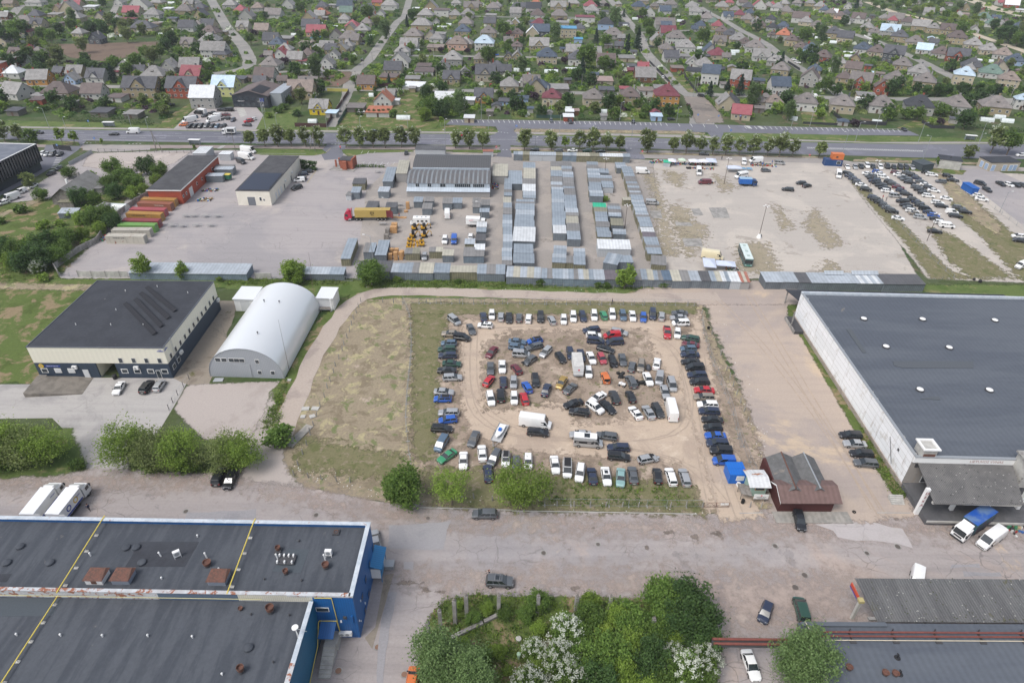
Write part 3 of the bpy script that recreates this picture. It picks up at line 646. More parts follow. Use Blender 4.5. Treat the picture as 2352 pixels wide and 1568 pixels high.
M_WORN=gmt('worn_grass_patch',['#8f8672',('#88806a',.2,.5,.1),('#7e7a5e',.4,.62,.05)],fi=.2,fs=1.8,sf=2.,tint=(1.1,1.1,1.15))
M_TRACK=gmt('slab_track',['#a09890',('#968f88',.08,.5,.1)],fi=.08,fs=2.,sf=.5,tint=(1.05,1.1,1.2))
M_MAIN=gmt('main_asphalt',['#6c6c70',('#66666b',.012,.48,.1),('#75747a',.05,.56,.06)],fi=.06,fs=1.5,streak=.12,tint=(1.05,1.07,1.15))
M_STR=gmt('street_asphalt',['#8d8982',('#99938a',.04,.5,.1),('#7f7b74',.1,.6,.06)],fi=.08,fs=1.5,tint=(.92,.95,1.0))
M_PAVE=gmt('pavement',['#8e8780',('#968d84',.05,.5,.1)],fi=.08,fs=2.,tint=(1.1,1.14,1.22))
M_PINK=gmt('cycle_path',['#8d8079',('#867a74',.05,.5,.1)],fi=.06,fs=2.,tint=(1.1,1.13,1.2))
M_SOIL=gmt('brown_soil',['#6f5f52',('#65564a',.07,.5,.1),('#7c6c5c',.15,.62,.06)],fi=.12,fs=1.5,sf=.8)
M_GRAV=gmt('gravel',['#a3978c',('#998d82',.05,.5,.1),('#afa295',.12,.58,.08)],fi=.12,fs=3.,sf=.8,tint=(1.1,1.15,1.25))
M_CONC2=gmt('concrete_apron',['#a09a92',('#8f8a84',.05,.46,.12),('#78767a',.04,.60,.1)],fi=.07,fs=2.,crack=.2,streak=.2,tint=(1.12,1.16,1.24))
M_SLAB=gmt('slab_ground',['#8d8478',('#7c7266',.15,.5,.1),('#5f5e3c',.2,.62,.05)],fi=.12,fs=2.,crack=.4)
M_MARK=mtl('road_marking',(.55,.55,.54),(.42,.42,.41),.8,.8,wd_=True)
M_MARKY=mtl('yellow_marking',(.50,.40,.16),rg=.8)
M_KERB=mtl('kerb_concrete',(.40,.39,.37),(.32,.31,.30),.6,.9)
sht('ground',[(-1800,-300),(1800,-300),(1800,3200),(-1800,3200)],0,M_SUB)
sht('industrial_road',p_('o -420,1040 40,1040 300,1030 560,1030 610,1025 640,1085 700,1120 900,1155 1180,1172 1600,1182 1765,1168 2200,1100 2800,1060 3300,1700 -900,1700'),1,M_ROAD,.5,4)
sht('yard',p_('o -60,470 40,450 200,352 420,345 745,345 900,352 1180,352 1500,372 1500,640 140,640 130,600 215,520'),1,M_YARD,.4,4)
sht('market_ground',p_('o 840,440 930,345 1500,368 1560,632 820,640 825,560'),2,M_MKT,.3,4)
sf('concrete_yard',p_('o 1500,366 1900,372 1960,372 2110,640 1520,640'),3,M_CONCY,2.)
sf('lower_verge',p_('o 130,640 2360,655 2600,690 2360,700 830,690 810,700 500,660 0,640'),2,M_GRASS,3.)
sf('dry_field',p_('o 640,1085 612,1030 640,985 700,870 780,745 835,690 930,684 1610,692 1650,800 1780,1040 1790,1165 1615,1182 1180,1172 900,1155 700,1120'),3,M_DRY,2.)
sf('lot_ground',p_('o 940,700 1600,700 1640,820 1740,1010 1770,1160 1600,1165 1400,1130 1000,1090 948,1050'),4,M_LOT,4.)
sf('sand_loop',p_('o 1060,735 1540,735 1590,800 1650,1000 1690,1170 1610,1170 1560,1060 1440,1050 1180,1035 1090,1000 1060,940'),5,M_SAND,5.)
sf('dirt_patch',p_('o 1110,790 1170,760 1480,760 1530,880 1510,950 1420,965 1330,975 1290,925 1110,945'),6,M_LOT,6.)
sf('sand_drive',p_('o 1600,700 1560,880 1600,1000 1655,1195 1755,1185 1720,1120 1660,960 1625,800'),7,M_SAND,4.)
sf('lot_lower_grass',p_('o 1010,1070 1240,1085 1560,1110 1600,1120 1615,1180 1180,1170 1000,1160 960,1090'),8,M_FG,5.);sf('lot_left_grass',p_('o 945,705 1040,705 1010,800 1000,1060 950,1050'),8,M_FG,4.);sf('lot_top_grass',p_('o 945,695 1600,695 1600,722 945,722'),8,M_FG,2.);sf('field_green',p_('o 690,1000 930,1050 930,1110 740,1080 670,1090'),5,M_FG,6.)
sf('sand_yard',p_('o 1612,668 1830,660 2060,1120 2110,1180 1980,1200 1770,1180 1745,1010 1700,880 1640,760'),6,M_SANDY,5.)
sf('sand_junction',p_('o 1500,655 1850,640 1850,700 1600,700 1400,690'),7,M_SANDY,3.)
rib('dirt_track',p_('o 640,1010 660,960 700,870 735,790 790,715 822,672 900,668 1050,672 1300,680 1500,685 1650,680'),[5,5,4.5,4.5,4.5,5,5,4.5,4.5,5,5],8,gmt('track_dirt',tint=(1.1,1.15,1.25),layers=['#a39485',('#94867a',.1,.5,.1),('#857a5e',.3,.66,.05)],fi=.12,fs=2.),.35)
sf('track_shoulder',p_('o 560,1100 560,1030 600,960 625,900 660,1090 700,1120'),7,gmt('gravel_soft',tint=(1.1,1.15,1.25),layers=['#a1958a',('#968b80',.05,.5,.1)],fi=.12,fs=3.,sf=1.),3.)
rib('grass_verge',p_('o 1655,700 1700,830 1760,990 1790,1080'),[2.5,3,4,5],9,M_DRY,.5)
sf('warehouse_verge',p_('o 1810,700 1832,700 1960,890 2060,1060 2085,1130 2060,1150 1990,1040 1900,880 1808,720'),8,MLW,1.6)
sf('left_meadow',p_('o -300,640 230,640 130,760 90,880 -400,880'),2,MLW,3.)
sf('dry_verge',p_('o -60,648 236,655 200,668 -60,662'),3,M_DRY,3.)
rib('curved_gravel_path',p_('o -60,668 10,670 45,690 35,715 -5,745 -60,770'),7,4,M_GRAV,.4)
sf('rough_meadow',p_('o -80,480 120,455 330,395 250,520 130,640 -100,650'),2,MLW,4.)
sf('dirt_strip',p_('o -20,500 60,465 100,450 90,465 20,490 -20,515'),4,M_DRY,2.)
sht('concrete_apron',p_('o -300,884 100,882 95,868 436,866 412,912 352,1012 290,1078 196,1076 170,1010 120,960 -300,965'),3,M_CONC2)
sht('slab_passage',p_('o 398,868 500,690 550,690 486,868 470,900 432,884'),3,M_SLAB,.3,2)
sf('gravel_yard',p_('o 430,884 640,876 640,905 610,960 560,1030 470,1010 400,940'),4,M_GRAV,2.)
sf('hangar_verge',p_('o 655,868 722,745 778,690 805,675 760,760 700,840 640,985 600,985 620,900'),5,MLW,2.)
sf('tree_strip',p_('o -60,985 165,985 200,1078 130,1092 -60,1100'),4,M_GRASS,3.)
sf('tree_strip',p_('o 290,1010 590,1010 600,1075 480,1085 300,1078'),4,M_GRASS,3.)
sf('thicket_ground',p_('o 975,1440 1000,1400 1035,1375 1090,1365 1300,1370 1480,1375 1560,1400 1640,1480 1650,1700 940,1700'),4,MLW,2.)
sht('footway',p_('o 862,1440 884,1320 905,1316 855,1490 838,1464'),3,M_SLAB)
sf('roadside_lawn',p_('o -300,270 400,285 620,288 760,290 1040,276 1150,300 2150,318 2500,320 2500,350 -300,305'),2,M_GRASS,2.)
sht('main_road',p_('o -500,288 0,297 588,303 1176,310 1520,318 1764,326 2100,332 2352,331 2800,336 2800,372 2352,366 2100,362 1764,352 1500,342 1176,334 588,330 0,320 -500,312'),4,M_MAIN)
sht('pavement',p_('o -500,283 0,290 200,293 588,298 1040,303 1150,304 1176,305 1176,308 588,302 200,297 0,294 -500,286'),5,M_PAVE)
sht('pavement',p_('o 1176,303 1400,307 1620,311 1640,318 1400,312 1176,308'),5,M_PAVE)
sht('pavement',p_('o 1764,318 2000,327 2352,325 2700,328 2700,331 2352,330 2100,331 1764,323'),5,M_PAVE)
sht('cycle_path',p_('o -200,325 200,333 588,334 760,336 1176,338 1300,342 1450,350 1500,352 1500,357 1300,348 1176,345 760,343 588,341 200,341 -200,332'),5,M_PINK)
sht('service_lane',p_('o 1420,352 1500,346 1764,356 1900,362 1960,372 2352,385 2500,392 2500,398 2000,384 1900,376 1700,370 1480,364'),5,M_PAVE)
sf('verge',p_('o 560,342 740,344 752,352 720,358 600,356 560,350'),7,M_GRASS,1.)
sf('verge',p_('o 785,344 950,346 950,349 850,352 800,360 788,352'),7,M_GRASS,1.)
sf('verge',p_('o 1040,345 1150,345 1150,351 1040,350'),7,M_GRASS,1.)
sf('verge',p_('o 1170,342 1430,350 1430,353 1170,346'),7,M_DRY,1.)
sf('verge',p_('o 1470,350 1900,360 1900,364 1470,355'),7,M_DRY,1.)
sf('verge',p_('o 1980,362 2150,366 2150,373 1980,368'),7,MLW,1.)
sf('verge',p_('o 1960,366 2260,374 2260,379 1960,371'),7,M_DRY,1.)
sht('side_road',p_('o 110,322 200,322 180,345 140,372 60,420 -60,480 -60,440 40,400 95,360'),5,M_MAIN)
sht('junction',p_('o 190,332 345,334 345,345 230,350 190,345'),6,M_PAVE)
sf('verge',p_('o 85,322 180,326 185,336 85,332'),7,MLW,1.)
sf('gravel_lot',p_('o 205,352 440,348 400,375 340,392 260,392 190,382'),4,M_GRAV,3.)
sht('junction',p_('o 752,332 795,334 785,365 745,368 735,350'),6,M_MAIN)
sht('junction',p_('o 1150,333 1172,334 1176,362 1140,360'),6,M_MAIN)
sht('junction',p_('o 1434,340 1470,342 1482,366 1448,366'),6,M_MAIN)
sht('car_park',p_('o 820,347 945,349 935,372 800,388 808,360'),4,M_YARD)
sht('parking_strip',p_('o 1036,275 1176,277 1400,279 1560,284 1764,290 2086,300 2113,312 1764,309 1576,303 1400,298 1160,297 1140,291 1024,287'),6,M_MAIN)
sht('junction',p_('o 1138,290 1185,292 1180,300 1190,312 1130,312 1145,303'),7,M_MAIN)
sht('junction',p_('o 1600,298 1665,300 1655,322 1640,322 1625,305'),7,M_MAIN)
sf('verge',p_('o 1185,296 1560,301 1620,306 1620,309 1400,306 1180,303'),8,M_DRY,1.)
sf('verge',p_('o 1660,305 2100,314 2352,322 2352,328 1900,322 1668,312'),8,M_GRASS,1.)
sf('verge',p_('o 1030,288 1130,292 1140,298 1130,303 1000,297'),8,MLW,1.)
sf('gravel_junction',p_('o 1570,222 1620,224 1655,262 1662,282 1600,284 1588,262'),6,gmt('worn_junction',['#837b74',('#6b6662',.05,.5,.1),('#94887c',.1,.6,.06)],sf=1.),3.)
sf('sales_lot',p_('o 1925,382 2352,400 2600,410 2600,660 2130,640 2100,600 2000,480'),4,M_CONCY,3.)
sf('worn_grass',p_('o 1938,395 1950,395 2030,470 2100,540 2180,620 2240,640 2140,640 2080,560 1990,460'),6,M_FG,4.)
sf('worn_grass',p_('o 2130,520 2190,540 2330,640 2230,640 2180,600'),6,M_FG,6.)
sf('worn_grass',p_('o 2180,420 2200,425 2330,540 2400,600 2400,660 2340,640 2250,540 2190,490'),6,M_FG,5.)
sf('worn_grass',p_('o 2060,380 2220,392 2210,402 2060,390'),6,MLW,1.5)
sf('worn_grass',p_('o 2150,400 2175,402 2300,520 2290,540 2200,480'),6,M_DRY,3.)
for a in('o 1960,400 2030,470 2140,560 2260,655','o 2070,410 2150,470 2260,560 2360,640','o 2130,410 2220,480 2330,570 2420,640','o 2100,640 2352,650'):
 rib('slab_track',p_(a),4.5,7,M_TRACK)
sht('access_road',p_('o 2180,385 2290,392 2352,420 2500,450 2500,560 2352,520 2250,440 2190,405'),5,M_YARD)
for i,a in en(('o 1500,380 1590,420 1640,540 1680,640','o 1600,380 1680,460 1760,560 1800,640','o 1700,390 1790,460 1880,560 1940,640','o 1770,390 1860,440 1980,560 2060,640','o 1520,372 1900,378')):
 rib('slab_track',p_(a),[4.5]*(len(a.split())-1),5,M_TRACK)
for a in('o 1530,395 1570,400 1560,430 1535,415','o 1540,470 1580,480 1610,560 1580,590 1545,520','o 1560,500 1620,520 1620,545 1570,540','o 1700,560 1760,560 1790,630 1700,625','o 1640,400 1690,430 1660,440','o 1870,480 1930,560 1900,570 1850,520','o 1900,600 1960,640 1880,640','o 1480,400 1500,440 1525,585 1555,588 1530,500 1500,400','o 1780,470 1820,520 1800,530'):
 sf('worn_patch',p_(a),6,M_WORN,9.)
for a in('b2 1645,770 1720,765 1760,830 1672,835','b2 1805,760 1965,760 2003,857 1850,855','b2 1495,893 1640,898 1660,930 1510,928','b2 1560,1042 1735,1045 1755,1120 1590,1118','b2 1265,790 1365,788 1382,858 1280,858'):
 sht('concrete_pad',p_(a),9,CONC)
def str_(s,wd,m=M_STR,lvl=3):rib('street',p_(s),wd,lvl,m,.2)
str_('o 470,-40 485,0 520,62 560,108 574,138 572,150',9)
str_('o 572,150 556,160 480,172 440,172',7)
str_('o 945,-20 930,38 913,50 875,100 850,137 820,160 803,190 800,204 795,225 760,292',[7,7,7,7,7,7,7,7,5,5])
str_('o 640,203 735,205 813,206 963,207 1176,210 1336,214 1430,217 1500,220',7)
str_('o 817,162 780,163 700,162 640,166',5)
str_('o 930,42 1000,36 1176,40 1330,44',5);str_('o 870,128 1010,129 1176,131 1300,134',5)
str_('o 1390,-20 1401,0 1426,28 1451,58 1471,82 1483,120 1508,150 1538,180 1563,207 1600,224 1612,260 1612,300',[7,7,7,7,7,8,9,9,9,11,13,12])
str_('o 1590,5 1634,33 1666,48 1701,70 1726,82 1764,103 1784,120 1814,142 1850,165 1900,190 1930,222',7)
str_('o 1585,217 1726,220 1789,221 1889,224 1976,227 2064,228 2239,228 2400,232',8)
str_('o 1900,60 1964,80 2014,95 2114,140 2177,172 2240,202 2330,240',8)
str_('o 1990,5 2052,28 2139,48 2202,65 2264,88 2352,118 2440,150',8,gmt('sunlit_street',['#b3a896',('#a59a88',.04,.5,.1)]))  # pale beige: sunlight on the top right roads is put into the colour
str_('o 2200,-10 2290,22 2400,48',18,MATS['sunlit_street'])
str_('o 60,5 40,20 28,35 -10,62',8);str_('o 275,0 270,8 258,32',6);str_('o -60,190 85,196 180,198 290,200 400,200',7)
str_('o 500,0 420,-5 300,-8',6);str_('o 1470,75 1600,70 1700,75',5);str_('o 1440,45 1300,40',4)
sf('brown_field',p_('a0 430,410 850,400 1440,385 1500,440 1250,500 1010,570 640,530'),4,M_SOIL,3.)
rib('path',p_('a0 965,410 945,480 925,550'),3,5,M_GRAV,.3)
sf('bare_plot',p_('a1 400,700 640,660 880,662 860,740 760,800 560,790'),4,M_SOIL,3.)
sf('lawn',p_('a1 740,1175 850,1000 1010,860 1580,840 1640,1000 1700,1110 1650,1185'),3,MLW,2.)
sf('lawn',p_('a1 0,1180 60,1060 200,1000 420,980 360,1180'),3,M_GRASS,2.)
sf('lawn',p_('a0 1420,1180 1560,1060 1760,940 1780,1000 1640,1120 1560,1180'),4,MLW,2.)
sf('lawn',p_('a2 0,1095 0,950 200,960 200,1100'),4,MLW,1.5);sf('lawn',p_('a2 1000,1110 1010,970 1250,980 1260,1110'),4,MLW,1.5)
sf('lawn',p_('a3 320,1150 300,1040 520,1000 640,1150'),4,MLW,1.5);sf('lawn',p_('a3 1180,1180 1400,1080 1700,1080 1720,1170'),4,MLW,1.5)
sf('lawn',p_('a2 1475,700 1560,690 1700,860 1620,850'),4,MLW,1.5)
sht('forecourt',p_('a0 1590,1190 1700,1080 1800,1000 2060,990 2350,980 2420,1060 2352,1190'),5,M_YARD)
sht('ramp',p_('a0 2170,1000 2240,990 2270,1060 2210,1080'),7,CW)
def mk(name,segs,wd,lvl,m=M_MARK):
 mb=MB()
 for a,b in segs:
  dx,dy=b[0]-a[0],b[1]-a[1];L=hypot(dx,dy)or 1;nx,ny=-dy/L*wd/2,dx/L*wd/2
  mb.add([(a[0]-nx,a[1]-ny,0),(b[0]-nx,b[1]-ny,0),(b[0]+nx,b[1]+ny,0),(a[0]+nx,a[1]+ny,0)],[(0,1,2,3)])
 return stc(mb.O(name,m,loc=(0,0,zl(lvl)+.004)))
def tk(c,x0,y0,x1,y1,n,dx,dy):
 out=[]
 for i in ra(n):
  t=i/(n-1);x,y=x0+(x1-x0)*t,y0+(y1-y0)*t;out.append((G(c,x,y),G(c,x+dx,y+dy)))
 return out
def ds(line,on,off):
 out=[]
 for a,b in zip(line,line[1:]):
  L=hypot(b[0]-a[0],b[1]-a[1]);k=int(L/(on+off))
  for i in ra(k):
   t0,t1=i*(on+off)/L,(i*(on+off)+on)/L
   out.append(((a[0]+(b[0]-a[0])*t0,a[1]+(b[1]-a[1])*t0),(a[0]+(b[0]-a[0])*t1,a[1]+(b[1]-a[1])*t1)))
 return out
mk('parking_lines',tk('a1',1795,1104,2320,1106,12,12,24)+tk('a2',12,1108,1360,1130,30,12,26)+tk('a2',1410,1132,1985,1155,6,18,26)+tk('a3',-220,1160,1190,1190,31,24,26),.35,9)
mk('zebra_crossing',tk('a2',2140,1157,2165,1158,4,40,26)+tk('a2',2255,1161,2280,1162,4,40,26),.5,9)
L1=p_('o 0,309 400,313 740,317');L1b=p_('o 840,317 1176,321 1440,325 1560,329');
mk('lane_lines',list(zip(L1,L1[1:]))+list(zip(L1b,L1b[1:])),.22,6)
for ln in('o 0,303 588,309 1176,315 1764,333','o 0,314 588,319 1176,327 1764,342 2352,347','o 588,325 1150,330'):
 mk('lane_dashes',ds(p_(ln),3.,6.),.18,6)
mk('edge_lines',list(zip(p_('o 100,319 735,329'),p_('o 110,319 750,329')[1:]))+ds(p_('o 190,322 560,328'),60,4)+ds(p_('o 800,331 1140,333'),60,4),.18,6)
mk('hatched_island',tk('a3',360,1356,1400,1385,60,14,8)+tk('a3',360,1353,1400,1392,2,0,0),.5,6)
a_,b_=G('a3',350,1352),G('a3',1420,1384);c__,d__=G('a3',500,1372),G('a3',1420,1396)
mk('island_outline',[(a_,b_),(c__,d__),(b_,d__)],.2,6)
mk('stop_dashes',ds(p_('a1 690,1326 800,1328'),.8,.8)+ds(p_('a1 2230,1376 2352,1378'),.8,.8)+ds(p_('a2 1050,1364 1140,1368'),.8,.8)+ds(p_('a0 760,1315 880,1318'),.8,.8)+ds(p_('a0 1180,1322 1340,1322'),.8,.8)+ds(p_('a2 1810,1255 1920,1278'),.8,.8)+ds(p_('a1 2220,1212 2350,1230'),.8,.8),.45,8)
mk('zebra_crossing',tk('a0',515,1454,470,1545,7,55,0)+tk('a0',2030,1343,1995,1365,4,40,0),.6,8)
mk('parking_lines',tk('a1',980,1390,1095,1392,3,-16,24)+tk('a1',995,1488,1275,1492,6,-18,26),.2,8)
mk('cycle_lines',ds(p_('o 340,342 560,343'),3,8)+ds(p_('o 760,339 1150,341'),3,8),.15,8)
mk('yellow_lines',[(G('b1',553,418),G('b1',470,535)),(G('a1',640,1405),G('a1',690,1360)),(G('b2',1275,400),G('b2',1535,432))],.14,8,M_MARKY)
for a in('e0 1720,0 2352,-30 2352,60 1700,60','e1 1220,120 1790,80 1720,340 1210,330','e1 1360,455 1450,455 1440,530 1355,520','e3 1690,480 1940,470 1950,510 1670,515','e3 1790,540 2130,550 2150,590 1800,595'):
 sht('asphalt_patch',p_(a),4,gmt('patch_asphalt',tint=(1.15,1.2,1.3),layers=['#8b8683',('#827e7c',.1,.5,.1)],crack=.2),.3,2)
sht('asphalt_patch',p_('e3 430,110 700,85 1000,100 1230,150 1330,330 960,260 640,230 600,170'),4,gmt('patch_pale',tint=(1.1,1.15,1.25),layers=['#a69d96',('#a0978f',.1,.5,.1)],crack=.3),.4,2)
sht('asphalt_patch',p_('e1 1215,730 1300,730 1240,1000 1185,1380 1150,1700 1100,1700 1120,1250 1150,1000'),4,MATS['patch_asphalt'],.12,1.5)
for a in('d2 1380,990 1460,960 1490,1000 1440,1010','d2 1630,1020 1690,1010 1700,1050','d2 1820,990 1900,980 1950,1050 1890,1010','d2 740,940 765,945 750,952','d2 530,1500 610,1490 560,1530','d2 1215,1120 1250,1115 1240,1140','e1 1230,640 1440,640 1540,650 1530,660 1380,665 1250,660','e1 1530,690 1580,720 1730,735 1640,740 1550,720','e3 1130,50 1190,60 1170,85'):
 sf('mud_stain',p_(a),6,gmt('mud',['#7a7068',('#675e57',.3,.5,.1)],sf=1.6),1.2,.35)
IRON=mtl('cast_iron',(.10,.085,.075),rg=.8);IRONR=mtl('rusty_iron_cover',(.22,.13,.09),rg=.8)
def manhole(c,x,y,r,wre,m=IRON):
 X,Y=G(c,x,y);mb=MB();mb.A([(r+.18,.03),(r+.18,.012),(r,.013)],n=18,m=1);mb.A([(r,0),(r,.02),(0.01,.02)],n=18,m=0)
 tag(mb.O('manhole_cover',[m,CONC],loc=(X,Y,.02)),'round manhole cover '+wre,'manhole cover','manhole covers in the asphalt')
for a in(('d2',290,1172,.4,'in the middle of the lower road'),('d2',790,1093,.35,'right of the first on the lower road'),('d1',1447,1068,.4,'east of the blue building canopy'),('d1',553,824,.4,'above the felt roof, under the field corner'),('d0',1708,790,.4,'near the white lorries'),('d1',1580,853,.35,'near the parked grey estate car'),('e3',65,310,.4,'below the dark estate by the kiosk'),('e3',1190,315,.45,'on the worn patch left of the lorry'),('e3',337,578,.45,'left of the corrugated canopy'),('e3',250,690,.5,'left below the canopy corner'),('e3',908,375,.35,'in the middle right of the road')):manhole(*a)
for a in(('e1',1118,1237,.42,'rusty, below the blue building corner'),('e1',757,1455,.45,'rusty, left of its twin at the bottom'),('e1',1362,1487,.42,'rusty, by the birch')):manhole(*a,IRONR)
for a in('o 1075,760 1070,830 1075,930 1110,985 1200,1010 1400,1015 1560,1010 1590,960 1575,850 1540,780 1450,750 1250,748 1100,755','o 1090,745 1085,900 1120,965 1250,1000 1450,1030 1600,1060 1660,1150','o 1640,1180 1610,1050 1590,900 1560,800 1480,757 1300,752','o 1700,1190 1650,1050 1620,900 1605,760','o 1650,690 1750,790 1850,920 1950,1060 2010,1170','o 1720,680 1830,860 1960,1080 2030,1190'):
 L=p_(a)
 for d in(-.8,.8):rib('tyre_track',[(x+d,y)for x,y in L],.3,8,M_TYRE,.05)
M_DUST=gmt('road_dust',['#a09084',('#a8998c',.1,.5,.1)],fs=2.,sf=2.2,tint=(1.05,1.08,1.15))
for a in('o 640,1100 900,1165 1500,1190 1760,1175 2352,1190 2352,1232 1700,1240 1200,1228 900,1205 600,1140','o 880,1310 1300,1305 1700,1300 1960,1310 1960,1420 1700,1480 1600,1380 1300,1360 1040,1368','o -50,1080 300,1085 560,1085 600,1120 200,1125 -50,1130'):
 sf('road_dust',p_(a),3,M_DUST,7.)
def kerb(s,name='kerb',h=.12,wd=.18):
 P=p_(s);mb=MB()
 for a,b in zip(P,P[1:]):
  dx,dy=b[0]-a[0],b[1]-a[1];L=hypot(dx,dy);nx,ny=-dy/L*wd/2,dx/L*wd/2
  mb.P([(a[0]-nx,a[1]-ny),(b[0]-nx,b[1]-ny),(b[0]+nx,b[1]+ny),(a[0]+nx,a[1]+ny)],0,h)
 stc(mb.O(name,M_KERB))
kerb('d1 1500,757 2220,775 2352,782');kerb('d2 0,788 600,797 1700,817');kerb('d2 2090,810 2300,806');kerb('d3 1000,806 1305,808')
kerb('a1 0,1412 460,1415');kerb('o 588,331 745,333');kerb('o 800,333 1145,335');kerb('o 1180,336 1434,342');kerb('o 1480,345 1900,357');kerb('a3 0,1165 1290,1188');kerb('a1 1752,1100 2352,1103');kerb('a2 0,1105 1400,1130')
def lvs(rn,centers,rads,n,size,flat=.0):
 k=rn.integers(0,len(centers),n)
 c=centers[k]+rn.normal(0,1,(n,3))*rads[k][:,None]*np.array([1,1,.75])
 nrm=rn.normal(0,1,(n,3));nrm[:,2]=np.abs(nrm[:,2])+.5;nrm/=np.linalg.norm(nrm,axis=1)[:,None]
 a=np.cross(nrm,rn.normal(0,1,(n,3)));a/=np.linalg.norm(a,axis=1)[:,None];b=np.cross(nrm,a)
 s=(size*rn.uniform(.6,1.35,n))[:,None]
 v=np.stack([c-a*s*.5-b*s*.35,c+a*s*.55-b*s*.3,c+a*s*.45+b*s*.38,c-a*s*.5+b*s*.32],1)
 return v
def crown_mesh(name,seed,rx,rz,zc,n,size,shp='round',lf='green',clm=34,bms_=0,bl='white',bsize=.6,sparse=0):
 rn=np.random.default_rng(seed)
 d=rn.normal(0,1,(clm,3));d/=np.linalg.norm(d,axis=1)[:,None]
 r=rn.uniform(.3,1.08,clm)**.6
 lob=1+.16*np.sin(d[:,0]*3+seed)+.14*np.sin(d[:,1]*4+seed*2.)
 c=d*(r*lob)[:,None]*np.array([rx,rx,rz])*.84
 rad=np.full(clm,rx*(.155 if not sparse else .13))*rn.uniform(.6,1.4,clm)
 if shp=='cone':
  t=rn.uniform(0,1,clm)**.8;a=rn.uniform(0,6.283,clm);rr=rx*(1-t)*.8*rn.uniform(.6,1,clm)+.08
  c=np.stack([rr*np.cos(a),rr*np.sin(a),(t*2-1)*rz*.95],1);rad=rx*.2*(1.15-t)
 if shp=='column':
  t=rn.uniform(-1,1,clm);a=rn.uniform(0,6.283,clm);rr=rx*np.sqrt(np.clip(1-np.abs(t)**3,0,1))*rn.uniform(.5,.85,clm)
  c=np.stack([rr*np.cos(a),rr*np.sin(a),t*rz*.93],1);rad=np.full(clm,rx*.28)
 if shp=='weep':
  c[:,2]+=rz*.1;
 if shp=='bush':
  c[:,2]=np.abs(c[:,2])*1.1-rz*.75
 v=lvs(rn,c,rad,n,size)
 if shp=='weep':
  k=n//2;h=rn.integers(0,clm,k);dr=rn.uniform(0,1,k)
  base=c[h]+rn.normal(0,1,(k,3))*rx*.12;base[:,2]-=dr*rz*.75;
  one=np.zeros((k,4,3));s=size*.5
  o=rn.normal(0,s*.6,(k,2));one[:,0,:2]=-o*.5;one[:,1,:2]=o*.5;one[:,2,:2]=o*.4;one[:,2,2]=-s*2;one[:,3,:2]=-o*.4;one[:,3,2]=-s*2
  v=np.concatenate([v,base[:,None,:]+one])
 mi=np.zeros(len(v),np.int32);mats=[LF[lf]]
 if bms_:
  kb=int(n*bms_);up_=c[c[:,2]>-rz*.35];q=rn.integers(0,len(up_),kb);dd=up_/np.linalg.norm(up_/np.array([rx,rx,rz]),axis=1)[:,None]
  bc=dd[q]*rn.uniform(.9,1.05,(kb,1))+rn.normal(0,rx*.07,(kb,3))
  vb=lvs(rn,bc,np.full(kb,.001),kb,size*bsize)
  v=np.concatenate([v,vb]);mi=np.concatenate([mi,np.ones(len(vb),np.int32)]);mats.append(LF[bl])
 v[:,:,2]+=zc
 v[:,:,2]=np.maximum(v[:,:,2],.03)
 co=v.reshape(-1,3);q=np.arange(len(co)).reshape(-1,4)
 return npm(name,co,q,mats,mi)
def trunk_mesh(name,seed,h,r,limbs=6,spread=1.6,top=None,m=None):
 rn=random.Random(seed);mb=MB();top=top or h*1.5
 lx,ly=rn.uniform(-.2,.2),rn.uniform(-.2,.2)
 mb.T((0,0,0),(lx,ly,h),r,8,0,r*.7);mb.T((lx,ly,h),(lx*1.6,ly*1.6,top),r*.7,6,0,r*.2)
 for i in ra(limbs):
  a=6.283*i/limbs+rn.uniform(-.4,.4);z0=h*rn.uniform(.75,1.25);z1=z0+spread*rn.uniform(.5,1.);
  p=(lx+spread*cos(a),ly+spread*sin(a),z1)
  mb.T((lx,ly,min(z0,top*.9)),p,r*.38,5,0,r*.12)
  mb.T(p,(p[0]*1.5,p[1]*1.5,p[2]+spread*.3),r*.13,4,0,r*.04)
 return mb.mesh(name,m or BARK,sm_=50)
TP={}
def tree_proto(key,name,cat,dsc,crown,trunk):
 rt_=th_(name,'proto '+key,cat,(0,-520,0))
 if trunk:lk('trunk',trunk,rt_)
 lk('crown' if 'tree' in name or name in('birch','spruce','thuja')else 'foliage',crown,rt_)
 TP[key]=(rt_,dsc,name)
def df(key,name,cat,dsc,seed,H,rx,n,size,base=.28,tkr=.22,**k):
 rz=H*(1-base)/2;zc=H*base+rz
 cm=crown_mesh('crown_'+key,seed,rx,rz,zc,n,size,**k)
 tm=trunk_mesh('trunk_'+key,seed,H*max(base,.12),tkr,6,rx*.5,H*.8,BARKW if 'birch' in key else None)if tkr else None
 tree_proto(key,name,cat,dsc,cm,tm)
df('ch0','chestnut_tree','tree','round chestnut tree with white flower candles',1,9.5,3.0,2300,.55,.22,.2,lf='olive',bms_=.14)
df('ch1','chestnut_tree','tree','tall chestnut tree with scattered white flowers',2,10,2.7,2200,.55,.2,.2,lf='olive',bms_=.06)
df('ch2','street_tree','tree','dark green street tree',3,9,2.7,2000,.55,.2,.2,lf='olive')
df('ch3','chestnut_tree','tree','pale sparse chestnut tree in flower',4,9.5,3.0,1700,.5,.2,.18,lf='olive',bms_=.22)
df('young','street_tree','tree','small young street tree',5,6,1.7,700,.5,.35,.1,lf='fresh')
df('gar0','garden_tree','tree','round fruit tree',6,5.5,2.6,800,.6,.15,.14,lf='green')
df('gar1','garden_tree','tree','fresh green fruit tree',7,5,2.4,800,.6,.15,.12,lf='fresh')
df('gar2','garden_tree','tree','broad dark garden tree',8,7.5,3.4,1100,.65,.12,.18,lf='dark')
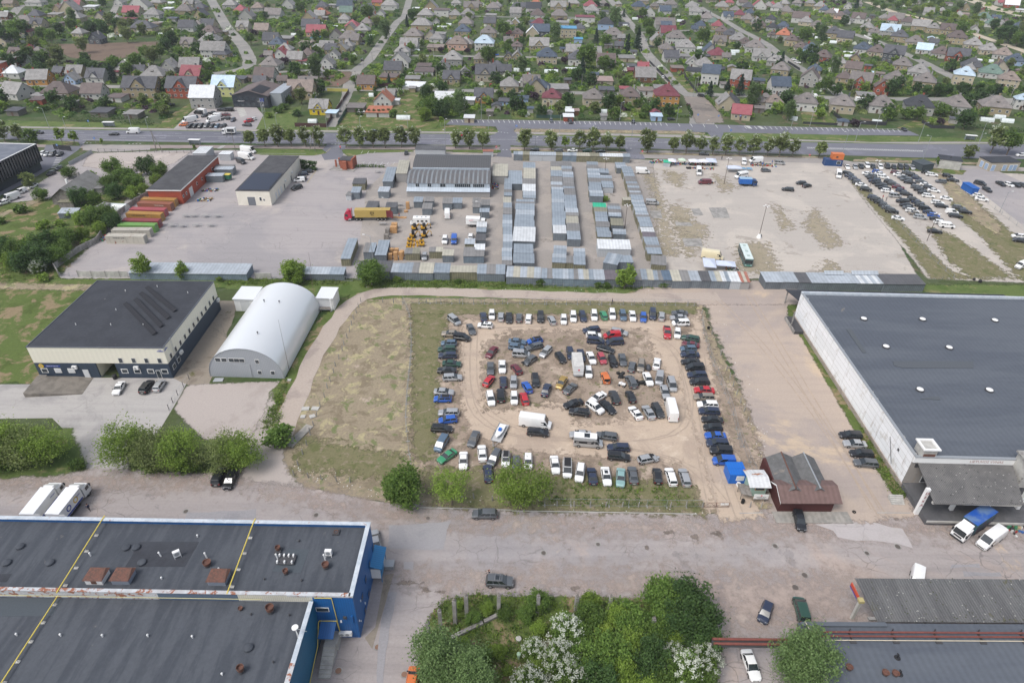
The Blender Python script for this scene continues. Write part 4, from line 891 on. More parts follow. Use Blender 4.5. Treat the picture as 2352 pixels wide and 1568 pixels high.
df('gar3','garden_tree','tree','olive green garden tree',9,6,2.6,800,.6,.12,.14,lf='olive')
df('gar4','garden_tree','tree','white flowering fruit tree',10,4.6,2.1,700,.5,.12,.12,lf='green',bms_=.5)
df('gar5','garden_tree','tree','purple-leaved garden tree',11,4.5,2.2,700,.55,.12,.12,lf='purple')
df('lilac','lilac_bush','bush','lilac bush in bloom',12,4.,2.2,700,.5,.02,0,lf='green',bms_=.4,bl='lilac')
df('big0','large_tree','tree','large dark round tree',13,13,5.2,3000,.75,.2,.35,lf='green',clm=70)
df('big1','large_tree','tree','large deep green tree',14,14,5.6,3200,.75,.18,.38,lf='dark',clm=70)
df('big2','large_tree','tree','tall mid green tree',15,15,4.8,2900,.75,.18,.35,lf='olive',clm=70)
df('big3','large_tree','tree','bright lime-green tree in the sun',16,10,4.4,2200,.75,.15,.3,lf='lime',clm=60)  # lime leaf colour stands in for sunlight on these crowns
df('spruce','spruce','tree','dark pointed spruce',17,11,2.7,1600,.55,.02,.18,shp='cone',lf='spruce',clm=90)
df('blue','spruce','tree','blue-green spruce',18,8,2.3,1300,.5,.02,.15,shp='cone',lf='spruce',clm=80)
df('thuja','thuja','tree','slim clipped thuja',19,3.6,.75,420,.32,.0,0,shp='column',lf='dark',clm=40)
df('birchfar','birch','tree','tall weeping birch',20,15,4,2300,.6,.1,.25,shp='weep',lf='birch',clm=50)
df('bush0','bush','bush','dense green bush',21,3.2,2.2,700,.5,.0,0,shp='round',lf='green')
df('bush1','bush','bush','fresh green bush',22,2.6,2.0,600,.5,.0,0,lf='fresh')
df('bush2','bush','bush','dark bush',23,3.5,2.4,700,.5,.0,0,lf='dark')
df('tk0','scrub_tree','tree','bushy green scrub tree',31,6.5,3.6,5200,.30,.05,.16,lf='green',clm=90)
df('tk1','scrub_tree','tree','bushy fresh green scrub tree',32,5.5,3.2,4600,.30,.05,.14,lf='fresh',clm=90)
df('tk2','scrub_tree','tree','dense dark scrub tree',33,7.5,3.8,5600,.30,.05,.18,lf='dark',clm=95)
df('tk3','scrub_tree','tree','yellow-green scrub tree',34,4.8,2.6,3600,.27,.03,.12,lf='lime',clm=70)
df('thorn','hawthorn_tree','tree','white flowering hawthorn',35,6.5,3.4,3600,.28,.05,.14,lf='green',clm=60,bms_=.75,bsize=.7,sparse=1)
df('linden','linden_tree','tree','dense dark round-topped linden',36,9,3.7,9500,.30,.04,.3,lf='green',clm=120)
df('acacia0','acacia_tree','tree','airy light green acacia',37,9.5,4.2,3300,.24,.18,.2,lf='fresh',clm=75,sparse=1)
df('acacia1','acacia_tree','tree','airy sprawling light green acacia',38,9.5,5.0,3700,.24,.18,.2,lf='fresh',clm=80,sparse=1)
df('robin0','acacia_tree','tree','spreading acacia with layered crown',39,10,5.4,6800,.25,.08,.28,lf='fresh',clm=110)
df('robin1','acacia_tree','tree','olive green spreading acacia',40,9.5,5.0,6000,.25,.06,.28,lf='olive',clm=100)
df('birchnear','birch','tree','weeping birch with drooping sprays',41,13,4.6,11000,.24,.06,.25,shp='weep',lf='birch',clm=120)
df('pop','young_tree','tree','bright upright young tree',42,6,1.9,2600,.28,.04,.12,lf='fresh',clm=60)
df('nbush','bush','bush','rounded bush',43,2.6,1.7,1500,.24,.0,0,lf='green',clm=50)
df('nbushf','bush','bush','fresh green rounded bush',44,2.2,1.6,1300,.24,.0,0,lf='fresh',clm=50)
TREES=[]
def tree(key,c,x,y,sc=1.,lb_=None,wre=None,gp=None,z=0.,rz=None):
 rt_,dsc,name=TP[key];X,Y=G(c,x,y)
 rz=rU(0,6.28)if rz is None else rz
 o=cpt(rt_,(X,Y,z),rz,lb_ or(dsc+' '+wre if wre else '?'),gp,sc if isinstance(sc,tuple)else(sc*rU(.93,1.07),sc*rU(.93,1.07),sc))
 if not lb_ and not wre:TREES.append([o,dsc,X,Y])
 return o
def ent(q):return[(a,fl(x),fl(y),fl(z))for a,x,y,z in map(str.split,q.split(';'))]
def ent2(q):
 c=''
 for t in q.split(';'):
  t=t.split()
  if len(t)==1:c=t[0]
  else:yield(t[0],c,*map(fl,t[1:]))
SG='trees along the main road'
st=[('ch2','a1',85,1347,.95),('ch0','a1',205,1350,1.08),('ch2','a1',330,1352,.98),('ch0','a1',460,1350,.98),('ch0','a1',583,1355,1.03),('ch3','a1',828,1360,1.),('ch1','a1',957,1358,1.),('ch2','a1',1080,1360,.95),('ch2','a1',1190,1362,1.12),('ch1','a1',1338,1356,.98),('ch0','a1',1463,1350,1.0),('ch0','a1',1835,1364,.9),('ch0','a1',1960,1370,1.),('ch2','a1',2080,1373,.98),('ch0','a2',113,1384,1.08),('ch0','a2',360,1386,1.0),('young','a2',487,1386,1.1),('ch3','a2',615,1392,1.),('ch1','a2',742,1397,1.15),('ch3','a2',863,1397,.95),('ch2','a2',987,1401,.9),('ch0','a2',1240,1410,1.2),('ch2','a2',1478,1410,.85),('ch3','a2',1597,1416,1.1),('ch3','a2',1720,1420,.9),('ch3','a2',1838,1425,.88),('ch1','a2',1958,1430,.95),('ch3','a2',2083,1430,.85),('ch1','a2',2210,1436,1.),('ch3','a2',2345,1438,.9),('ch3','a3',100,1445,1.15),('ch3','a3',222,1448,.9),('ch2','a3',463,1450,.88)]
for i,(k,c,x,y,s)in en(st):
 tree(k,c,x,y,s,lb_='%s, %s from the left along the main road'%(TP[k][1],nth(i)if i<24 else '%dth'%(i+1)),gp=SG)
tree('gar3','a3',1835,1462,1.1,wre='left of the pair by the bus shelter');tree('ch3','a3',2040,1410,1.35,wre='left one of the big pair near the bus shelter');tree('big0','a3',2190,1425,.88,wre='right one of the pair near the bus shelter')
for k,x,y,s,wv in(('ch0',50,1300,1.,'at the left edge by the main road'),('ch1',185,1305,.85,'behind the black building roof'),('gar0',300,1312,1.2,'right of the chestnuts at the left edge'),('young',580,1340,1.35,'left of two on the verge near the black building'),('young',700,1342,1.15,'right of two on the verge near the black building'),('young',942,1338,.55,'tiny, alone at the side road junction'),('ch2',2312,1355,.9,'at the yard gate near the grey pole'),('young',1797,1390,.5,'by the bus shelter in the verge')):
 tree(k,'a0',x,y,s,wre=wv)
LG='bushes and trees around the old barn'
for k,x,y,s in ent('tk0 1050 470 1.2;tk0 1150 560 1.25;tk2 1360 460 1.15;tk0 1480 480 1.;tk0 1270 600 1.1;tk1 1230 680 .9;tk0 1020 600 1.05;tk2 1080 680 .95;tk1 1340 640 .8;tk1 1440 560 .85;lilac 1215 490 1.1;tk2 770 745 1.05;tk0 880 740 .9;tk0 640 490 .8;gar3 280 580 1.1;tk0 400 690 .8;bush0 850 490 1.;tk1 760 910 .85;tk0 880 930 1.15;tk0 1000 900 1.1;tk2 1050 960 .9;tk1 930 1000 .8;tk1 770 1060 .85;bush1 790 1100 .8;bush0 200 810 1.1;bush1 400 960 1.2;bush1 560 930 .9;bush0 20 905 .8;bush1 820 800 .9;bush1 640 850 1.;tk2 80 1210 1.;tk0 200 1230 1.1;tk0 330 1210 1.2;tk2 460 1180 1.15;tk0 560 1140 1.1;tk0 650 1100 .95;tk1 130 1320 .95;tk2 260 1340 1.05;tk2 400 1310 1.15;tk0 520 1280 .95;thorn 370 1370 .7;bush1 410 1430 .9;tk0 600 1210 .9;tk0 -20 1260 1.;tk1 20 1180 .8'):
 tree(k,'b0',x,y,s*.93,gp=LG)
for k,c,x,y,s,wv in(('pop','b0',1330,1410,1.35,'leaning over the left end of the long blue-grey shed'),('pop','b0',1690,1415,.95,'in front of the middle of the long blue-grey shed'),('nbushf','b0',2020,1430,.7,'at the right foot of the long shed'),('tk1','b1',360,1435,1.15,'in front of the short blue-grey shed'),('pop','b1',395,1480,.7,'behind the arched hangar'),('linden','b1',1065,1475,.95,'beside the gate, before the stall rows'),('nbushf','b1',1295,1440,.8,'white-speckled, before the lower stalls'),('pop','b2',1035,1505,1.3,'standing before the long lower row of stalls'),('nbush','b2',780,1490,.8,'left of the young tree before the stalls'),('nbush','b2',860,1495,.8,'beside the young tree before the stalls'),('nbush','b2',1395,1490,.8,'in the niche of the lower stall row'),('nbush','b2',250,1470,.9,'at the fence before the left stalls'),('nbushf','b2',855,705,1.,'behind the green-roofed stall'),('nbush','c1',1850,190,.6,'in the verge below the double stall')):
 tree(k,c,x,y,s,wre=wv)
for k,x,y,s in ent('robin0 60 1050 1.0;robin1 300 1060 .95;robin0 480 1065 .85;robin1 150 1100 .7;robin0 1230 1050 .98;robin1 1420 1090 .95;robin1 1570 1100 .8;robin0 1700 1110 .9;robin1 1820 1110 .6;robin1 2110 1090 .85;robin0 2250 1110 .82;robin0 -150 1060 1.'):
 tree(k,'d0',x,y-720+(0),s,gp='acacias in the belt above the road')
for k,c,x,y,s,wv in(('nbush','d0',140,380,1.3,'under the acacia belt at far left'),('nbush','d0',720,385,.9,'at the foot of the left tree belt'),('nbush','d0',1440,395,1.3,'at the foot of the middle tree belt'),('nbush','d0',1740,400,1.5,'at the right foot of the middle tree belt'),('nbush','d1',200,180,1.8,'beside the gravel track bend'),('linden','d1',1365,715,1.,'at the corner of the fenced field'),('acacia0','d1',1800,735,.95,'left one of three over the lot fence'),('acacia0','d1',2335,735,.9,'middle one of three over the lot fence'),('acacia1','d2',120,755,1.05,'right one of three over the lot fence')):
 tree(k,c,x,y,s,wre=wv)
BG='scrub trees in the thicket at the bottom'
for k,x,y,s in ent('tk0 240 860 .72;pop 720 870 .98;tk0 1350 840 1.15;tk2 1600 930 1.2;tk2 1700 1100 1.15;tk2 1530 1060 1.1;tk0 1370 1020 .9;tk1 960 1000 .85;tk0 720 1000 .85;tk0 1080 1080 1.;tk1 480 1020 .6;tk3 820 1180 .9;tk0 620 1200 .85;tk1 1100 1280 1.05;tk3 1130 1350 .7;tk0 900 1350 1.1;tk0 700 1420 1.;tk2 1240 1440 1.;tk1 1000 1560 1.;tk0 1280 1200 .85;tk1 1480 1200 .7;tk2 1740 1280 .9;thorn 480 1180 1.;thorn 210 1330 .75;thorn 440 1420 1.;thorn 500 1600 1.;thorn 150 1640 .9;thorn 940 1260 .5;thorn 1450 1370 .75;thorn 1740 1430 .9;thorn 1560 1530 1.;tk0 1380 1560 .9;tk2 750 1620 1.;tk1 1250 1650 .8;tk0 1700 1650 .9;tk1 250 1080 .5;tk0 120 960 .5;tk1 230 1500 .7;tk3 480 1300 .7'):
 tree(k,'e2',x,y+20,s*.78,gp=BG)
for k,x,y,s in ent('tk1 2120 900 .6;tk0 2000 980 .55;tk1 1860 870 .45;tk0 2280 950 .6;tk1 2240 1300 .6;tk0 2100 1350 .55;nbushf 2180 1250 .8;nbushf 2320 1450 .9;tk1 1900 1230 .6'):
 tree(k,'e1',x,y+20,s*.6,gp=BG)
tree('birchnear','e1',1730,1560,.85,wre='at the bottom, left of the thicket');tree('birchnear','e1',1950,1680,.75,wre='cut by the bottom edge, left of the hawthorns')
tree('birchnear','e3',225,1560,.92,wre='in front of the lower right roof')
for k,c,L in(('big0','a0','150,400 400,380 480,400 680,300 290,560 420,600 1070,680 1260,640 1180,720 1350,560 1480,560 2310,420'),('big1','a0','60,420 250,330 560,330 860,330 960,330 1100,300 230,620 800,690 900,720 1020,740 1540,480 1590,440 110,650 20,330'),('big2','a0','350,500 770,490 1180,400 1420,600 1560,380 540,580 1320,340 560,590 1020,250 1150,330')):
 for t in L.split():
  x,y=map(fl,t.split(','));tree(k,c,x,y,rU(.68,.85))
for k,c,x,y,s in ent2('a1;birchfar 1190 360 1.;big1 1430 200 .75;spruce 1390 250 .9;big0 420 140 .95;big2 1110 260 .7;birchfar 1870 1060 .95;tk0 1620 1040 1.4;tk2 1700 1090 1.3;tk0 1780 1020 1.3;tk1 1560 1110 1.1;tk2 1560 900 1.;gar2 1720 870 1.;gar1 1120 800 1.1;spruce 1225 780 .6;gar0 1330 830 1.1;gar4 1330 880 .9;gar1 370 650 1.2;big0 900 600 .55;gar1 790 640 1.;gar2 1050 430 1.1;gar2 580 870 1.1;gar4 550 930 1.;big2 420 960 .6;bush0 210 1040 1.2;bush0 260 1010 1.2;bush2 380 1070 1.;bush1 120 1080 1.;bush0 300 950 1.3;gar0 1260 1080 .8;thuja 1100 890 1.6;gar1 950 850 .7;gar0 900 770 .9;young 1707 1160 .8;gar5 90 610 1.;gar5 1700 490 1.;gar5 1945 500 1.;lilac 1945 715 1.2;gar4 2310 740 1.2;gar2 1700 690 1.;gar4 1745 740 .7;a2;big0 870 440 .8;spruce 1060 480 1.15;spruce 1150 470 1.45;spruce 770 400 1.;big0 1240 300 .9;big0 1200 180 .8;gar2 1330 440 1.;gar2 1285 390 .9;big0 1255 330 .6;big0 830 660 .8;spruce 640 730 1.2;big1 590 760 .65;gar2 720 800 1.1;gar0 500 960 1.1;gar2 880 1000 1.2;gar0 940 1100 1.2;blue 1810 890 1.1;spruce 2085 880 1.1;blue 1975 830 .8;gar1 1700 740 1.;gar2 270 1080 .9;gar5 205 920 1.1;gar0 1060 1020 .8;gar0 1220 1060 1.;bush0 1200 1090 1.;big0 1680 250 .8;blue 1025 160 .9;spruce 525 110 .8;gar5 870 80 1.3;gar5 595 240 1.2;gar5 480 590 1.2;birchfar 1150 340 .7;a3;birchfar 590 690 .9;big0 510 860 .75;gar3 740 830 1.1;gar2 610 880 1.;gar3 780 890 .8;birchfar 180 1110 .75;gar1 460 1090 1.2;gar5 790 1170 1.;gar2 880 1010 1.1;gar0 1110 1110 1.2;gar0 1250 1100 1.2;gar0 1360 1110 1.3;gar1 1490 1150 .8;gar5 1575 1150 .9;gar0 1630 1050 1.;big1 1790 1190 .72;gar2 1110 880 1.3;gar2 1180 830 1.1;big1 1440 890 .5;big1 1540 890 .55;big1 1640 880 .5;big1 1800 890 .55;big1 1760 860 .5;big1 1920 880 .55;big1 2010 900 .5;big1 2080 880 .5;spruce 800 100 1.3;gar2 460 310 1.2;gar2 690 240 1.2;gar2 1660 660 1.1;spruce 1690 650 .9;big1 2120 400 1.;big1 2200 400 1.;big0 2270 430 .9;big1 2340 440 .9;big1 2060 290 .8;big2 2320 320 .8;big1 2180 310 .8'):
 tree(k,c,x,y,s)
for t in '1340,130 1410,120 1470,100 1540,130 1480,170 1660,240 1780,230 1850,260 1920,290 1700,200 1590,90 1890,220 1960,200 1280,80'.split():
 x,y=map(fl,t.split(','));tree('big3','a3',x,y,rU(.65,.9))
for t in '980,60 1050,90 1120,30 1180,70 1240,40 950,20 1330,40 1700,120 1620,170 1560,60 1500,30 1420,20 1750,80'.split():
 x,y=map(fl,t.split(','));tree('big0','a3',x,y+20,rU(.6,.8))
for x in(393,420,440,462,497,523,545):tree('thuja','b1',x,395+(x-393)*.15,1.15,gp='thuja row beside the white building')
for x,y in((930,1060),(970,1062),(1043,1066),(1088,1068),(1132,1068),(1175,1066),(1218,1062)):tree('thuja','a1',x,y,1.05,gp='clipped thujas before the red-roofed house')
for x,y in((908,200),(930,205),(955,215),(985,205),(965,540)):tree('thuja','a2',x,y,2.)
RC={'g':('grey','#7c7a78','#8b8987'),'d':('dark grey','#4a4b50','#55565b'),'k':('charcoal','#33353a','#3b3d42'),'b':('brown','#5c5250','#665b58'),'B':('brownish grey','#6d6866','#7a7471'),'r':('red','#874850','#8e5358'),'m':('maroon','#6b3640','#74424a'),'o':('orange','#a0624a','#aa6f58'),'n':('slate blue','#3f4a58','#4b5664'),'w':('white','#c9ccce','#d2d4d6'),'l':('light blue','#a9bccb','#b6c6d2'),'e':('green','#566a62','#62766c'),'p':('pinkish','#8c7a74','#97857e'),'t':('rusty brown','#756a64','#847870'),'u':('bright blue','#4a84a8','#5a90b2')}
WC={'w':('white','#b4b3af'),'c':('cream','#a79d88'),'y':('yellow-brick','#968a70'),'g':('grey','#94938f'),'d':('dark grey','#4d5256'),'r':('red-brick','#8d4a38'),'o':('orange','#b08248'),'Y':('bright yellow','#cdb52c'),'p':('pale pink','#bf9a8a'),'b':('pale blue','#8fa3bd'),'n':('brown wood','#6a4a36'),'e':('beige','#a09889'),'s':('grey timber','#6b6761'),'l':('lime','#c9c98c')}
RM={k:mtl('tiles_'+v[0].replace(' ','_'),v[1],v[2],.5,.7,fi=.14,fs_=1.6,spot=(tu(x*.6 for x in srgb(v[1])),.35,.66),rand=.13,wd_=True)for k,v in RC.items()}
WM={k:mtl('wall_'+v[0].replace(' ','_'),v[1],rg=.85,fi=.1,fs_=1.5,rand=.1,wd_=True)for k,v in WC.items()}
RT={'g':'gabled','G':'gabled','h':'hip-roofed','x':'cross-gabled','f':'flat-roofed','s':'low shed-like'}
WINM={}
def win_mesh(w_,h_):
 k=(w_,h_)
 if k not in WINM:
  mb=MB();mb.B(-w_/2,w_/2,-.06,.0,-h_/2,h_/2,0)
  mb.B(-w_/2+.1,-.03,-.075,-.055,-h_/2+.1,h_/2-.1,1);mb.B(.03,w_/2-.1,-.075,-.055,-h_/2+.1,h_/2-.1,1)
  WINM[k]=mb.mesh('window',[WF,WG])
 return WINM[k]
dm=MB();dm.B(-.5,.5,-.05,0,0,2.05,0);DOORM=dm.mesh('door',[mtl('door_brown',(.10,.06,.045),rg=.6)])
dk=MB();dk.B(-1.2,1.2,-.05,0,0,2.1,0);GARM=dk.mesh('garage_door',[mtl('garage_grey',(.22,.22,.23),rg=.6)])
HOUSES=[]
def hs_(c,x,y,w_,typ,rc,wc,ratio=.95,wh_=None,rot=0.,rx=.9,dt=1,hx=None):
 U,V=uv(c,x,y);X,Y=un(U,V,4.)
 dep=Y*cos(TH)+(CH-4)*sin(TH);Wm=w_/4.*dep/F
 a=abs(radians(rot));Wx=Wm/(cos(a)+ratio*sin(a));Wx=max(3.,Wx*(.98 if w_<200 else .88));Dy=min(Wx*ratio,11.5)
 if typ=='G':pass
 wh=(wh_ or(2.8 if Wx<8.5 else 3.7))*.92;ov=.45
 small=Wx<5.5 or typ=='s'
 if small and not wh_:wh=2.4
 rt_=th_('shed' if small else 'house','?','shed' if small else 'house',(X,Y,0),R(rot))
 x0,x1,y0,y1=-Wx/2,Wx/2,-Dy/2,Dy/2
 wm,rm=WM[wc],RM[rc]
 pitch=.82 if not small else .35
 b=MB();b.B(x0,x1,y0,y1,0,wh);r=MB();th=.14
 X0,X1,Y0,Y1=x0-ov,x1+ov,y0-ov,y1+ov;ze=wh-.12
 gables=[]
 if typ in 'gx':
  hr=pitch*Dy/2+.0
  for xx in(x0,x1):b.add([(xx,y0,wh),(xx,y1,wh),(xx,0,wh+hr)],[(0,1,2)if xx>0 else(2,1,0)])
  zt=wh+hr+.02;zl=zt-(Dy/2+ov)*pitch
  for s in(-1,1):
   ye=s*(Dy/2+ov)
   r.H([(X0,min(ye,0),zl if ye<0 else zt),(X1,min(ye,0),zl if ye<0 else zt),(X1,max(ye,0),zl if ye>0 else zt),(X0,max(ye,0),zl if ye>0 else zt)],[(X0,min(ye,0),(zl if ye<0 else zt)+th),(X1,min(ye,0),(zl if ye<0 else zt)+th),(X1,max(ye,0),(zl if ye>0 else zt)+th),(X0,max(ye,0),(zl if ye>0 else zt)+th)])
  ridge=zt+th
  if typ=='x':
   g0,g1=-Wx*.24,Wx*.24;hg=min(hr*.95,pitch*1.25*(g1-g0)/2);yb=-.2;yf=y0-.5
   b.add([(g0,yf+.3,wh-.3),(g1,yf+.3,wh-.3),(0,yf+.3,wh+hg),(g0,yb,wh-.3),(g1,yb,wh-.3),(0,yb,wh+hg)],[(0,1,2),(0,2,5,3),(1,4,5,2),(0,3,4,1)])
   for s in(-1,1):
    e=s*(g1+.4);z_e=wh-.3-.1;z_t=wh+hg+.05
    A=[(min(e,0),yf,z_e if e<0 else z_t),(max(e,0),yf,z_e if e>0 else z_t),(max(e,0),yb,z_e if e>0 else z_t),(min(e,0),yb,z_e if e<0 else z_t)]
    r.H(A,[(p[0],p[1],p[2]+th)for p in A])
 elif typ=='G':
  hr=pitch*1.15*Wx/2
  for yy in(y0,y1):b.add([(x0,yy,wh),(x1,yy,wh),(0,yy,wh+hr)],[(0,1,2)if yy<0 else(2,1,0)])
  zt=wh+hr+.02;zl=zt-(Wx/2+ov)*pitch*1.15
  for s in(-1,1):
   e=s*(Wx/2+ov)
   A=[(min(e,0),Y0,zl if e<0 else zt),(max(e,0),Y0,zl if e>0 else zt),(max(e,0),Y1,zl if e>0 else zt),(min(e,0),Y1,zl if e<0 else zt)]
   r.H(A,[(p[0],p[1],p[2]+th)for p in A])
  ridge=zt+th
 elif typ=='h':
  hr=pitch*min(Wx,Dy)/2+.2;rl=max(0,(Wx-Dy)/2)+.3;rw=0 if Wx>=Dy else(Dy-Wx)/2
  if rw:pk=[(0,-rw,ze+hr),(0,rw,ze+hr)]
  else:pk=[(-rl,0,ze+hr),(rl,0,ze+hr)]
  v=[(X0,Y0,ze),(X1,Y0,ze),(X1,Y1,ze),(X0,Y1,ze)]+pk+[(X0,Y0,ze-th),(X1,Y0,ze-th),(X1,Y1,ze-th),(X0,Y1,ze-th)]
  if rw:fs=[(0,1,4),(1,2,5,4),(2,3,5),(3,0,4,5)]
  else:fs=[(0,1,5,4),(1,2,5),(2,3,4,5),(3,0,4)]
  r.add(v,fs+[(6,7,1,0),(7,8,2,1),(8,9,3,2),(9,6,0,3),(9,8,7,6)]);ridge=ze+hr
 elif typ=='f' or typ=='s':
  r.H([(X0,Y0,wh+.02),(X1,Y0,wh+.02),(X1,Y1,wh+.35),(X0,Y1,wh+.35)],[(X0,Y0,wh+.2),(X1,Y0,wh+.2),(X1,Y1,wh+.53),(X0,Y1,wh+.53)]);ridge=wh+.4
 b.O('wall',wm,rt_)
 ro=r.O('roof',rm,rt_)
 if not small and typ!='f':
  rn=random.Random(int(x*7+y));cx=rn.choice((-.22,.2,.05))*Wx;ch=MB();ch.B(cx-.4,cx+.4,.2,.85,wh+.5,ridge+.7,0);ch.B(cx-.46,cx+.46,.14,.91,ridge+.7,ridge+.8,0)
  ch.O('chimney',[WM[rn.choice('rgyd')]],ro)
  if typ=='h' and dt:
   d=MB();dz=ze+hr*.28;dy=Y0*(.62);d.B(-.8,.8,dy,dy+2.,dz,dz+1.05,0);d.B(-.6,.6,dy-.03,dy,dz+.3,dz+.9,2)
   d.H([(-1.05,dy-.25,dz+1.05),(1.05,dy-.25,dz+1.05),(1.05,dy+2.2,dz+1.2),(-1.05,dy+2.2,dz+1.2)],[(-1.05,dy-.25,dz+1.15),(1.05,dy-.25,dz+1.15),(1.05,dy+2.2,dz+1.3),(-1.05,dy+2.2,dz+1.3)],1)
   d.O('dormer',[wm,rm,WG],ro)
 if dt and not small:
  n=max(2,int(Wx/3.2));wmh=win_mesh(1.3,1.3)
  two=wh>5
  for fl in((1.6,4.3)if two else(wh*.52,)):
   for i in ra(n):
    xx=x0+(i+.5)*Wx/n
    lk('window',wmh,rt_,(xx,y0-.002,fl+.1))
   for i in ra(2):lk('window',wmh,rt_,(x1+.002,y0+(i+.5)*Dy/2,fl+.1),R(90))
   if dt>1:
    for i in ra(2):lk('window',wmh,rt_,(x0-.002,y0+(i+.5)*Dy/2,fl+.1),R(-90))
  if typ=='G':lk('window',wmh,rt_,(0,y0-.002,wh+hr*.3))
  if typ=='x':lk('window',win_mesh(1.5,1.1),rt_,(0,y0-.202,wh+hg*.25))
  if typ in 'gx':lk('window',wmh,rt_,(x1+.002,0,wh+hr*.3),R(90))
  lk('door',DOORM,rt_,(x0+Wx*.5/n+(Wx/n)/2,y0-.003,.1))
 elif not small:
  wmh=win_mesh(1.3,1.3)
  for i in ra(2):lk('window',wmh,rt_,(x0+(i+.5)*Wx/2,y0-.002,wh*.55))
  lk('window',wmh,rt_,(x1+.002,0,wh*.55),R(90))
 elif Wx>4:lk('door',DOORM,rt_,(0,y0-.003,0))
 dsc='%s %s with %s roof'%(WC[wc][0],'shed' if small else RT[typ]+' house',RC[rc][0])
 HOUSES.append([rt_,dsc,X,Y,max(Wx,Dy)/2+1,U,V])
 return rt_
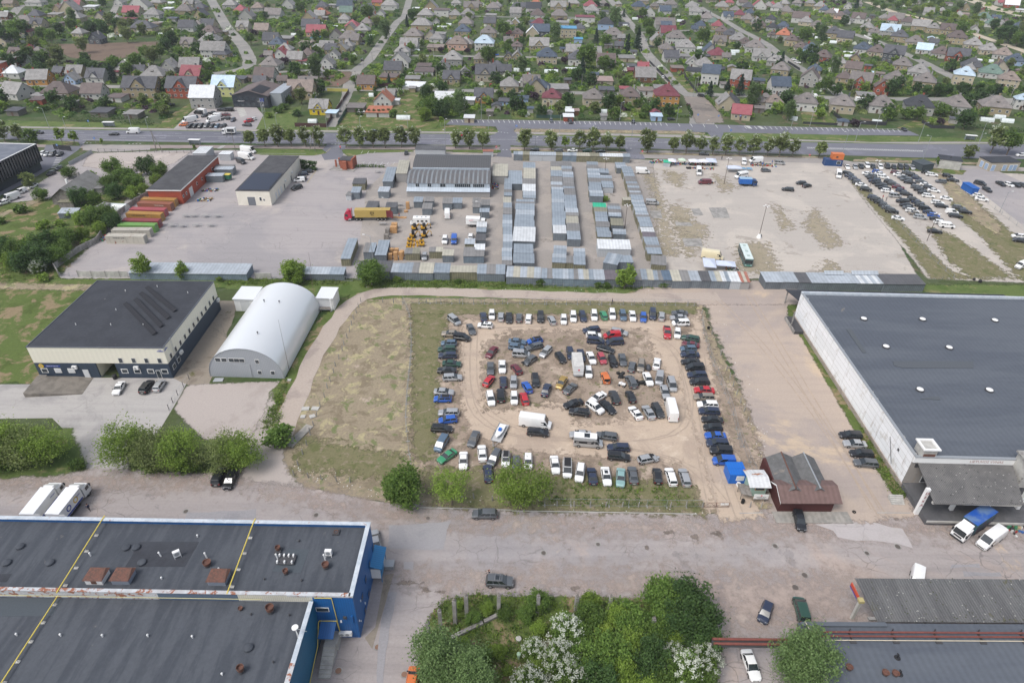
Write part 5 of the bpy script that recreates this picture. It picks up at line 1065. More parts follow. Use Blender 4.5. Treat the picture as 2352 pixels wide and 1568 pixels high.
HD={'a0':'''235 190 190 h B p;335 130 120 h d y;500 110 110 s g c;680 40 150 g r c;650 85 170 G g c;690 150 150 h g c;840 52 110 f w w;540 80 90 G p y;930 145 95 G d e;1220 100 155 g r c;1290 45 190 G g w;1415 120 155 h g w;1165 170 150 f m g;1320 240 240 h d c;1430 195 90 s t y;
1700 85 150 h B y;1850 60 100 h d y;1850 130 115 G d y;1770 18 130 h g w;1725 235 140 g d w;1690 200 90 s r w;1918 220 135 g d c;1935 285 170 h b c;1935 355 190 h g g;1980 470 250 g g w 6;2120 35 130 h g g;2215 85 110 h r w;2270 140 130 G g g;1560 600 140 G g g;1755 590 190 g g g;1775 665 195 x r c;
1430 680 235 h g y 4.5;1320 810 360 x d y 6;1700 815 310 x d r 6.2;365 700 220 g g o;545 630 125 g d n;655 700 120 G g b;150 825 280 g g w;550 820 290 h b y;345 880 110 s b r;1890 905 250 g w g 6.5;2080 800 230 x l l 6;865 825 210 g b w;1070 855 150 s b w;130 978 125 s d s;935 985 160 s d s;-20 800 90 G w w;890 345 120 G d d;2310 680 90 g b c;2200 690 120 s d s;650 12 120 g e y;1100 15 90 G g w;1450 12 110 h g y;330 12 150 h g w;
40 130 90 g g n;90 20 100 g t y;1010 190 80 s d y;1220 1005 140 s g s;650 910 90 s g s;2055 270 60 s g y;1545 60 80 s w w;1580 150 90 s d g''','a1':'''165 120 165 g B w;300 35 110 G g w;600 120 150 h o y;595 55 90 s b c;490 160 130 G g y;820 45 140 g n w;835 100 120 g e y;815 165 110 h g w;1030 90 120 g d c;1230 50 155 h g w 5;1145 112 85 G g w;1080 142 80 G g e;1120 12 100 g r o;1020 200 115 h B e;890 240 130 h r w 5;980 262 130 h g g;560 280 175 g r p;510 225 165 g d g;
865 335 195 h B c;60 260 130 g t e;145 350 145 g d w;265 325 135 s g s;200 390 145 h n c;270 440 130 h g g;235 500 150 G r w;140 575 205 h B w;455 370 115 s t e;545 325 75 s u w;600 400 140 s g g;430 492 145 s g g;425 532 85 s r g;700 440 120 g d y;785 435 130 G g y;840 405 125 h g g;715 485 105 G g w;650 570 140 G g w;565 635 145 s g w;
90 680 180 g b w;40 720 120 g d c;425 825 265 x t y 5;590 965 175 x g Y;695 1000 100 s l g;1020 745 165 g b o;1265 618 165 g d c;1222 672 165 s b o;920 945 155 s B s;1175 900 170 G o w;1130 980 240 s o w;1225 835 120 g g g;1320 550 210 G g w;1345 455 135 h g w;1410 405 165 g g w;
1450 320 205 h B c 4.5;1525 240 190 h g y 6;1560 125 150 h g e;1655 185 60 G g w;1710 110 140 f b w 6.5;1610 60 130 G g y;1690 315 110 f g g 5;1650 405 150 s t c;1855 400 185 h t p 5;1785 370 80 G l p;1930 200 140 h B g;1900 272 150 h n y;1945 120 120 h g g;1980 55 140 x B y;2160 130 100 f g g;2150 198 115 g d y;2138 285 145 h B y;2180 60 120 h B g;2100 405 180 h l w 6;
2085 520 165 h B y;1810 540 175 h g g 5;1550 620 175 s b w;1545 575 130 s b w;1715 605 130 G g g;1800 700 160 x d y;1915 640 90 G g g;2112 672 190 x d e 5;2285 620 125 g d s;1440 690 130 s g y;1450 752 195 s w w;2095 865 170 x d o;1960 905 105 s w g 4;2210 935 90 G d g;2290 895 120 s d b;1680 905 95 G d s;1435 780 60 s g y;2320 200 80 h g y;2330 290 70 h r g;2322 355 90 g B y;2320 500 80 G d y;
1840 20 90 h g w;1470 60 60 s w g;2040 20 80 h B y;1960 1045 90 s w c;2150 990 60 s B s;1290 890 50 s w w;20 60 110 h t g;700 30 70 s g g''','a2':'''30 190 80 G w y;35 105 110 g g g;45 50 90 h d g;200 75 150 g k w 5;220 18 90 h o y;235 125 125 h b w;425 50 145 x g y;435 130 150 h B y;240 180 200 s d g;250 215 145 h m n;720 45 125 h r w;735 85 125 h g w;670 160 175 f m w 5;465 210 115 f g e 5;515 290 150 f u c 7.5;610 352 80 s u b 4;256 285 190 g n d 5;50 295 110 h b p;250 400 185 x g y;45 400 105 h b g;50 500 110 G g y;
320 520 205 h n c 5.5;600 535 175 h d w 5;862 550 175 g b w;1055 502 145 s g c;860 225 150 h k b 5.5;1030 200 90 s d g;930 305 175 h B g;985 395 85 g d s;1165 50 130 h n y;1460 30 115 h B g;1380 85 60 s d g;1400 225 200 g B g 5;1430 285 140 g m g;1505 350 200 h B w 5.5;1592 430 185 h g w 5;1458 508 135 g d w;1575 490 115 s g w;1660 555 140 G g w;1520 595 115 s t r;1700 620 240 s k w;1910 605 110 s k d;2025 590 85 G g y;
1820 710 215 g n w 8;2095 735 240 x g r 6;2275 710 115 s n g;1995 925 240 h k y 4.5;2110 1015 230 g r c;2320 920 190 h B e 4.5;365 890 205 h m c 5;745 895 205 h B c 5;1080 885 180 h b y 5.5;1415 890 255 h m o 6.5;1320 1000 90 G m b;1330 1030 100 s l b;1230 795 140 s t w;1380 775 150 s g g;870 790 140 s d s;385 772 300 s g s;515 705 65 s d s;825 702 225 s p e;1220 680 210 g g n;1205 590 105 g r n;1110 580 105 s d s;1115 615 110 s m r;
100 870 110 s n b;30 905 80 s d b;1650 50 130 h g w;1690 95 140 h g w;1790 155 140 h B g;1852 195 115 h e y;1890 225 125 h r y;1930 275 140 h b y;2010 305 150 h d y;2080 350 200 h g c;2140 385 140 h b w;1930 50 140 h g y;2050 85 110 h B y;2090 125 120 h m y;2170 55 120 h d y;2165 165 140 h B y;2275 45 140 G r w;2270 220 150 h b y;2230 430 220 h B w 5;2290 500 200 x g w;2000 15 90 h r y;1370 20 80 h g g;1120 450 60 s d g;
530 990 70 s w g;585 985 60 s p n;345 1000 40 G g g;845 1030 50 s g g;520 1035 90 s w r;170 965 45 s n g;2280 960 100 s B s;560 20 120 h g y;840 15 70 h B g;120 610 0 g g g;1740 260 60 s d g;1450 420 110 s k d;980 20 60 h g y;1310 40 70 h B y''',}
for c,s in HD.items():
 for t in s.replace('\n','').split(';'):
  q=t.split()
  if fl(q[2])<10:continue
  rot=-2 if c!='a2' or fl(q[0])<1600 else-14
  if c=='a0' and fl(q[1])>560 and fl(q[3]=='g'):rot=random.choice((-14,-10,4))
  V_=fl(q[1])
  hs_(c,fl(q[0]),fl(q[1]),fl(q[2]),q[3],q[4],q[5],wh_=fl(q[6])if len(q)>6 else None,rot=rot+rU(-3,3),dt=2 if V_>600 else(1 if V_>250 else 0))
HR='''40 30 90 h r w;90 60 140 h g w;165 95 160 h B y;300 165 190 g b w 5;350 190 150 h g c;450 225 140 h B c;480 50 140 h g y;520 85 110 h n w;575 110 120 h B y;665 135 120 h b p;740 45 90 G g w;725 175 120 h g w;830 170 150 x b w 5;930 155 60 G k w;40 240 120 h k g;140 230 130 h n w;40 295 90 h b g;145 320 165 h o g 5;220 370 145 h b y 5;300 420 145 h b c;390 460 155 h n b 6;
600 305 180 h d y 5;710 345 200 g d c 5;915 240 145 h g y;985 285 135 h B w;1115 295 230 x l g 6;1170 170 180 g B y 4.5;1290 190 145 h b g;1400 240 190 g g y 5;1520 260 140 h g y 5;1650 275 165 x b y 5;1210 335 200 h d y 5;1350 375 215 h B c;1530 370 100 g d g;1735 350 240 h b y 5.5;1890 395 215 h g c;2030 445 190 h g c;2160 485 225 h t w;2275 540 190 h n b;870 435 210 h n w;1000 460 190 h b c;1150 515 255 x d d 7;1240 580 230 h B y;1390 645 260 h g w;
1440 440 170 g l w;1590 475 215 h b w;1740 515 260 x d r 5;1875 590 255 h d y;2055 650 285 h e w;510 505 190 h b r;660 560 150 h g c;790 610 200 g b c;120 630 225 h B y 4.5;60 545 150 h g g;25 480 90 h g w;385 725 225 G b g 6;850 750 270 x B r 5.5;1045 800 150 G b r 5;1160 730 260 h B y 5;905 855 185 s g c 3.5;1440 745 270 h B y 5;1790 720 245 h l c 7.5;2210 735 240 h t c 5.5;345 935 265 h B w 5;680 955 280 h B c 5;1040 955 285 h B w 4.5;1385 965 330 h k g 5;1720 965 300 h B w 5;2080 970 330 h B y 5;50 935 170 h t w 5;2330 930 150 h l w 6;
1980 155 180 h e w;2060 205 140 h e w;1780 110 170 s p e;2180 215 160 h b w;2310 235 140 h n g;2240 35 150 g w r;2330 75 100 s w w;700 1075 110 h n g;1660 15 100 s b w;2150 15 100 g r w;150 25 120 h g y;270 20 110 h B g;390 20 110 h g y;30 165 110 h k g;200 250 90 s d w;380 300 110 s g g;840 20 80 h B g;980 480 0 h g g;1720 1060 80 s d g;2330 620 90 h b y;1510 330 80 G l g;1940 530 70 s w g;1040 650 90 s t g;930 580 80 s d r;950 640 60 s l g;640 480 0 s g g'''
for t in HR.replace('\n','').split(';'):
 q=t.split()
 if fl(q[2])<10:continue
 x,y=fl(q[0]),fl(q[1])
 rot=-27 if y<780 else(-16 if x<1300 else-19)
 if q[3]=='g' and q[4]=='r':rot=-8
 if x<250 and 700<y:rot=-6
 hs_('a3',x,y,fl(q[2]),q[3],q[4],q[5],wh_=fl(q[6])if len(q)>6 else None,rot=rot+rU(-3,3),ratio=.9,dt=2 if y>600 else(1 if y>250 else 0))
hs_('a3',100,790,200,'g','n','w',wh_=5.5,rot=-3)
def filler(n,v0,v1,seed):
 rg_=random.Random(seed);k=0
 for _ in ra(n*30):
  U,V=rg_.uniform(0,2352),rg_.uniform(v0,v1)
  if V>255 or(100<U<400 and 80<V<150)or(395<U<660 and V>190)or(780<U<1010 and V>205):continue
  X,Y=un(U,V)
  if any(hypot(h[2]-X,h[3]-Y)<h[4]+6 for h in HOUSES):continue
  if(np.hypot(RD[:,0]-X,RD[:,1]-Y)<9).any():continue
  s=rg_.random()<.35;hs_('o',U,V,(rg_.uniform(5,7)if s else rg_.uniform(9.5,12.5))*(V+228)*.0356,rg_.choice('gs')if s else rg_.choice('hhhgGx'),rg_.choice('gggBBbdn' if rg_.random()<.9 else 'rmw'),rg_.choice('gsw' if s else 'wccyyge'),rot=(-25 if U>1764 else-2)+rg_.uniform(-5,5),dt=0);k+=1
  if k>=n:break
RD=np.concatenate([np.array([v.co[:2]for v in o.data.vertices])for o in COL.objects if o.name.split('.')[0]=='street'])
filler(125,-22,125,3);filler(45,100,240,8)
for x,y,w_,h_ in((120,560,150,7.),(0,640,110,8.5)):
 r_=hs_('a0',x,y,w_,'f','g','r',wh_=h_,rot=-4)
def ghs(c,x,y,w_,rot=0,ratio=.3,h=1.9):
 U,V=uv(c,x,y);X,Y=un(U,V,1.);dep=Y*cos(TH)+(CH-1)*sin(TH);L=w_/4.*dep/F;d=max(2.2,min(3.2,L*ratio*2))
 mb=MB();n=8;arc=[(d/2*cos(pi*i/n),h*sin(pi*i/n))for i in ra(n+1)]
 v=[(-L/2,a,z)for a,z in arc]+[(L/2,a,z)for a,z in arc];m_=n+1
 mb.add(v,[(i,i+1,m_+i+1,m_+i)for i in ra(n)]+[tu(ra(m_)),tuple(ra(2*m_-1,m_-1,-1))])
 o=mb.O('greenhouse',mtl('polytunnel_film',(.62,.66,.65),(.52,.57,.56),.6,.35,fi=.05,rand=.1),None,(X,Y,0),R(rot),sm_=50)
 tag(o,'?','greenhouse');HOUSES.append([o,'white polytunnel greenhouse',X,Y,L/2+.5,U,V])
for t in '''a1 375 317 100;a1 1600 0 0;a1 1720 250 110;a1 1770 225 50;a1 470 600 50;a1 520 1110 80;a1 1355 1075 125;a1 1060 870 45;a1 730 245 45;a1 575 475 30;a1 1590 665 65;a1 1065 330 50;a1 595 215 35;a1 1480 465 50;a2 90 640 150;a2 360 652 125;a2 540 632 105;a2 664 445 65;a2 520 995 60;a2 1723 440 45;a2 1755 500 40;a2 1850 388 60;a2 2045 470 85;a2 2000 492 100;a2 2140 620 80;a2 65 765 45;a2 845 1020 55;a2 1545 190 60;a2 1130 170 50;
a3 735 485 80;a3 755 515 100;a3 810 548 65;a3 490 455 35;a3 235 1085 70;a3 1000 1115 80;a3 2015 1095 110;a3 2130 1070 90;a3 2200 1105 100;a3 910 620 40;a3 2050 560 40;a3 600 385 60;a3 500 350 130;a0 1490 315 60;a0 1120 325 40;a0 2205 245 45;a0 1490 210 60;a0 1575 25 60;a0 60 110 40'''.replace('\n','').split(';'):
 q=t.split()
 if fl(q[3])>5:ghs(q[0],fl(q[1]),fl(q[2]),fl(q[3]),-20 if q[0]=='a3' else 0)
def hdg(s,w_,h,lb_,m='dark'):
 P=p_(s);rn=np.random.default_rng(len(P)+int(abs(P[0][0])*10))
 C=[]
 for a,b in zip(P,P[1:]):
  L=hypot(b[0]-a[0],b[1]-a[1]);k=max(2,int(L/.8))
  for i in ra(k):C.append((a[0]+(b[0]-a[0])*i/k-P[0][0],a[1]+(b[1]-a[1])*i/k-P[0][1],0))
 C=np.array(C);n=min(len(C)*26,6000);q=rn.integers(0,len(C),n)
 c=C[q]+np.stack([rn.uniform(-w_/2,w_/2,n),rn.uniform(-w_/2,w_/2,n),rn.uniform(.1,h,n)],1)
 v=lvs(rn,c,np.full(n,.12),n,.42)
 v=v.reshape(-1,3);v[:,2]=np.clip(v[:,2],.02,h+.2)
 o=lk('hedge',npm('hedge',v,np.arange(len(v)).reshape(-1,4),LF[m]),None,(P[0][0],P[0][1],0));tag(o,lb_,'hedge')
for s,w_,h,lb,m in(('a1 1600,775 1850,772',1.2,1.8,'clipped hedge beside the horizontal lane, left of the orange-roofed house','fresh'),('a1 1640,268 1820,270',1.4,1.8,'dark hedge behind the long white greenhouse','dark'),('a1 1000,935 1090,938',1.6,2.4,'tall hedge behind the clipped thujas','dark'),('a2 610,1100 890,1108',1.2,1.5,'hedge of small conifers along the parking strip','dark'),('a2 1400,1078 1655,1082',1.0,1.4,'row of low thujas below the orange house','green'),('a2 1180,880 1270,1010',1.2,1.9,'hedge left of the orange house','dark'),('a2 1615,990 1655,1070',1.2,2.,'hedge right of the orange house garden','dark'),('a2 1780,900 1940,1050',1.8,2.,'thick green hedge down to the corner beside the road','green'),('a3 -60,900 70,1060',1.4,1.8,'hedge between the red-roofed house and its right neighbour','dark'),('a3 505,985 640,1080',1.4,1.8,'hedge above the black fence','dark'),('a3 1870,1000 1990,1060',1.6,1.8,'hedge left of the yellow-brick house at the right','dark'),('a3 1850,1170 2350,1215',2.6,1.8,'long low hedge above the bus shelter','dark'),('a3 1130,882 1380,880',1.6,1.2,'low hedge along the tree-lined street','dark'),('a3 1480,880 1960,882',1.6,1.2,'low hedge continuing right along the street','dark'),('a0 660,1110 960,1120',3.,3.2,'dark shrub hedge before the grey sheds, left part','dark'),('a0 1000,1090 1120,1100',2.5,2.2,'shrub belt behind the bus shelter','dark'),('a0 1140,1140 1420,1150',3.,3.2,'dark conifer hedge beside the lawn','dark'),('a0 280,1010 420,1040',3.,3.,'dense dark bushes before the red shed','dark'),('a0 440,1000 800,1010',3.5,3.5,'band of dark bushes below the brown house','dark'),('b1 900,388 1200,390',1.,1.1,'clipped hedge along the car park fence','green')):
 hdg(s,w_,h,lb,m)
def fnc(s,h,lb_,m,step=2.6,mesh=0,name='fence',post=.05,pm=None,ph=None,rails=0):
 P=p_(s);rt_=th_(name,lb_,'fence',(P[0][0],P[0][1],0));mb=MB();pc=[]
 for a,b in zip(P,P[1:]):
  a=(a[0]-P[0][0],a[1]-P[0][1]);b=(b[0]-P[0][0],b[1]-P[0][1])
  dx,dy=b[0]-a[0],b[1]-a[1];L=hypot(dx,dy);nx,ny=-dy/L*.025,dx/L*.025
  if not mesh:mb.P([(a[0]-nx,a[1]-ny),(b[0]-nx,b[1]-ny),(b[0]+nx,b[1]+ny),(a[0]+nx,a[1]+ny)],.05,h)
  else:
   for z in([h*.98,.25]if mesh==1 else[h*.98,h*.5,.2]):mb.T((a[0],a[1],z),(b[0],b[1],z),.022,4)
   for q in ra(int(L/1.3)):
    t=q*1.3/L;mb.T((a[0]+dx*t,a[1]+dy*t,.2),(a[0]+dx*t,a[1]+dy*t,h),.009,3,cap=False)
  k=max(1,round(L/step))
  for q in ra(k):pc.append((a[0]+dx*q/k,a[1]+dy*q/k))
 pc.append((P[-1][0]-P[0][0],P[-1][1]-P[0][1]))
 mb.O('rail' if mesh else 'panel',m,rt_)
 pmh=MB();pmh.B(-post,post,-post,post,0,(ph or h)+.08);pmm=pmh.mesh('post',pm or m)
 for x,y in pc[:100]:lk('post',pmm,rt_,(x,y,0))
 return rt_
FD=mtl('fence_dark',(.035,.037,.042),rg=.7);FB=mtl('fence_brown',(.07,.03,.03),rg=.7);FY=mtl('fence_yellow',(.45,.40,.10),rg=.7);FGn=mtl('fence_green',(.05,.10,.08),rg=.7)
for s,h,lb,m in(('a3 600,1060 700,1135 1080,1155 1085,1115',1.9,'black solid fence around the garden with the small slate outbuilding',FD),('a3 1410,1130 1500,1180 1710,1185',1.6,'black fence below the charcoal-roofed house',FD),('a3 320,1140 660,1155',1.2,'low dark picket fence below the wide lawn',FD),('a1 360,1165 645,1172',1.9,'dark brown fence along the greenhouse garden',FB),('a1 645,1172 855,850',1.9,'dark brown fence beside the lane',FB),('a1 655,840 845,845',1.7,'yellow-green fence behind the bright yellow house garden',FY),('a1 755,1150 850,1000',1.8,'dark green fence on the right of the lane',FGn),('a1 1090,795 1520,800',1.9,'brown fence below the white-roofed long shed',FB),('a2 40,790 220,800',1.8,'maroon fence before the long grey shed',FB),('a2 225,1085 550,1090',1.7,'green fence below the maroon-roofed house',FGn),('a2 1260,575 1450,770',1.6,'dark fence along the middle street, left side',FD),('a2 1550,670 1700,860',1.6,'dark fence between the street and the slate-roofed house',FD),('a3 180,580 290,650',1.6,'dark fence beside the diagonal street, lower part',FD),('a3 880,335 990,385',1.2,'white picket fence on the upper right street',WH_),('a0 500,1372 660,1390',2.2,'black billboard wall beside the car park',FD)):
 fnc(s,h,lb,m)
def fr_(c,x1,y1,x2,y2,h=0.,c2=None):
 a=G(c,x1,y1,h);b=G(c2 or c,x2,y2,h);return a,atan2(b[1]-a[1],b[0]-a[0]),hypot(b[0]-a[0],b[1]-a[1])
def lc(a,rz,p):
 dx,dy=p[0]-a[0],p[1]-a[1];c,s=cos(rz),sin(rz);return(c*dx+s*dy,-s*dx+c*dy)
CREAM=mtl('cream_panel',(.72,.69,.58),rg=.6,spe=('X',1.1,.03),fi=.03)
NAVY=mtl('navy_panel',(.035,.052,.078),rg=.5,spe=('X',1.1,.06),fi=.05)
CREAMR=mtl('cream_panel_side',(.72,.69,.58),rg=.6,spe=('Y',1.1,.03),fi=.03)
NAVYR=mtl('navy_panel_side',(.035,.052,.078),rg=.5,spe=('Y',1.1,.06),fi=.05)
SU=mtl('white_shutter',(.60,.61,.62),rg=.5,spe=('Z',.12,.12),fi=.03)
SOLAR=mtl('solar_cells',(.018,.018,.022),rg=.5,spe=('X',1.02,.25),fi=.1,spec=.25)
SOLARB=mtl('solar_cells_blue',(.018,.026,.05),rg=.45,spe=('X',1.0,.3),fi=.1,spec=.7)
WHITEM=mtl('white_roof_metal',(.74,.76,.77),rg=.28,metal=.25,spe=('Y',.5,.035),fi=.02,spec=.5)
GREYM=mtl('grey_corrugated_front',(.33,.35,.38),rg=.5,spe=('X',.4,.10),fi=.05)
def wn(parent,x,y,z,w_,h_,face='f',name='window',mats=None,frame_=.09):
 mb=MB();mb.B(-w_/2,w_/2,-.07,0,-h_/2,h_/2,0);mb.B(-w_/2+frame_,w_/2-frame_,-.085,-.065,-h_/2+frame_,h_/2-frame_,1)
 return mb.O(name,mats or[WF,WG],parent,(x,y,z),{'f':0,'r':R(90),'l':R(-90),'b':R(180)}[face])
def boxobj(name,parent,m,x0,x1,y0,y1,z0,z1,**k):
 mb=MB();mb.B(x0,x1,y0,y1,z0,z1);return mb.O(name,m,parent,**k)
def txm(parent,s,size,loc,face='f',m=None,name='lettering',ext=.01,rx=None,rz=0.):
 cu=bpy.data.curves.new(name,'FONT');cu.body=s;cu.size=size;cu.extrude=ext;cu.align_x='CENTER';cu.align_y='CENTER';cu.resolution_u=2
 o=bpy.data.objects.new('tmp_text',cu);COL.objects.link(o);dg=bpy.context.evaluated_depsgraph_get();me=bpy.data.meshes.new_from_object(o.evaluated_get(dg));bpy.data.objects.remove(o)
 me.name=name;me.materials.clear();me.materials.append(m)
 t=lk(name,me,parent,loc);t.rotation_euler=(R(90)if rx is None else rx,0,{'f':0,'r':R(90),'l':R(-90),'b':R(180)}[face]+rz);return t
def acunit(parent,x,y,z,face='f',name='air_conditioner'):
 mb=MB();mb.B(-.55,.55,-.45,0,-.4,.4,0);mb.T((-.12,-.46,0),(-.12,-.44,0),.3,12,1)
 return mb.O(name,[WH_,SL],parent,(x,y,z),{'f':0,'r':R(90),'l':R(-90)}[face],bv=.02)
H=8.5
A,rz,W=fr_('c0',240,775,1495,785,H);D=30.8
B1=th_('workshop_building','cream and navy flat-roofed workshop building with gateway and rows of slanted solar panels','building',(*A,0),rz)
zc_=4.15;g0,g1=W*.455,W*.60
for nm,m,z0,z1 in(('upper_wall',[CREAM,CREAMR],zc_,H-.1),):
 MB().B(0,W,0,.3,z0,z1).B(0,W,D-.3,D,z0,z1).B(0,.3,.3,D-.3,z0,z1,1).B(W-.3,W,.3,D-.3,z0,z1,1).O(nm,m,B1)
b=MB();b.B(-.02,g0,-.02,.3,0,zc_);b.B(g1,W+.02,-.02,.3,0,zc_);b.B(-.02,W+.02,D-.3,D+.02,0,zc_);b.B(-.02,.3,.3,D-.3,0,zc_,1);b.B(W-.3,W+.02,.3,D-.3,0,zc_,1)
b.B(-.1,W+.1,-.1,-.03,.5,.58);b.B(W+.03,W+.1,0,D,.5,.58)
b.O('lower_wall',[NAVY,NAVYR],B1)
MB().B(g0-.2,g0,.3,14,0,zc_).B(g1,g1+.2,.3,14,0,zc_).B(g0,g1,14,14.2,0,zc_).B(g0,g1,.3,14,zc_,zc_+.2).O('gateway',CREAM,B1)
MB().B(.15,W-.15,.15,D-.15,H-.1,H+.02).O('roof',FD_,B1)
MB().B(-.08,W+.08,-.08,.12,H-.1,H+.14).B(-.08,W+.08,D-.12,D+.08,H-.1,H+.14).B(-.08,.12,.12,D-.12,H-.1,H+.14).B(W-.12,W+.08,.12,D-.12,H-.1,H+.14).O('roof_edge',mtl('edge_dark',(.10,.11,.13),rg=.4),B1)
FR=mtl('frame_grey',(.5,.5,.5),rg=.5,fi=0)
for f in(.655,.752,.847,.945):wn(B1,W*f,-.0,5.0,.95,1.35,mats=[FR,WG])
for i in ra(11):wn(B1,W,2.0+i*2.62,5.0,.95,1.35,'r',mats=[FR,WG])
for f,m in((.055,WG),(.155,SU),(.255,SU),(.655,WG),(.75,WG),(.85,WG),(.955,WG)):wn(B1,W*f,-.02,2.0,1.5,1.25,mats=[WF,m],frame_=.14)
for y in(1.9,4.4):wn(B1,W+.02,y,2.1,1.4,1.3,'r')
wn(B1,W*.36,-.02,1.15,1.3,2.3,name='door',mats=[SU,SU]);wn(B1,W*.905,-.02,1.15,1.0,2.3,name='door',mats=[WF,WG])
for x,f in((W*.295,'f'),(W*.755,'f')):acunit(B1,x,-.05,3.1)
acunit(B1,W+.05,6.,3.2,'r');acunit(B1,W+.05,D-.8,3.4,'r')
BLU=mtl('sign_blue',(.02,.05,.30),rg=.5,fi=0);YEL=mtl('sign_yellow',(.70,.48,.05),rg=.5,fi=0)
b=MB();b.T((W*.045,-.12,3.3),(W*.045,-.03,3.3),.55,20);sg=b.O('round_sign',YEL,B1);txm(sg,'G',.8,(W*.045,-.14,3.3),m=BLU)
b=MB();b.B(W*.072,W*.185,-.06,-.03,3.05,3.5);sg=b.O('name_board',BLU,B1);txm(sg,'PRIMUS AUTOSERVISAS',.26,(W*.128,-.08,3.28),m=WF)
for face,x,y in(('f',W-.75,-.12),('r',W+.12,.8)):
 b=MB();b.B(-.75,.75,-.04,0,-.3,-.12);sg=b.O('number_sign',BLU,B1,(x,y,7.9),0 if face=='f' else R(90));txm(sg,'23',.6,(0,-.03,.05),m=BLU)
for x0,y0,x1,y1 in[(1145,368,1418,652),(1240,330,1482,582),(1290,273,1547,505),(1345,220,1607,440)]:
 p=lc(A,rz,G('c0',x0,y0,H+.4));q=lc(A,rz,G('c0',x1,y1,H+.4));L=hypot(q[0]-p[0],q[1]-p[1]);a=atan2(q[1]-p[1],q[0]-p[0])
 b=MB();b.H([(0,-.5,.15),(L,-.5,.15),(L,.5,.5),(0,.5,.5)],[(0,-.5,.2),(L,-.5,.2),(L,.5,.55),(0,.5,.55)],0)
 for i in ra(int(L/2)+1):b.B(i*2,i*2+.06,.4,.46,0,.5,1)
 b.O('solar_panel_row',[SOLAR,SL],B1,(p[0],p[1],H+.02),a)
LD=MB()
for s in(-.22,.22):LD.T((W+.35,3.2+s,2.9),(W+.35,3.2+s,9.2),.03,5)
for i in ra(16):LD.T((W+.35,2.98,3.+i*.4),(W+.35,3.42,3.+i*.4),.02,4)
LD.O('roof_ladder',SL,B1)
b=MB();[b.T((W*f,D*g,H),(W*f,D*g,H+.5),.09,8)for f,g in E('.33 .82;.40 .52;.56 .9;.86 .80;.72 .3;.2 .3;.47 .3')];b.O('vent_pipe',WH_,B1)
P_=p_('c0 235,1205 755,1207');rmp=MB();a_,rr,L_=fr_('c0',235,1238,755,1210)
rmp.H([(0,0,0),(L_,0,0),(L_,.3,0),(0,.3,0)],[(0,0,1.0),(L_,0,.1),(L_,.3,.1),(0,.3,1.0)]);rmp.H([(-.3,.3,0),(L_,.3,0),(L_,6.6,0),(-.3,6.6,0)],[(-.3,.3,.99),(L_,.3,.08),(L_,6.6,.08),(-.3,6.6,.99)])
tag(rmp.O('loading_ramp',mtl('ramp_concrete','#7d776f','#6b665f',.5,.9,spot=((.12,.11,.10),.5,.62)),None,(*a_,.0),rr),'concrete loading ramp in front of the navy wall','ramp')
def palletpile(c,x,y,n,lb_,w_=1.2,m=WOOD):
 X,Y=G(c,x,y);o=th_('pallet_stack',lb_,'pallets',(X,Y,0));
 mb=MB();mb.B(-w_/2,w_/2,-.4,.4,.1,.14);[mb.B(-w_/2,w_/2,yy,yy+.1,0,.1)for yy in(-.4,-.05,.3)]
 me=mb.mesh('pallet',m)
 for i in ra(n):lk('pallet',me,o,(rU(-.03,.03),0,.15*i))
palletpile('c0',400,1060,5,'grey pallet stack leaning on the navy wall near its left corner',1.8,OWOOD);palletpile('c0',355,1075,3,'small pallet pile left of the navy wall',1.,OWOOD)
b=MB();b.A([(.45,0),(.5,.9),(.52,1.15),(.3,1.3)],n=10);X,Y=G('c0',1062,1068);tag(b.O('wheelie_bin',TM,None,(X,Y,0)),'black waste bin beside the gateway of the navy building','bin')
A,rz,W=fr_('c0',1935,1045,1935+668,1058);
A=G('c0',1935,1045);Bq=G('c1',262,1065);rz=atan2(Bq[1]-A[1],Bq[0]-A[0]);W=hypot(Bq[0]-A[0],Bq[1]-A[1]);Hh=8.1;L=31.
HG=th_('arched_hangar','white arched metal hangar with grey front and two side annexes','hangar',(*A,0),rz)
n=22;arc=[(W/2-W/2*cos(pi*i/n),Hh*sin(pi*i/n)**.86)for i in ra(n+1)]
b=MB();v=[(x,-.05,z+.03)for x,z in arc]+[(x,L,z+.03)for x,z in arc];m_=n+1
b.add(v,[(i,i+1,m_+i+1,m_+i)for i in ra(n)]);b.add([(x,0,z)for x,z in arc]+[(x,0,z-.0)for x,z in arc],[])
ob=b.O('vault',WHITEM,HG,sm_=60);
MB().add([(x,0,z)for x,z in arc],[tu(ra(m_-1,-1,-1))]).O('end_wall',GREYM,HG);MB().add([(x,L-.05,z)for x,z in arc],[tu(ra(m_))]).O('end_wall',GREYM,HG)
b=MB()
for i in ra(n):p,q=arc[i],arc[i+1];b.T((p[0],-.06,p[1]+.03),(q[0],-.06,q[1]+.03),.07,4)
b.O('edge_trim',SL,HG,sm_=60)
for f in(.165,.248,.345,.415,.485):wn(HG,W*f,-.0,4.9,W*.075,1.1,mats=[WF,WG])
for f,z in((.685,4.7),(.685,1.6),(.86,1.6)):wn(HG,W*f,0,z,1.0,1.1)
wn(HG,W*.46,0,1.9,4.1,3.7,name='sliding_door',mats=[SL,GREYM])
for x,y,z in((W*.22,12,5.9),(W*.40,21,8.0),(W*.62,21,7.8),(W*.6,6.5,7.9)):
 MB().T((x,y,z-.3),(x,y,z+.55),.1,8).T((x,y,z+.5),(x,y,z+.65),.2,8).O('roof_vent',DS,HG)
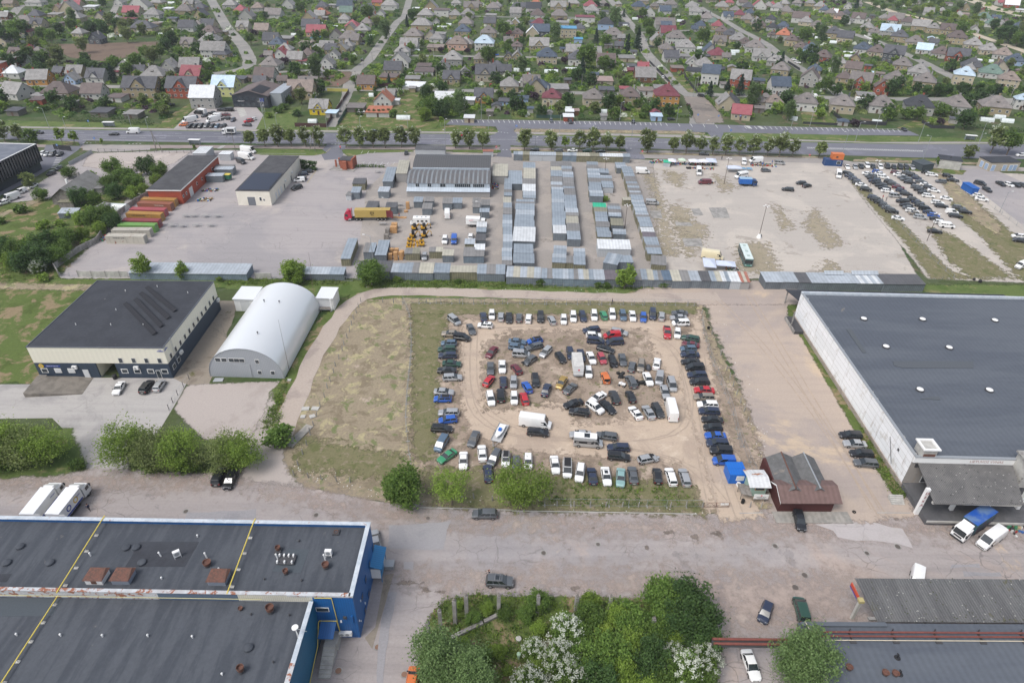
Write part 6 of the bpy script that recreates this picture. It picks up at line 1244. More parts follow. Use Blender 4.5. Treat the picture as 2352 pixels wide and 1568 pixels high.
def annex(x0,x1,y0,y1,h,nm):
 b=MB();b.B(x0,x1,y0,y1,0,h,0);b.B(x0-.15,x1+.15,y0-.4,y1+.15,h,h+.2,1)
 return b.O(nm,[WH_,mtl('annex_roof',(.70,.72,.74),rg=.35,spe=('X',.5,.04),fi=.02)],HG)
pR=lc(A,rz,G('c1',705,325,3.9));pR2=lc(A,rz,G('c1',763,232,3.9));pL=lc(A,rz,G('c0',2142,330,3.9));pL2=lc(A,rz,G('c0',2230,222,3.9))
an=annex(W*.97,pR[0],pR[1],pR2[1],3.8,'annex');MB().B(pR[0]-4.2,pR[0]-.9,pR[1]-.02,pR[1]+.02,.9,3.3,0).O('louvre_shutter',SU,an)
b=MB();b.B(pR[0]-5.,pR[0]-.8,pR[1]-1.2,pR[1],.9,1.05);[b.B(pR[0]-x,pR[0]-x+.2,pR[1]-1.1,pR[1]-.9,0,.9)for x in(.9,3.5)];b.O('loading_step',OWOOD,HG)
MB().B(pR[0]-.8,pR[0]-.5,pR[1]-.6,pR[1]-.4,0,3.8).O('post',WH_,HG)
an=annex(pL[0],W*.03,pL[1],pL2[1],3.8,'annex');MB().B(pL[0]+1.6,pL[0]+4.2,pL[1]-.04,pL[1]-.005,.2,3.1,0).O('louvre_shutter',SU,an)
X,Y=G('c0',2000,1085);b=MB();b.H([(0,0,0),(2.2,.2,0),(2.3,1.1,.3),(.2,1.2,.2)],[(0,0,.1),(2.2,.2,.1),(2.3,1.1,.4),(.2,1.2,.3)]);tag(b.O('scrap_sheet',SL,None,(X-1,Y-.5,0)),'bent grey sheet lying before the hangar','scrap metal')
H0=7.9
A=G('d3',1345,285,H0);Bq=G('c3',305,280,H0);rz=atan2(Bq[1]-A[1],Bq[0]-A[0])-pi/2;D=hypot(Bq[0]-A[0],Bq[1]-A[1]);W=95.
k=NT('block_wall');tc=k.n('TexCoord').outputs['Object'];sp=k.n('SeparateXYZ');k.l(tc,sp.inputs[0]);cb=k.n('CombineXYZ');k.l(sp.outputs[1],cb.inputs[0]);k.l(sp.outputs[2],cb.inputs[1])
br=k.n('TexBrick',_Scale=.5,_Mortar_Size=.012,offset=0.);br.inputs['Brick Width'].default_value=3.0;br.inputs['Row Height'].default_value=.6;br.inputs['Color1'].default_value=(.80,.81,.83,1);br.inputs['Color2'].default_value=(.72,.735,.75,1);br.inputs['Mortar'].default_value=(.30,.28,.26,1)
k.l(cb.outputs[0],br.inputs['Vector']);f=k.ramp(k.noise(tc,.35,5,.65),.55,.68);f2=k.ramp(k.noise(k.scaled(tc,(1,1,.2)),.8,4),.58,.75)
col=k.mix(k.math('MULTIPLY',f,.6),br.outputs['Color'],(.46,.43,.38));col=k.mix(k.math('MULTIPLY',f2,.5),col,(.30,.24,.19));k.l(col,k.b.inputs['Base Color']);k.b.inputs['Roughness'].default_value=.85;WALLB=k.mat
WH=th_('warehouse','huge white block-walled warehouse with a blue-grey felt roof and round skylights','warehouse',(*A,0),rz)
MB().B(0,.4,0,D,1.0,H0+.15,0).B(.4,W,0,.4,1.0,H0-.3,0).B(.4,W,D-.4,D,0,H0-.3,0).O('wall',WALLB,WH)
MB().B(-.25,.3,-.3,D,0,1.0).B(.3,W,-.06,0,0,1.1).O('plinth',mtl('plinth_brick',(.34,.29,.25),(.27,.23,.20),.8,.9),WH)
b=MB()
b.H([(.4,.4,H0-.9),(W,.4,H0-.9),(W,D-.4,H0-.9),(.4,D-.4,H0-.9)],[(.4,.4,H0-.25),(W,.4,H0-.1),(W,D-.4,H0-.1),(.4,D-.4,H0-.25)]);b.O('roof',FELTB,WH)
MB().B(.0,W,D-.45,D+.15,H0-.3,H0+.45).O('parapet',PARA,WH)
b=MB();b.B(-.1,.5,0,D-.5,H0+.15,H0+.24);
rn=random.Random(5);y=.5
while y<D-1:l_=rn.uniform(.2,.7);b.B(.45,.45+rn.uniform(.1,.4),y,y+l_,H0-.2,H0-.2+rn.uniform(.05,.3),1);y+=rn.uniform(.6,3)
b.O('wall_coping',[SL,CW],WH)
MB().B(.0,22,-.35,.1,H0-1.3,H0+.05,0).B(0,22,-.45,.2,H0+.05,H0+.2,1).O('front_parapet',[WH_,SL],WH)
for x,y in E('880 515;1420 520;2085 530;1085 770;1665 780;1397 1165;2035 1170'):
 p=lc(A,rz,G('c3',x,y,H0));b=MB();b.A([(.85,0),(.85,.3),(.75,.36)],n=16,m=1);b.A([(.7,.36),(.6,.46),(.1,.56)],n=16,m=0)
 b.O('skylight',[WH_,DS],WH,(p[0],p[1],H0-.2),sm_=50)
for s in('c3 1890,900 1890,965 1240,960 1160,940 1150,900','c3 720,605 770,605 905,822 870,822','c3 1490,1230 1570,1225 1585,1255 1400,1245'):
 P_=[lc(A,rz,p)for p in p_(s,H0)];MB().P(P_,H0-.2,H0-.125).O('felt_patch',mtl('felt_patch',(.085,.095,.108),rg=.85),WH)
p=lc(A,rz,G('d3',1440,250,H0));b=MB();x,y=p;h_=2.0
b.B(x-1.3,x+1.3,y-1.3,y+1.3,H0-.2,H0+h_-.2,0);b.B(x-1.6,x+1.6,y-1.6,y-1.2,H0+h_-.2,H0+h_+.1,1);b.B(x-1.6,x+1.6,y+1.2,y+1.6,H0+h_-.2,H0+h_+.1,1);b.B(x-1.6,x-1.2,y-1.2,y+1.2,H0+h_-.2,H0+h_+.1,1);b.B(x+1.2,x+1.6,y-1.2,y+1.2,H0+h_-.2,H0+h_+.1,1);b.B(x-1.1,x+1.1,y-1.34,y-1.3,H0,H0+.8,2)
b.O('roof_shaft',[CW,WH_,RUST],WH)
MB().T((-.15,D*.08+3,5.6),(-.2,D*.08-.5,1.6),.05,5).O('drain_pipe',DS,WH)
MB().B(-.02,-.005,4.2,4.8,5,5.6).O('wall_vent',DS,WH)
MB().B(0,60,-9.5,-.1,0,1.15).B(-.0,60,-9.75,-9.5,.8,1.2,1).O('loading_dock',[mtl('dock_dark',(.12,.12,.125),(.09,.09,.095),.4,.9),CW],WH)
CORR=mtl('asbestos_sheets',(.155,.15,.145),(.12,.117,.115),.3,.9,fi=.12,spe=('X',.34,.22),spot=((.30,.26,.23),.35,.66),bump=.4)
c0=lc(A,rz,G('d3',1370,330,6.6));c1=lc(A,rz,G('d3',1530,722,5.9));c2=lc(A,rz,G('d3',2338,728,5.9));c3=lc(A,rz,G('d3',2240,335,6.6))
b=MB();zt,zl=6.6,5.9
b.H([(c0[0],c0[1],zt-.15),(c1[0],c1[1],zl-.15),(c2[0]+.3,c2[1],zl-.15),(c3[0],c3[1],zt-.15)],[(c0[0],c0[1],zt),(c1[0],c1[1],zl),(c2[0]+.3,c2[1],zl),(c3[0],c3[1],zt)]);cn=b.O('canopy',CORR,WH)
rn=random.Random(3);b=MB()
for i in ra(150):
 u,v_=rn.random()**.6,rn.random();x=c0[0]+(c3[0]-c0[0])*u;y=c0[1]+(c1[1]-c0[1])*v_;z=zt+(zl-zt)*v_;s_=rn.uniform(.05,.2);b.B(x,x+s_,y,y+s_*.7,z,z+rn.uniform(.03,.12),rn.choice((0,0,1)))
b.O('roof_debris',[DS,CW],WH);WH.children[-1]['kind']='stuff'
for px,py in((1655,812),(1975,812),(2260,800)):
 q=lc(A,rz,G('d3',px,py));MB().B(q[0]-.3,q[0]+.3,q[1]-.3,q[1]+.3,0,zl-.15).O('canopy_column',[WH_],WH)
MB().B(c1[0],c2[0],c1[1]+.4,c1[1]+.8,zl-.55,zl-.15).O('canopy_beam',CW,WH)
q=lc(A,rz,G('d3',1355,812));b=MB();b.B(q[0]-.35,q[0]+.35,q[1]-.3,q[1]+.3,0,6.6);pl=b.O('sign_pillar',WH_,WH)
for i,ch in en('DEKA'):txm(pl,ch,.9,(q[0],q[1]-.32,5.6-i*1.0),m=mtl('sign_maroon',(.25,.03,.05),rg=.6,fi=0))
b=MB();[b.B(q[0]-3.5+.0,q[0]-1,q[1]+2+i*.35,q[1]+2.35+i*.35,0,.19*(i+1))for i in ra(5)];b.O('dock_steps',CW,WH)
wn(WH,3.9,0,2.4,1.3,2.4,name='door',mats=[WH_,DS]);MB().B(.9,2.2,-.12,-.02,5.2,6.1).O('wall_vent',DS,WH)
txm(WH,'LIETUVOS VYNAS',.8,(13.5,-.38,H0-.65),m=mtl('faded_letters',(.42,.27,.26),rg=.8,fi=0))
b=MB();q=lc(A,rz,G('d3',2290,300,7.9));b.B(q[0]-.6,q[0]+1.2,-3.5,0,4.,H0+1.6,0);b.B(q[0]-.9,q[0]+1.8,-3.9,.3,H0+1.6,H0+1.9,1);b.O('stair_tower',[CW,CONC],WH)
k0=lc(A,rz,G('c3',180,200,4.2));MB().H([(k0[0],D+.2,4.6),(60,D+.2,4.6),(60,D+8.5,4.0),(k0[0]-1.5,D+8.5,4.0)],[(k0[0],D+.2,4.8),(60,D+.2,4.8),(60,D+8.5,4.2),(k0[0]-1.5,D+8.5,4.2)]).O('rear_canopy',FD_,WH)
b=MB();[b.B(x,x+.3,D+8.,D+8.3,0,4.0)for x in(k0[0]-1,6,14,22,30)];b.B(-2.4,-2.1,D-4.5,D-4.2,0,4.6);b.O('rear_posts',CONC,WH)
MB().B(-2.6,-.25,D-8,D-.5,0,.9,0).B(-2.75,-2.6,D-8,D-.5,0,1.1,1).O('side_stair_pit',[mtl('pit_dark',(.06,.06,.065),None),CONC],WH)
b=MB();[b.B(-2.7,-2.66,D-8+i*.5,D-7.97+i*.5,1.1,2.2)for i in ra(15)];b.B(-2.7,-2.66,D-8,D-.5,2.2,2.25);b.O('railing',DS,WH)
Hb=10.3;Hl=9.15
A=G('e1',885,768,Hb);Q=G('e0',0,712,Hb);rz=atan2(A[1]-Q[1],A[0]-Q[0]);W=85.;C_=G('e1',1065,98,Hb);D=lc(A,rz,C_)[1]
BB=th_('blue_factory_building','long blue metal-clad factory building with two dark felt roof levels and white coping','building',(*A,0),rz)
MB().B(-W,0,0,.3,0,Hb,0).B(-W,0,D-.3,D,0,Hb,0).B(-.3,0,.3,D-.3,0,Hb,1).O('upper_wall',[BLUEP,BLUEP2],BB)
MB().B(-W,-.3,.3,D-.3,Hb-1.2,Hb-.75).O('roof',FELT,BB)
MB().B(-W,.12,D-.55,D+.12,Hb,Hb+.1).B(-.55,.12,-.1,D-.55,Hb,Hb+.1).O('parapet_coping',PARA,BB)
MB().B(-W,-.3,-.12,.45,Hb,Hb+.1).B(-9.3,.1,-.15,-.12,Hb-.25,Hb+.09).O('rusty_coping',PARAR,BB)
lA=lc(A,rz,G('e1',525,790,Hl));lB=lc(A,rz,G('e1',300,1568,Hl));xr=(lA[0]+lB[0])/2
MB().B(-W,xr,-16,-15.7,0,Hl,0).B(xr-.3,xr,-15.7,-.02,0,Hl,1).O('lower_wall',[BLUEP,mtl('blue_sheet_teal',(.012,.13,.25),rg=.45,spe=('Y',.35,.10),fi=.08,fs_=.8)],BB)
MB().B(-W,xr-.3,-15.7,-.02,Hl-1.,Hl-.45).O('lower_roof',FELT,BB)
MB().B(xr-.5,xr+.15,-15.9,-.25,Hl,Hl+.1,0).B(xr-.52,xr+.16,-12.6,-9.4,Hl+.1,Hl+.13,1).O('lower_coping',[PARA,PARAR],BB)
MB().B(-W,-28,-.03,-.01,Hl-.4,Hb-.01,0).B(-28,-16.5,-.03,-.01,Hl-.4,Hb-.01,1).B(-16.5,xr,-.03,-.01,Hl-.4,Hb-.01,2).O('step_wall_sheets',[PARAR,mtl('blue_grey_sheet',(.10,.14,.20),rg=.5,spe=('Z',.2,.3)),mtl('cream_sheet',(.55,.53,.45),rg=.5,spe=('X',.3,.12))],BB)
TRI=mtl('window_dark_blue',(.01,.02,.05),rg=.3,fi=0)
for px,py,ww in E('1072 325 1;1037 475 1;1005 615 1;973 775 1;1033 745 1;1002 900 1'):
 best=min((abs(lc(A,rz,G('e1',px,py,z))[0]),z)for z in[i*.05 for i in ra(20,200)]);z=best[1];yy=lc(A,rz,G('e1',px,py,z))[1]
 wn(BB,0,yy,z,.9,1.2,'r',mats=[BLUEP2,TRI],frame_=.05)
def of_(c,px,py,yplane,base=None):
 best=min((abs(lc(A,rz,G(c,px,py,z))[1]-yplane),z)for z in[i*.05 for i in ra(0,210)]);z=best[1];return lc(A,rz,G(c,px,py,z))[0],z
x,z=of_('e1',612,890,0);wn(BB,x,-.02,z,1.9,.95)
x,z=of_('e1',818,965,0);MB().B(x-.25,x+.25,-.15,0,z-.3,z+.3).O('vent_grille',DS,BB);x,z=of_('e1',885,975,0);MB().B(x-.15,x+.15,-.2,0,z-.9,z+.7).O('cable_box',BLUEP,BB)
for px in(803,853):
 x,z=of_('e1',px,1095,0);acunit(BB,x,-.1,z)
x,z=of_('e1',783,998,0);MB().B(x-.12,x+.12,-.12,0,z-.25,z+.2).O('wall_lamp',WH_,BB)
x0,z0=of_('e1',600,985,0);x1,z1=of_('e1',740,985,0)
MB().H([(x0,-2.6,z0-.8),(x1,-2.6,z0-.8),(x1,0,z0-.1),(x0,0,z0-.1)],[(x0,-2.6,z0-.7),(x1,-2.6,z0-.7),(x1,0,z0),(x0,0,z0)]).O('door_canopy',BLUEP,BB)
b=MB();st0=lc(A,rz,G('e1',655,1090,1.5));sx=st0[0]
for i in ra(8):b.B(x0+.5,x1-.0,-2.6-i*.55,-2.05-i*.55,0,1.6-i*.19)
b.B(x0+.5,x1+.2,-2.05,-.02,0,1.62);b.O('entrance_steps',CW,BB)
pp=[(-9.3,Hb-.3)];PY=mtl('gas_pipe_yellow',(.66,.52,.10),rg=.5,fi=0)
def pipe(pts3,r,name='pipe',m=PY,par=BB):
 mb=MB();[mb.T(p,q,r,6)for p,q in zip(pts3,pts3[1:])];return mb.O(name,m,par)
xa,za=of_('e1',535,775,0);xb,zb=of_('e1',695,780,0);xc,zc=of_('e1',778,1105,0);xd,zd=of_('e1',880,1108,0)
pipe([(xa,-.12,za-.1),(xb,-.12,za-.1),(xc,-.12,zc),(xd,-.12,zc)],.06);pipe([(xc,-.18,zc+.3),(x1+.1,-.3,z0+.15),(x0-.2,-.3,z0+.15),(xr+.25,-.6,z0+.1),(xr+.25,-2.6,z0-2.6),(xr+.25,-15,z0-5)],.06)
for p,q,zz in(((955,40),(517,738),Hb+.15),((2340,65),(2083,748),Hb+.15)):
 u,v_=lc(A,rz,G('e0',*p,zz)),lc(A,rz,G('e0',*q,zz));pipe([(u[0]+.1,u[1]+.1,zz+.1),(u[0],u[1]-.6,zz),(v_[0],v_[1]+.4,zz),(v_[0],v_[1],zz-.1)],.09,'roof_pipe')
 for i in ra(1,5):t=i/4.6;x,y=u[0]+(v_[0]-u[0])*t,u[1]+(v_[1]-u[1])*t;MB().T((x,y,Hb-.75),(x,y,zz),.04,5).B(x-.3,x+.3,y-.2,y+.2,Hb-.75,Hb-.68).O('pipe_support',CW,BB)
u,v_=lc(A,rz,G('e0',535,752,Hl+.2)),lc(A,rz,G('e0',8,1560,Hl+.2));w2=(v_[0]-(u[0]-v_[0])*.4,v_[1]-(u[1]-v_[1])*.4);w2=(v_[0]+(v_[0]-u[0])*.3,max(-15.6,v_[1]+(v_[1]-u[1])*.3))
pipe([(u[0],u[1],Hl+.1),(v_[0],v_[1],Hl+.1),(w2[0],w2[1],Hl+.1)],.09,'roof_pipe')
for i in ra(5):t=.1+i*.22;x,y=u[0]+(v_[0]-u[0])*t,u[1]+(v_[1]-u[1])*t;MB().T((x,y,Hl-.45),(x,y,Hl+.1),.04,5).B(x-.3,x+.3,y-.2,y+.2,Hl-.45,Hl-.38).O('pipe_support',CW,BB)
pipe([(-W,-.2,Hl+.15),(-13,-.2,Hl+.25)],.05,'roof_pipe',mtl('cream_pipe',(.55,.52,.30),fi=0))
ROOFT=[]
def rt(c,x,y,low=0):
 z=(Hl-.45)if low else(Hb-.75);p=lc(A,rz,G(c,x,y,z));return p[0],p[1],z
for c,x,y,low in E('e0 187 320 0;e0 65 470 0;e0 462 468 0;e0 1162 330 0;e0 1252 328 0;e0 1305 468 0;e0 2285 1250 1'):
 x,y,z=rt(c,x,y,low);MB().A([(.62,0),(.62,.32),(.5,.4),(.05,.42)],n=14).O('roof_dome',FELT,BB,(x,y,z),sm_=40)
for i,(x,y)in en(((905,610),(1145,610),(2020,620))):
 x,y,z=rt('e0',x,y);b=MB();b.B(-1.25,1.25,-1.,1.,0,1.05,1);b.H([(-1.45,-1.2,1.05),(1.45,-1.2,1.05),(1.45,1.2,1.05),(-1.45,1.2,1.05)],[(-1.4,-1.1,1.15),(1.4,-1.1,1.15),(1.1,.9,1.4),(-1.1,.9,1.4)],0)
 if i==0:b.B(-.4,.4,-1.03,-1.,.15,.8,0)
 b.O('roof_ventilation_box',[RUST,WH_ if i==0 else mtl('grey_sheet',(.22,.25,.30),rg=.5)],BB,(x,y,z))
def rv(c,x,y,low,r=.5,h=.9,bs=0,par=None,org=None,zz=None):
 if par is None:x,y,z=rt(c,x,y,low);par=BB
 else:p=lc(org[0],org[1],G(c,x,y,zz));x,y,z=p[0],p[1],zz
 b=MB();
 if bs:b.B(-.5,.5,-.5,.5,0,.3,1)
 b.A([(r*.8,0),(r*.8,h*.5)],n=14,m=1);b.A([(r*.85,h*.45),(r,h),(r*.9,h),(r*.75,h*.7),(.05,h*.7)],n=14,m=0);b.O('rusty_roof_vent',[RUST,DS],par,(x,y,z),sm_=40)
for a in E('e0 1910 490 0 .62 .95;e1 207 355 0 .42 1.0 1;e1 277 565 0 .42 .9;e1 643 510 0 .55 1.0;e1 738 190 0 .35 .4 1;e0 2220 1465 1 .5 1.2;e0 2213 895 1 .33 .5;e1 137 915 1 .6 1.3'):rv(*a)
for c,x,y,low,h in E('e0 835 400 0 .7;e0 1480 405 0 .9;e0 1905 425 0 1.3;e0 1817 225 0 .4;e0 2012 528 0 .35;e0 1487 612 0 .35;e1 205 440 0 1.4;e1 640 440 0 1.3;e1 397 268 0 .3;e1 80 618 0 .3;e1 420 630 0 .3;e0 157 1130 1 .4;e0 560 1135 1 .4;e0 945 1140 1 .4;e0 1362 1140 1 .4;e0 1770 1150 1 .4;e0 2043 1492 1 .35;e0 2309 942 1 .3;e1 307 948 1 .3;e1 160 1380 1 .3'):
 x,y,z=rt(c,x,y,low);MB().T((0,0,0),(-.12 if h>.8 else 0,0,h),.1,8).T((-.12 if h>.8 else 0,0,h),(-.12 if h>.8 else 0,0,h+.14),.16,8,0,.08).O('vent_pipe',WH_ if h>.3 else DS,BB,(x,y,z),sm_=40)
for c,x,y in(('e0',1635,410),('e1',672,400)):
 x,y,z=rt(c,x,y);b=MB();b.B(-.5,.5,-.25,.25,.3,1.35,0);b.T((0,-.26,.85),(0,-.25,.85),.36,12,1);[b.T((s*.45,t*.3,0),(s*.45,t*.2,.3),.03,4,0)for s in(-1,1)for t in(-1,1)];b.O('air_conditioner',[WH_,SL],BB,(x,y,z),R(0 if c=='e1' else 35))
x,y,z=rt('e1',285,445);b=MB();b.B(-1.3,1.3,-.9,.9,.3,.36,1);[b.B(-1.3+i*.7,-1.1+i*.7,.4,.75,.36,.75,0)for i in ra(4)];[b.B(-1.3+i*1.1,-1.1+i*1.1,-.8,-.45,.36,.75,0)for i in ra(3)];b.O('ballast_rack',[WH_,DS],BB,(x,y,z))
for s,low,mm in(('e0 1285,270 1830,270 1700,500 1410,500 1150,500 1200,420',0,0),('e0 0,785 580,785 480,950 0,955',1,1),('e0 0,565 110,565 60,640 0,640',0,0),('e1 300,335 490,340 410,560 150,540',0,1)):
 z=(Hl-.45)if low else(Hb-.75);P_=[lc(A,rz,p)for p in p_(s,z)];MB().P(P_,z,z+.02).O('felt_patch',[FD_,mtl('felt_patch_blue',(.062,.075,.088),rg=.8)][mm],BB)
x,y,z=rt('e1',385,1150,1);MB().T((0,0,0),(0,0,2.2),.05,5).T((0,0,2.2),(1.3,.3,1.0),.03,4).T((0,0,2.2),(.8,-1.,.6),.03,4).T((0,0,2.3),(0,0,2.45),.45,14).O('satellite_dish',WH_,BB,(x,y,z))
e0_=lc(A,rz,G('e1',1110,318,3.6));e1_=lc(A,rz,G('e1',1070,525,3.6));xw=lc(A,rz,G('e1',1195,345,3.4))[0]
b=MB();b.B(.0,xw-.3,e1_[1]+.3,e0_[1],.9,1.0,1);b.H([(0,e1_[1],4.1),(xw,e1_[1],3.5),(xw,e0_[1],3.5),(0,e0_[1],4.1)],[(0,e1_[1],4.22),(xw,e1_[1],3.62),(xw,e0_[1],3.62),(0,e0_[1],4.22)],0)
for y in(e1_[1]+.3,e0_[1]-.3):b.T((xw-.3,y,0),(xw-.3,y,3.5),.07,6,0)
b.B(0,xw-.3,e1_[1]+.25,e1_[1]+.35,1.,3.2,2);b.B(xw-.35,xw-.28,e1_[1]+.3,e1_[1]+2.5,1.0,2.0,0);b.B(xw-.3,xw+1.2,e1_[1]+2.6,e0_[1]-.4,0,.9,1);b.O('entrance_porch',[mtl('porch_blue',(.03,.20,.42),rg=.45,spe=('Y',.4,.15)),SL,WH_],BB)
MB().H([(xr,-16.5,3.6),(xr+3.,-16.5,3.0),(xr+3.,-9.2,3.0),(xr,-9.2,3.6)],[(xr,-16.5,3.7),(xr+3.,-16.5,3.1),(xr+3.,-9.2,3.1),(xr,-9.2,3.7)]).O('side_canopy',MATS['porch_blue'],BB)
b=MB();b.B(-.02+0,.1,D*.1,D*.11,2,2.3);[b.B(0,.12,D*q,D*q+.15,zz,zz+.4)for q,zz in((.05,3.),(.2,5.),(.33,1.9))];b.O('wall_lamp',WH_,BB)
zc1=5.0
A2=G('e3',800,605,zc1);B2=G('e3',2351,615,zc1);rz2=atan2(B2[1]-A2[1],B2[0]-A2[0]);W2=62.
C2_=lc(A2,rz2,G('e3',1010,1005,zc1-.5))
OC=th_('loading_canopy','corrugated grey asbestos canopy with moss and debris at lower right','canopy',(*A2,0),rz2)
MOSS=mtl('mossy_asbestos',(.135,.135,.135),(.10,.10,.102),.5,.9,fi=.2,stretch=(1.6,.2,1),spe=('X',.42,.15),spot=((.10,.095,.06),.35,.63),bump=.5)
MB().H([(0,0,zc1-.1),(C2_[0],C2_[1],zc1-.6),(W2,C2_[1],zc1-.6),(W2,0,zc1-.1)],[(0,0,zc1),(C2_[0],C2_[1],zc1-.5),(W2,C2_[1],zc1-.5),(W2,0,zc1)]).O('roof',MOSS,OC)
b=MB()
rn=random.Random(9)
for i in ra(190):
 u,v_=rn.random(),1-rn.random()**1.8;x=1.5+u*26;y=C2_[1]*v_;z=zc1-.5*v_;s_=rn.uniform(.04,.16)
 if y>0 or(x<C2_[0]*v_+.5):continue
 b.B(x,x+s_,y,y+s_,z,z+.06,rn.choice((0,1,1)))
o=b.O('roof_debris',[CW,mtl('moss',(.05,.055,.02),None)],OC);o['kind']='stuff'
b=MB();p=lc(A2,rz2,G('e3',760,980));q=lc(A2,rz2,G('e3',850,815,4.5));b.B(q[0]-.22,q[0]+.22,q[1]-.22,q[1]+.22,0,4.5,0);b.B(q[0]-.4,q[0]+.4,q[1]-.4,q[1]+.4,4.4,4.9,1);b.O('column',[CW,mtl('ochre_cap',(.40,.34,.16),None)],OC)
q2=(q[0],q[1]);MB().B(q[0]-.1,q[0]+.05,q[1]+.3,-.6,3.9,4.75,0).B(q[0]-.12,q[0]-.1,q[1]+.3,-.6,3.85,4.1,1).O('red_sign_board',[mtl('sign_red',(.50,.07,.03),rg=.5,fi=0),BLU],OC)
b=MB();[b.B(x,x+.35,C2_[1]+.5,C2_[1]+.85,0,zc1-.65)for x in(8,16,24,32)];b.B(q[0],W2,C2_[1]+.4,C2_[1]+.9,zc1-.95,zc1-.62);b.O('rear_frame',CONC,OC)
H3=5.6
A3=G('e3',285,1010,H3);B3=G('e3',540,1568,H3);LB=th_('flat_roofed_hall','low hall with blue-grey felt roof, pipes and rusty vents at lower right','building',(*A3,0),rz2)
b3=lc(A3,rz2,B3);MB().P([(0,0),(b3[0]*1.5,b3[1]*1.5),(70,b3[1]*1.5),(70,0)][::1],0,H3-.45).O('wall',mtl('olive_render',(.16,.16,.11),(.12,.12,.09),.4,.9),LB)
MB().P([(-.1,.1),(b3[0]*1.5-.1,b3[1]*1.5),(70,b3[1]*1.5),(70,.1)],H3-.45,H3-.3).O('roof',FELTB,LB)
e3_=lc(A3,rz2,G('e3',1080,1010,H3));MB().B(.2,e3_[0],-.55,.12,H3-.3,H3).O('parapet',mtl('felt_kerb',(.10,.115,.135),None),LB)
RP=mtl('red_oxide_pipe',(.20,.06,.045),(.15,.05,.04),2.,.7)
y1=lc(A3,rz2,G('e3',1540,1118,H3+.4))[1]
for dy,dz in((.28,.35),(-.28,.25)):pipe([(.1,y1+dy,H3+dz-.6),(.5,y1+dy,H3+dz),(66,y1+dy,H3+dz)],.14,'heating_pipe',RP,LB)
for px in(425,755,1147,1535,1938,2325):x=lc(A3,rz2,G('e3',px,1120,H3))[0];MB().B(x-.06,x+.06,y1-.6,y1+.6,H3-.3,H3+.12).B(x-.06,x+.06,y1+.5,y1+.62,H3-.3,H3+.75).B(x-.4,x+.5,y1-1.1,y1-.55,H3-.3,H3-.15).O('pipe_support',DS,LB)
WP=mtl('cream_gas_pipe',(.62,.55,.42),fi=0);y2=lc(A3,rz2,G('e3',1540,1178,H3))[1]
pe=lc(A3,rz2,G('e3',540,1568,H3));pipe([(.9,.1,H3+.1),(1.4,y2+.0,H3),(66,y2,H3)],.06,'gas_pipe',WP,LB);pipe([(1.4,y2,H3),(pe[0]+.1,pe[1],H3),(pe[0]*1.4,pe[1]*1.4,H3)],.06,'gas_pipe',WP,LB)
for a in((740,1435),(1073,1485),(1165,1490)):rv('e3',*a,0,.5,.55,par=LB,org=(A3,rz2),zz=H3-.3)
for px,py in((1188,1335),(1210,1485)):
 p=lc(A3,rz2,G('e3',px,py,H3-.3));MB().T((0,0,0),(0,0,.7),.1,8).T((0,0,.7),(-.2,.15,.85),.1,8).A([(.45,0),(.35,.15)],n=12).O('vent_pipe',TM,LB,(p[0],p[1],H3-.3))
pa=G('e2',1845,1190,4.5);pb=G('e2',2260,1195,4.5);r4=atan2(pb[1]-pa[1],pb[0]-pa[0]);L4=hypot(pb[0]-pa[0],pb[1]-pa[1])
pr=th_('pipe_bridge','rusty pipe bridge crossing the lane beside the thicket','pipe bridge',(*pa,0),r4);MB().T((0,.35,4.7),(L4+8,.35,4.7),.2,8).T((0,-.3,4.6),(L4+8,-.3,4.6),.2,8).O('pipe',RP,pr);MB().B(0,L4+8,-.5,.5,4.0,4.35).O('truss',DS,pr)
b=MB();[b.B(x,x+.35,-.2,.2,0,4.0)for x in(-.4,L4+4)];b.O('pillar',CONC,pr)
KB=mtl('brown_roof_tiles',(.165,.105,.095),(.14,.09,.08),1.,.7,spe=('X',.9,.12),fi=.1)
KG=mtl('patched_felt',(.13,.13,.13),(.10,.10,.10),.8,.85,spot=((.19,.17,.15),.6,.6))
KW_=mtl('brown_boards',(.075,.022,.02),rg=.7,spe=('X',.3,.2))
A,rz,W=fr_('d3',135,710,672,713,3.0);KI=th_('kiosk_building','dark brown kiosk with a brown tiled front roof and two grey gable wings','kiosk',(*A,0),rz)
u=lc(A,rz,G('d3',130,550,4.4));MB().B(-.1,W-.8,.5,4.2,0,3.0).O('front_wall',KW_,KI)
MB().H([(-.4,-.2,2.9),(W+.2,-.2,2.9),(W+.2,u[1],4.3),(-.4,u[1],4.3)],[(-.4,-.2,3.02),(W+.2,-.2,3.02),(W+.2,u[1],4.42),(-.4,u[1],4.42)]).H([(-.4,u[1],4.3),(W+.2,u[1],4.3),(W+.2,u[1]+2,3.6),(-.4,u[1]+2,3.6)],[(-.4,u[1],4.42),(W+.2,u[1],4.42),(W+.2,u[1]+2,3.72),(-.4,u[1]+2,3.72)]).O('front_roof',KB,KI)
MB().add([(-.42,.3,3.0),(-.42,u[1],4.3),(-.42,u[1]*1.8,3.0)],[(2,1,0)]).add([(-.46,-.3,3.05),(-.46,u[1],4.5),(-.46,u[1]*1.8,3.05),(-.46,u[1]*1.8,2.8),(-.46,u[1],4.2),(-.46,-.3,2.8)],[(5,4,1,0),(4,3,2,1)],1).O('side_gable',[KW_,WH_],KI)
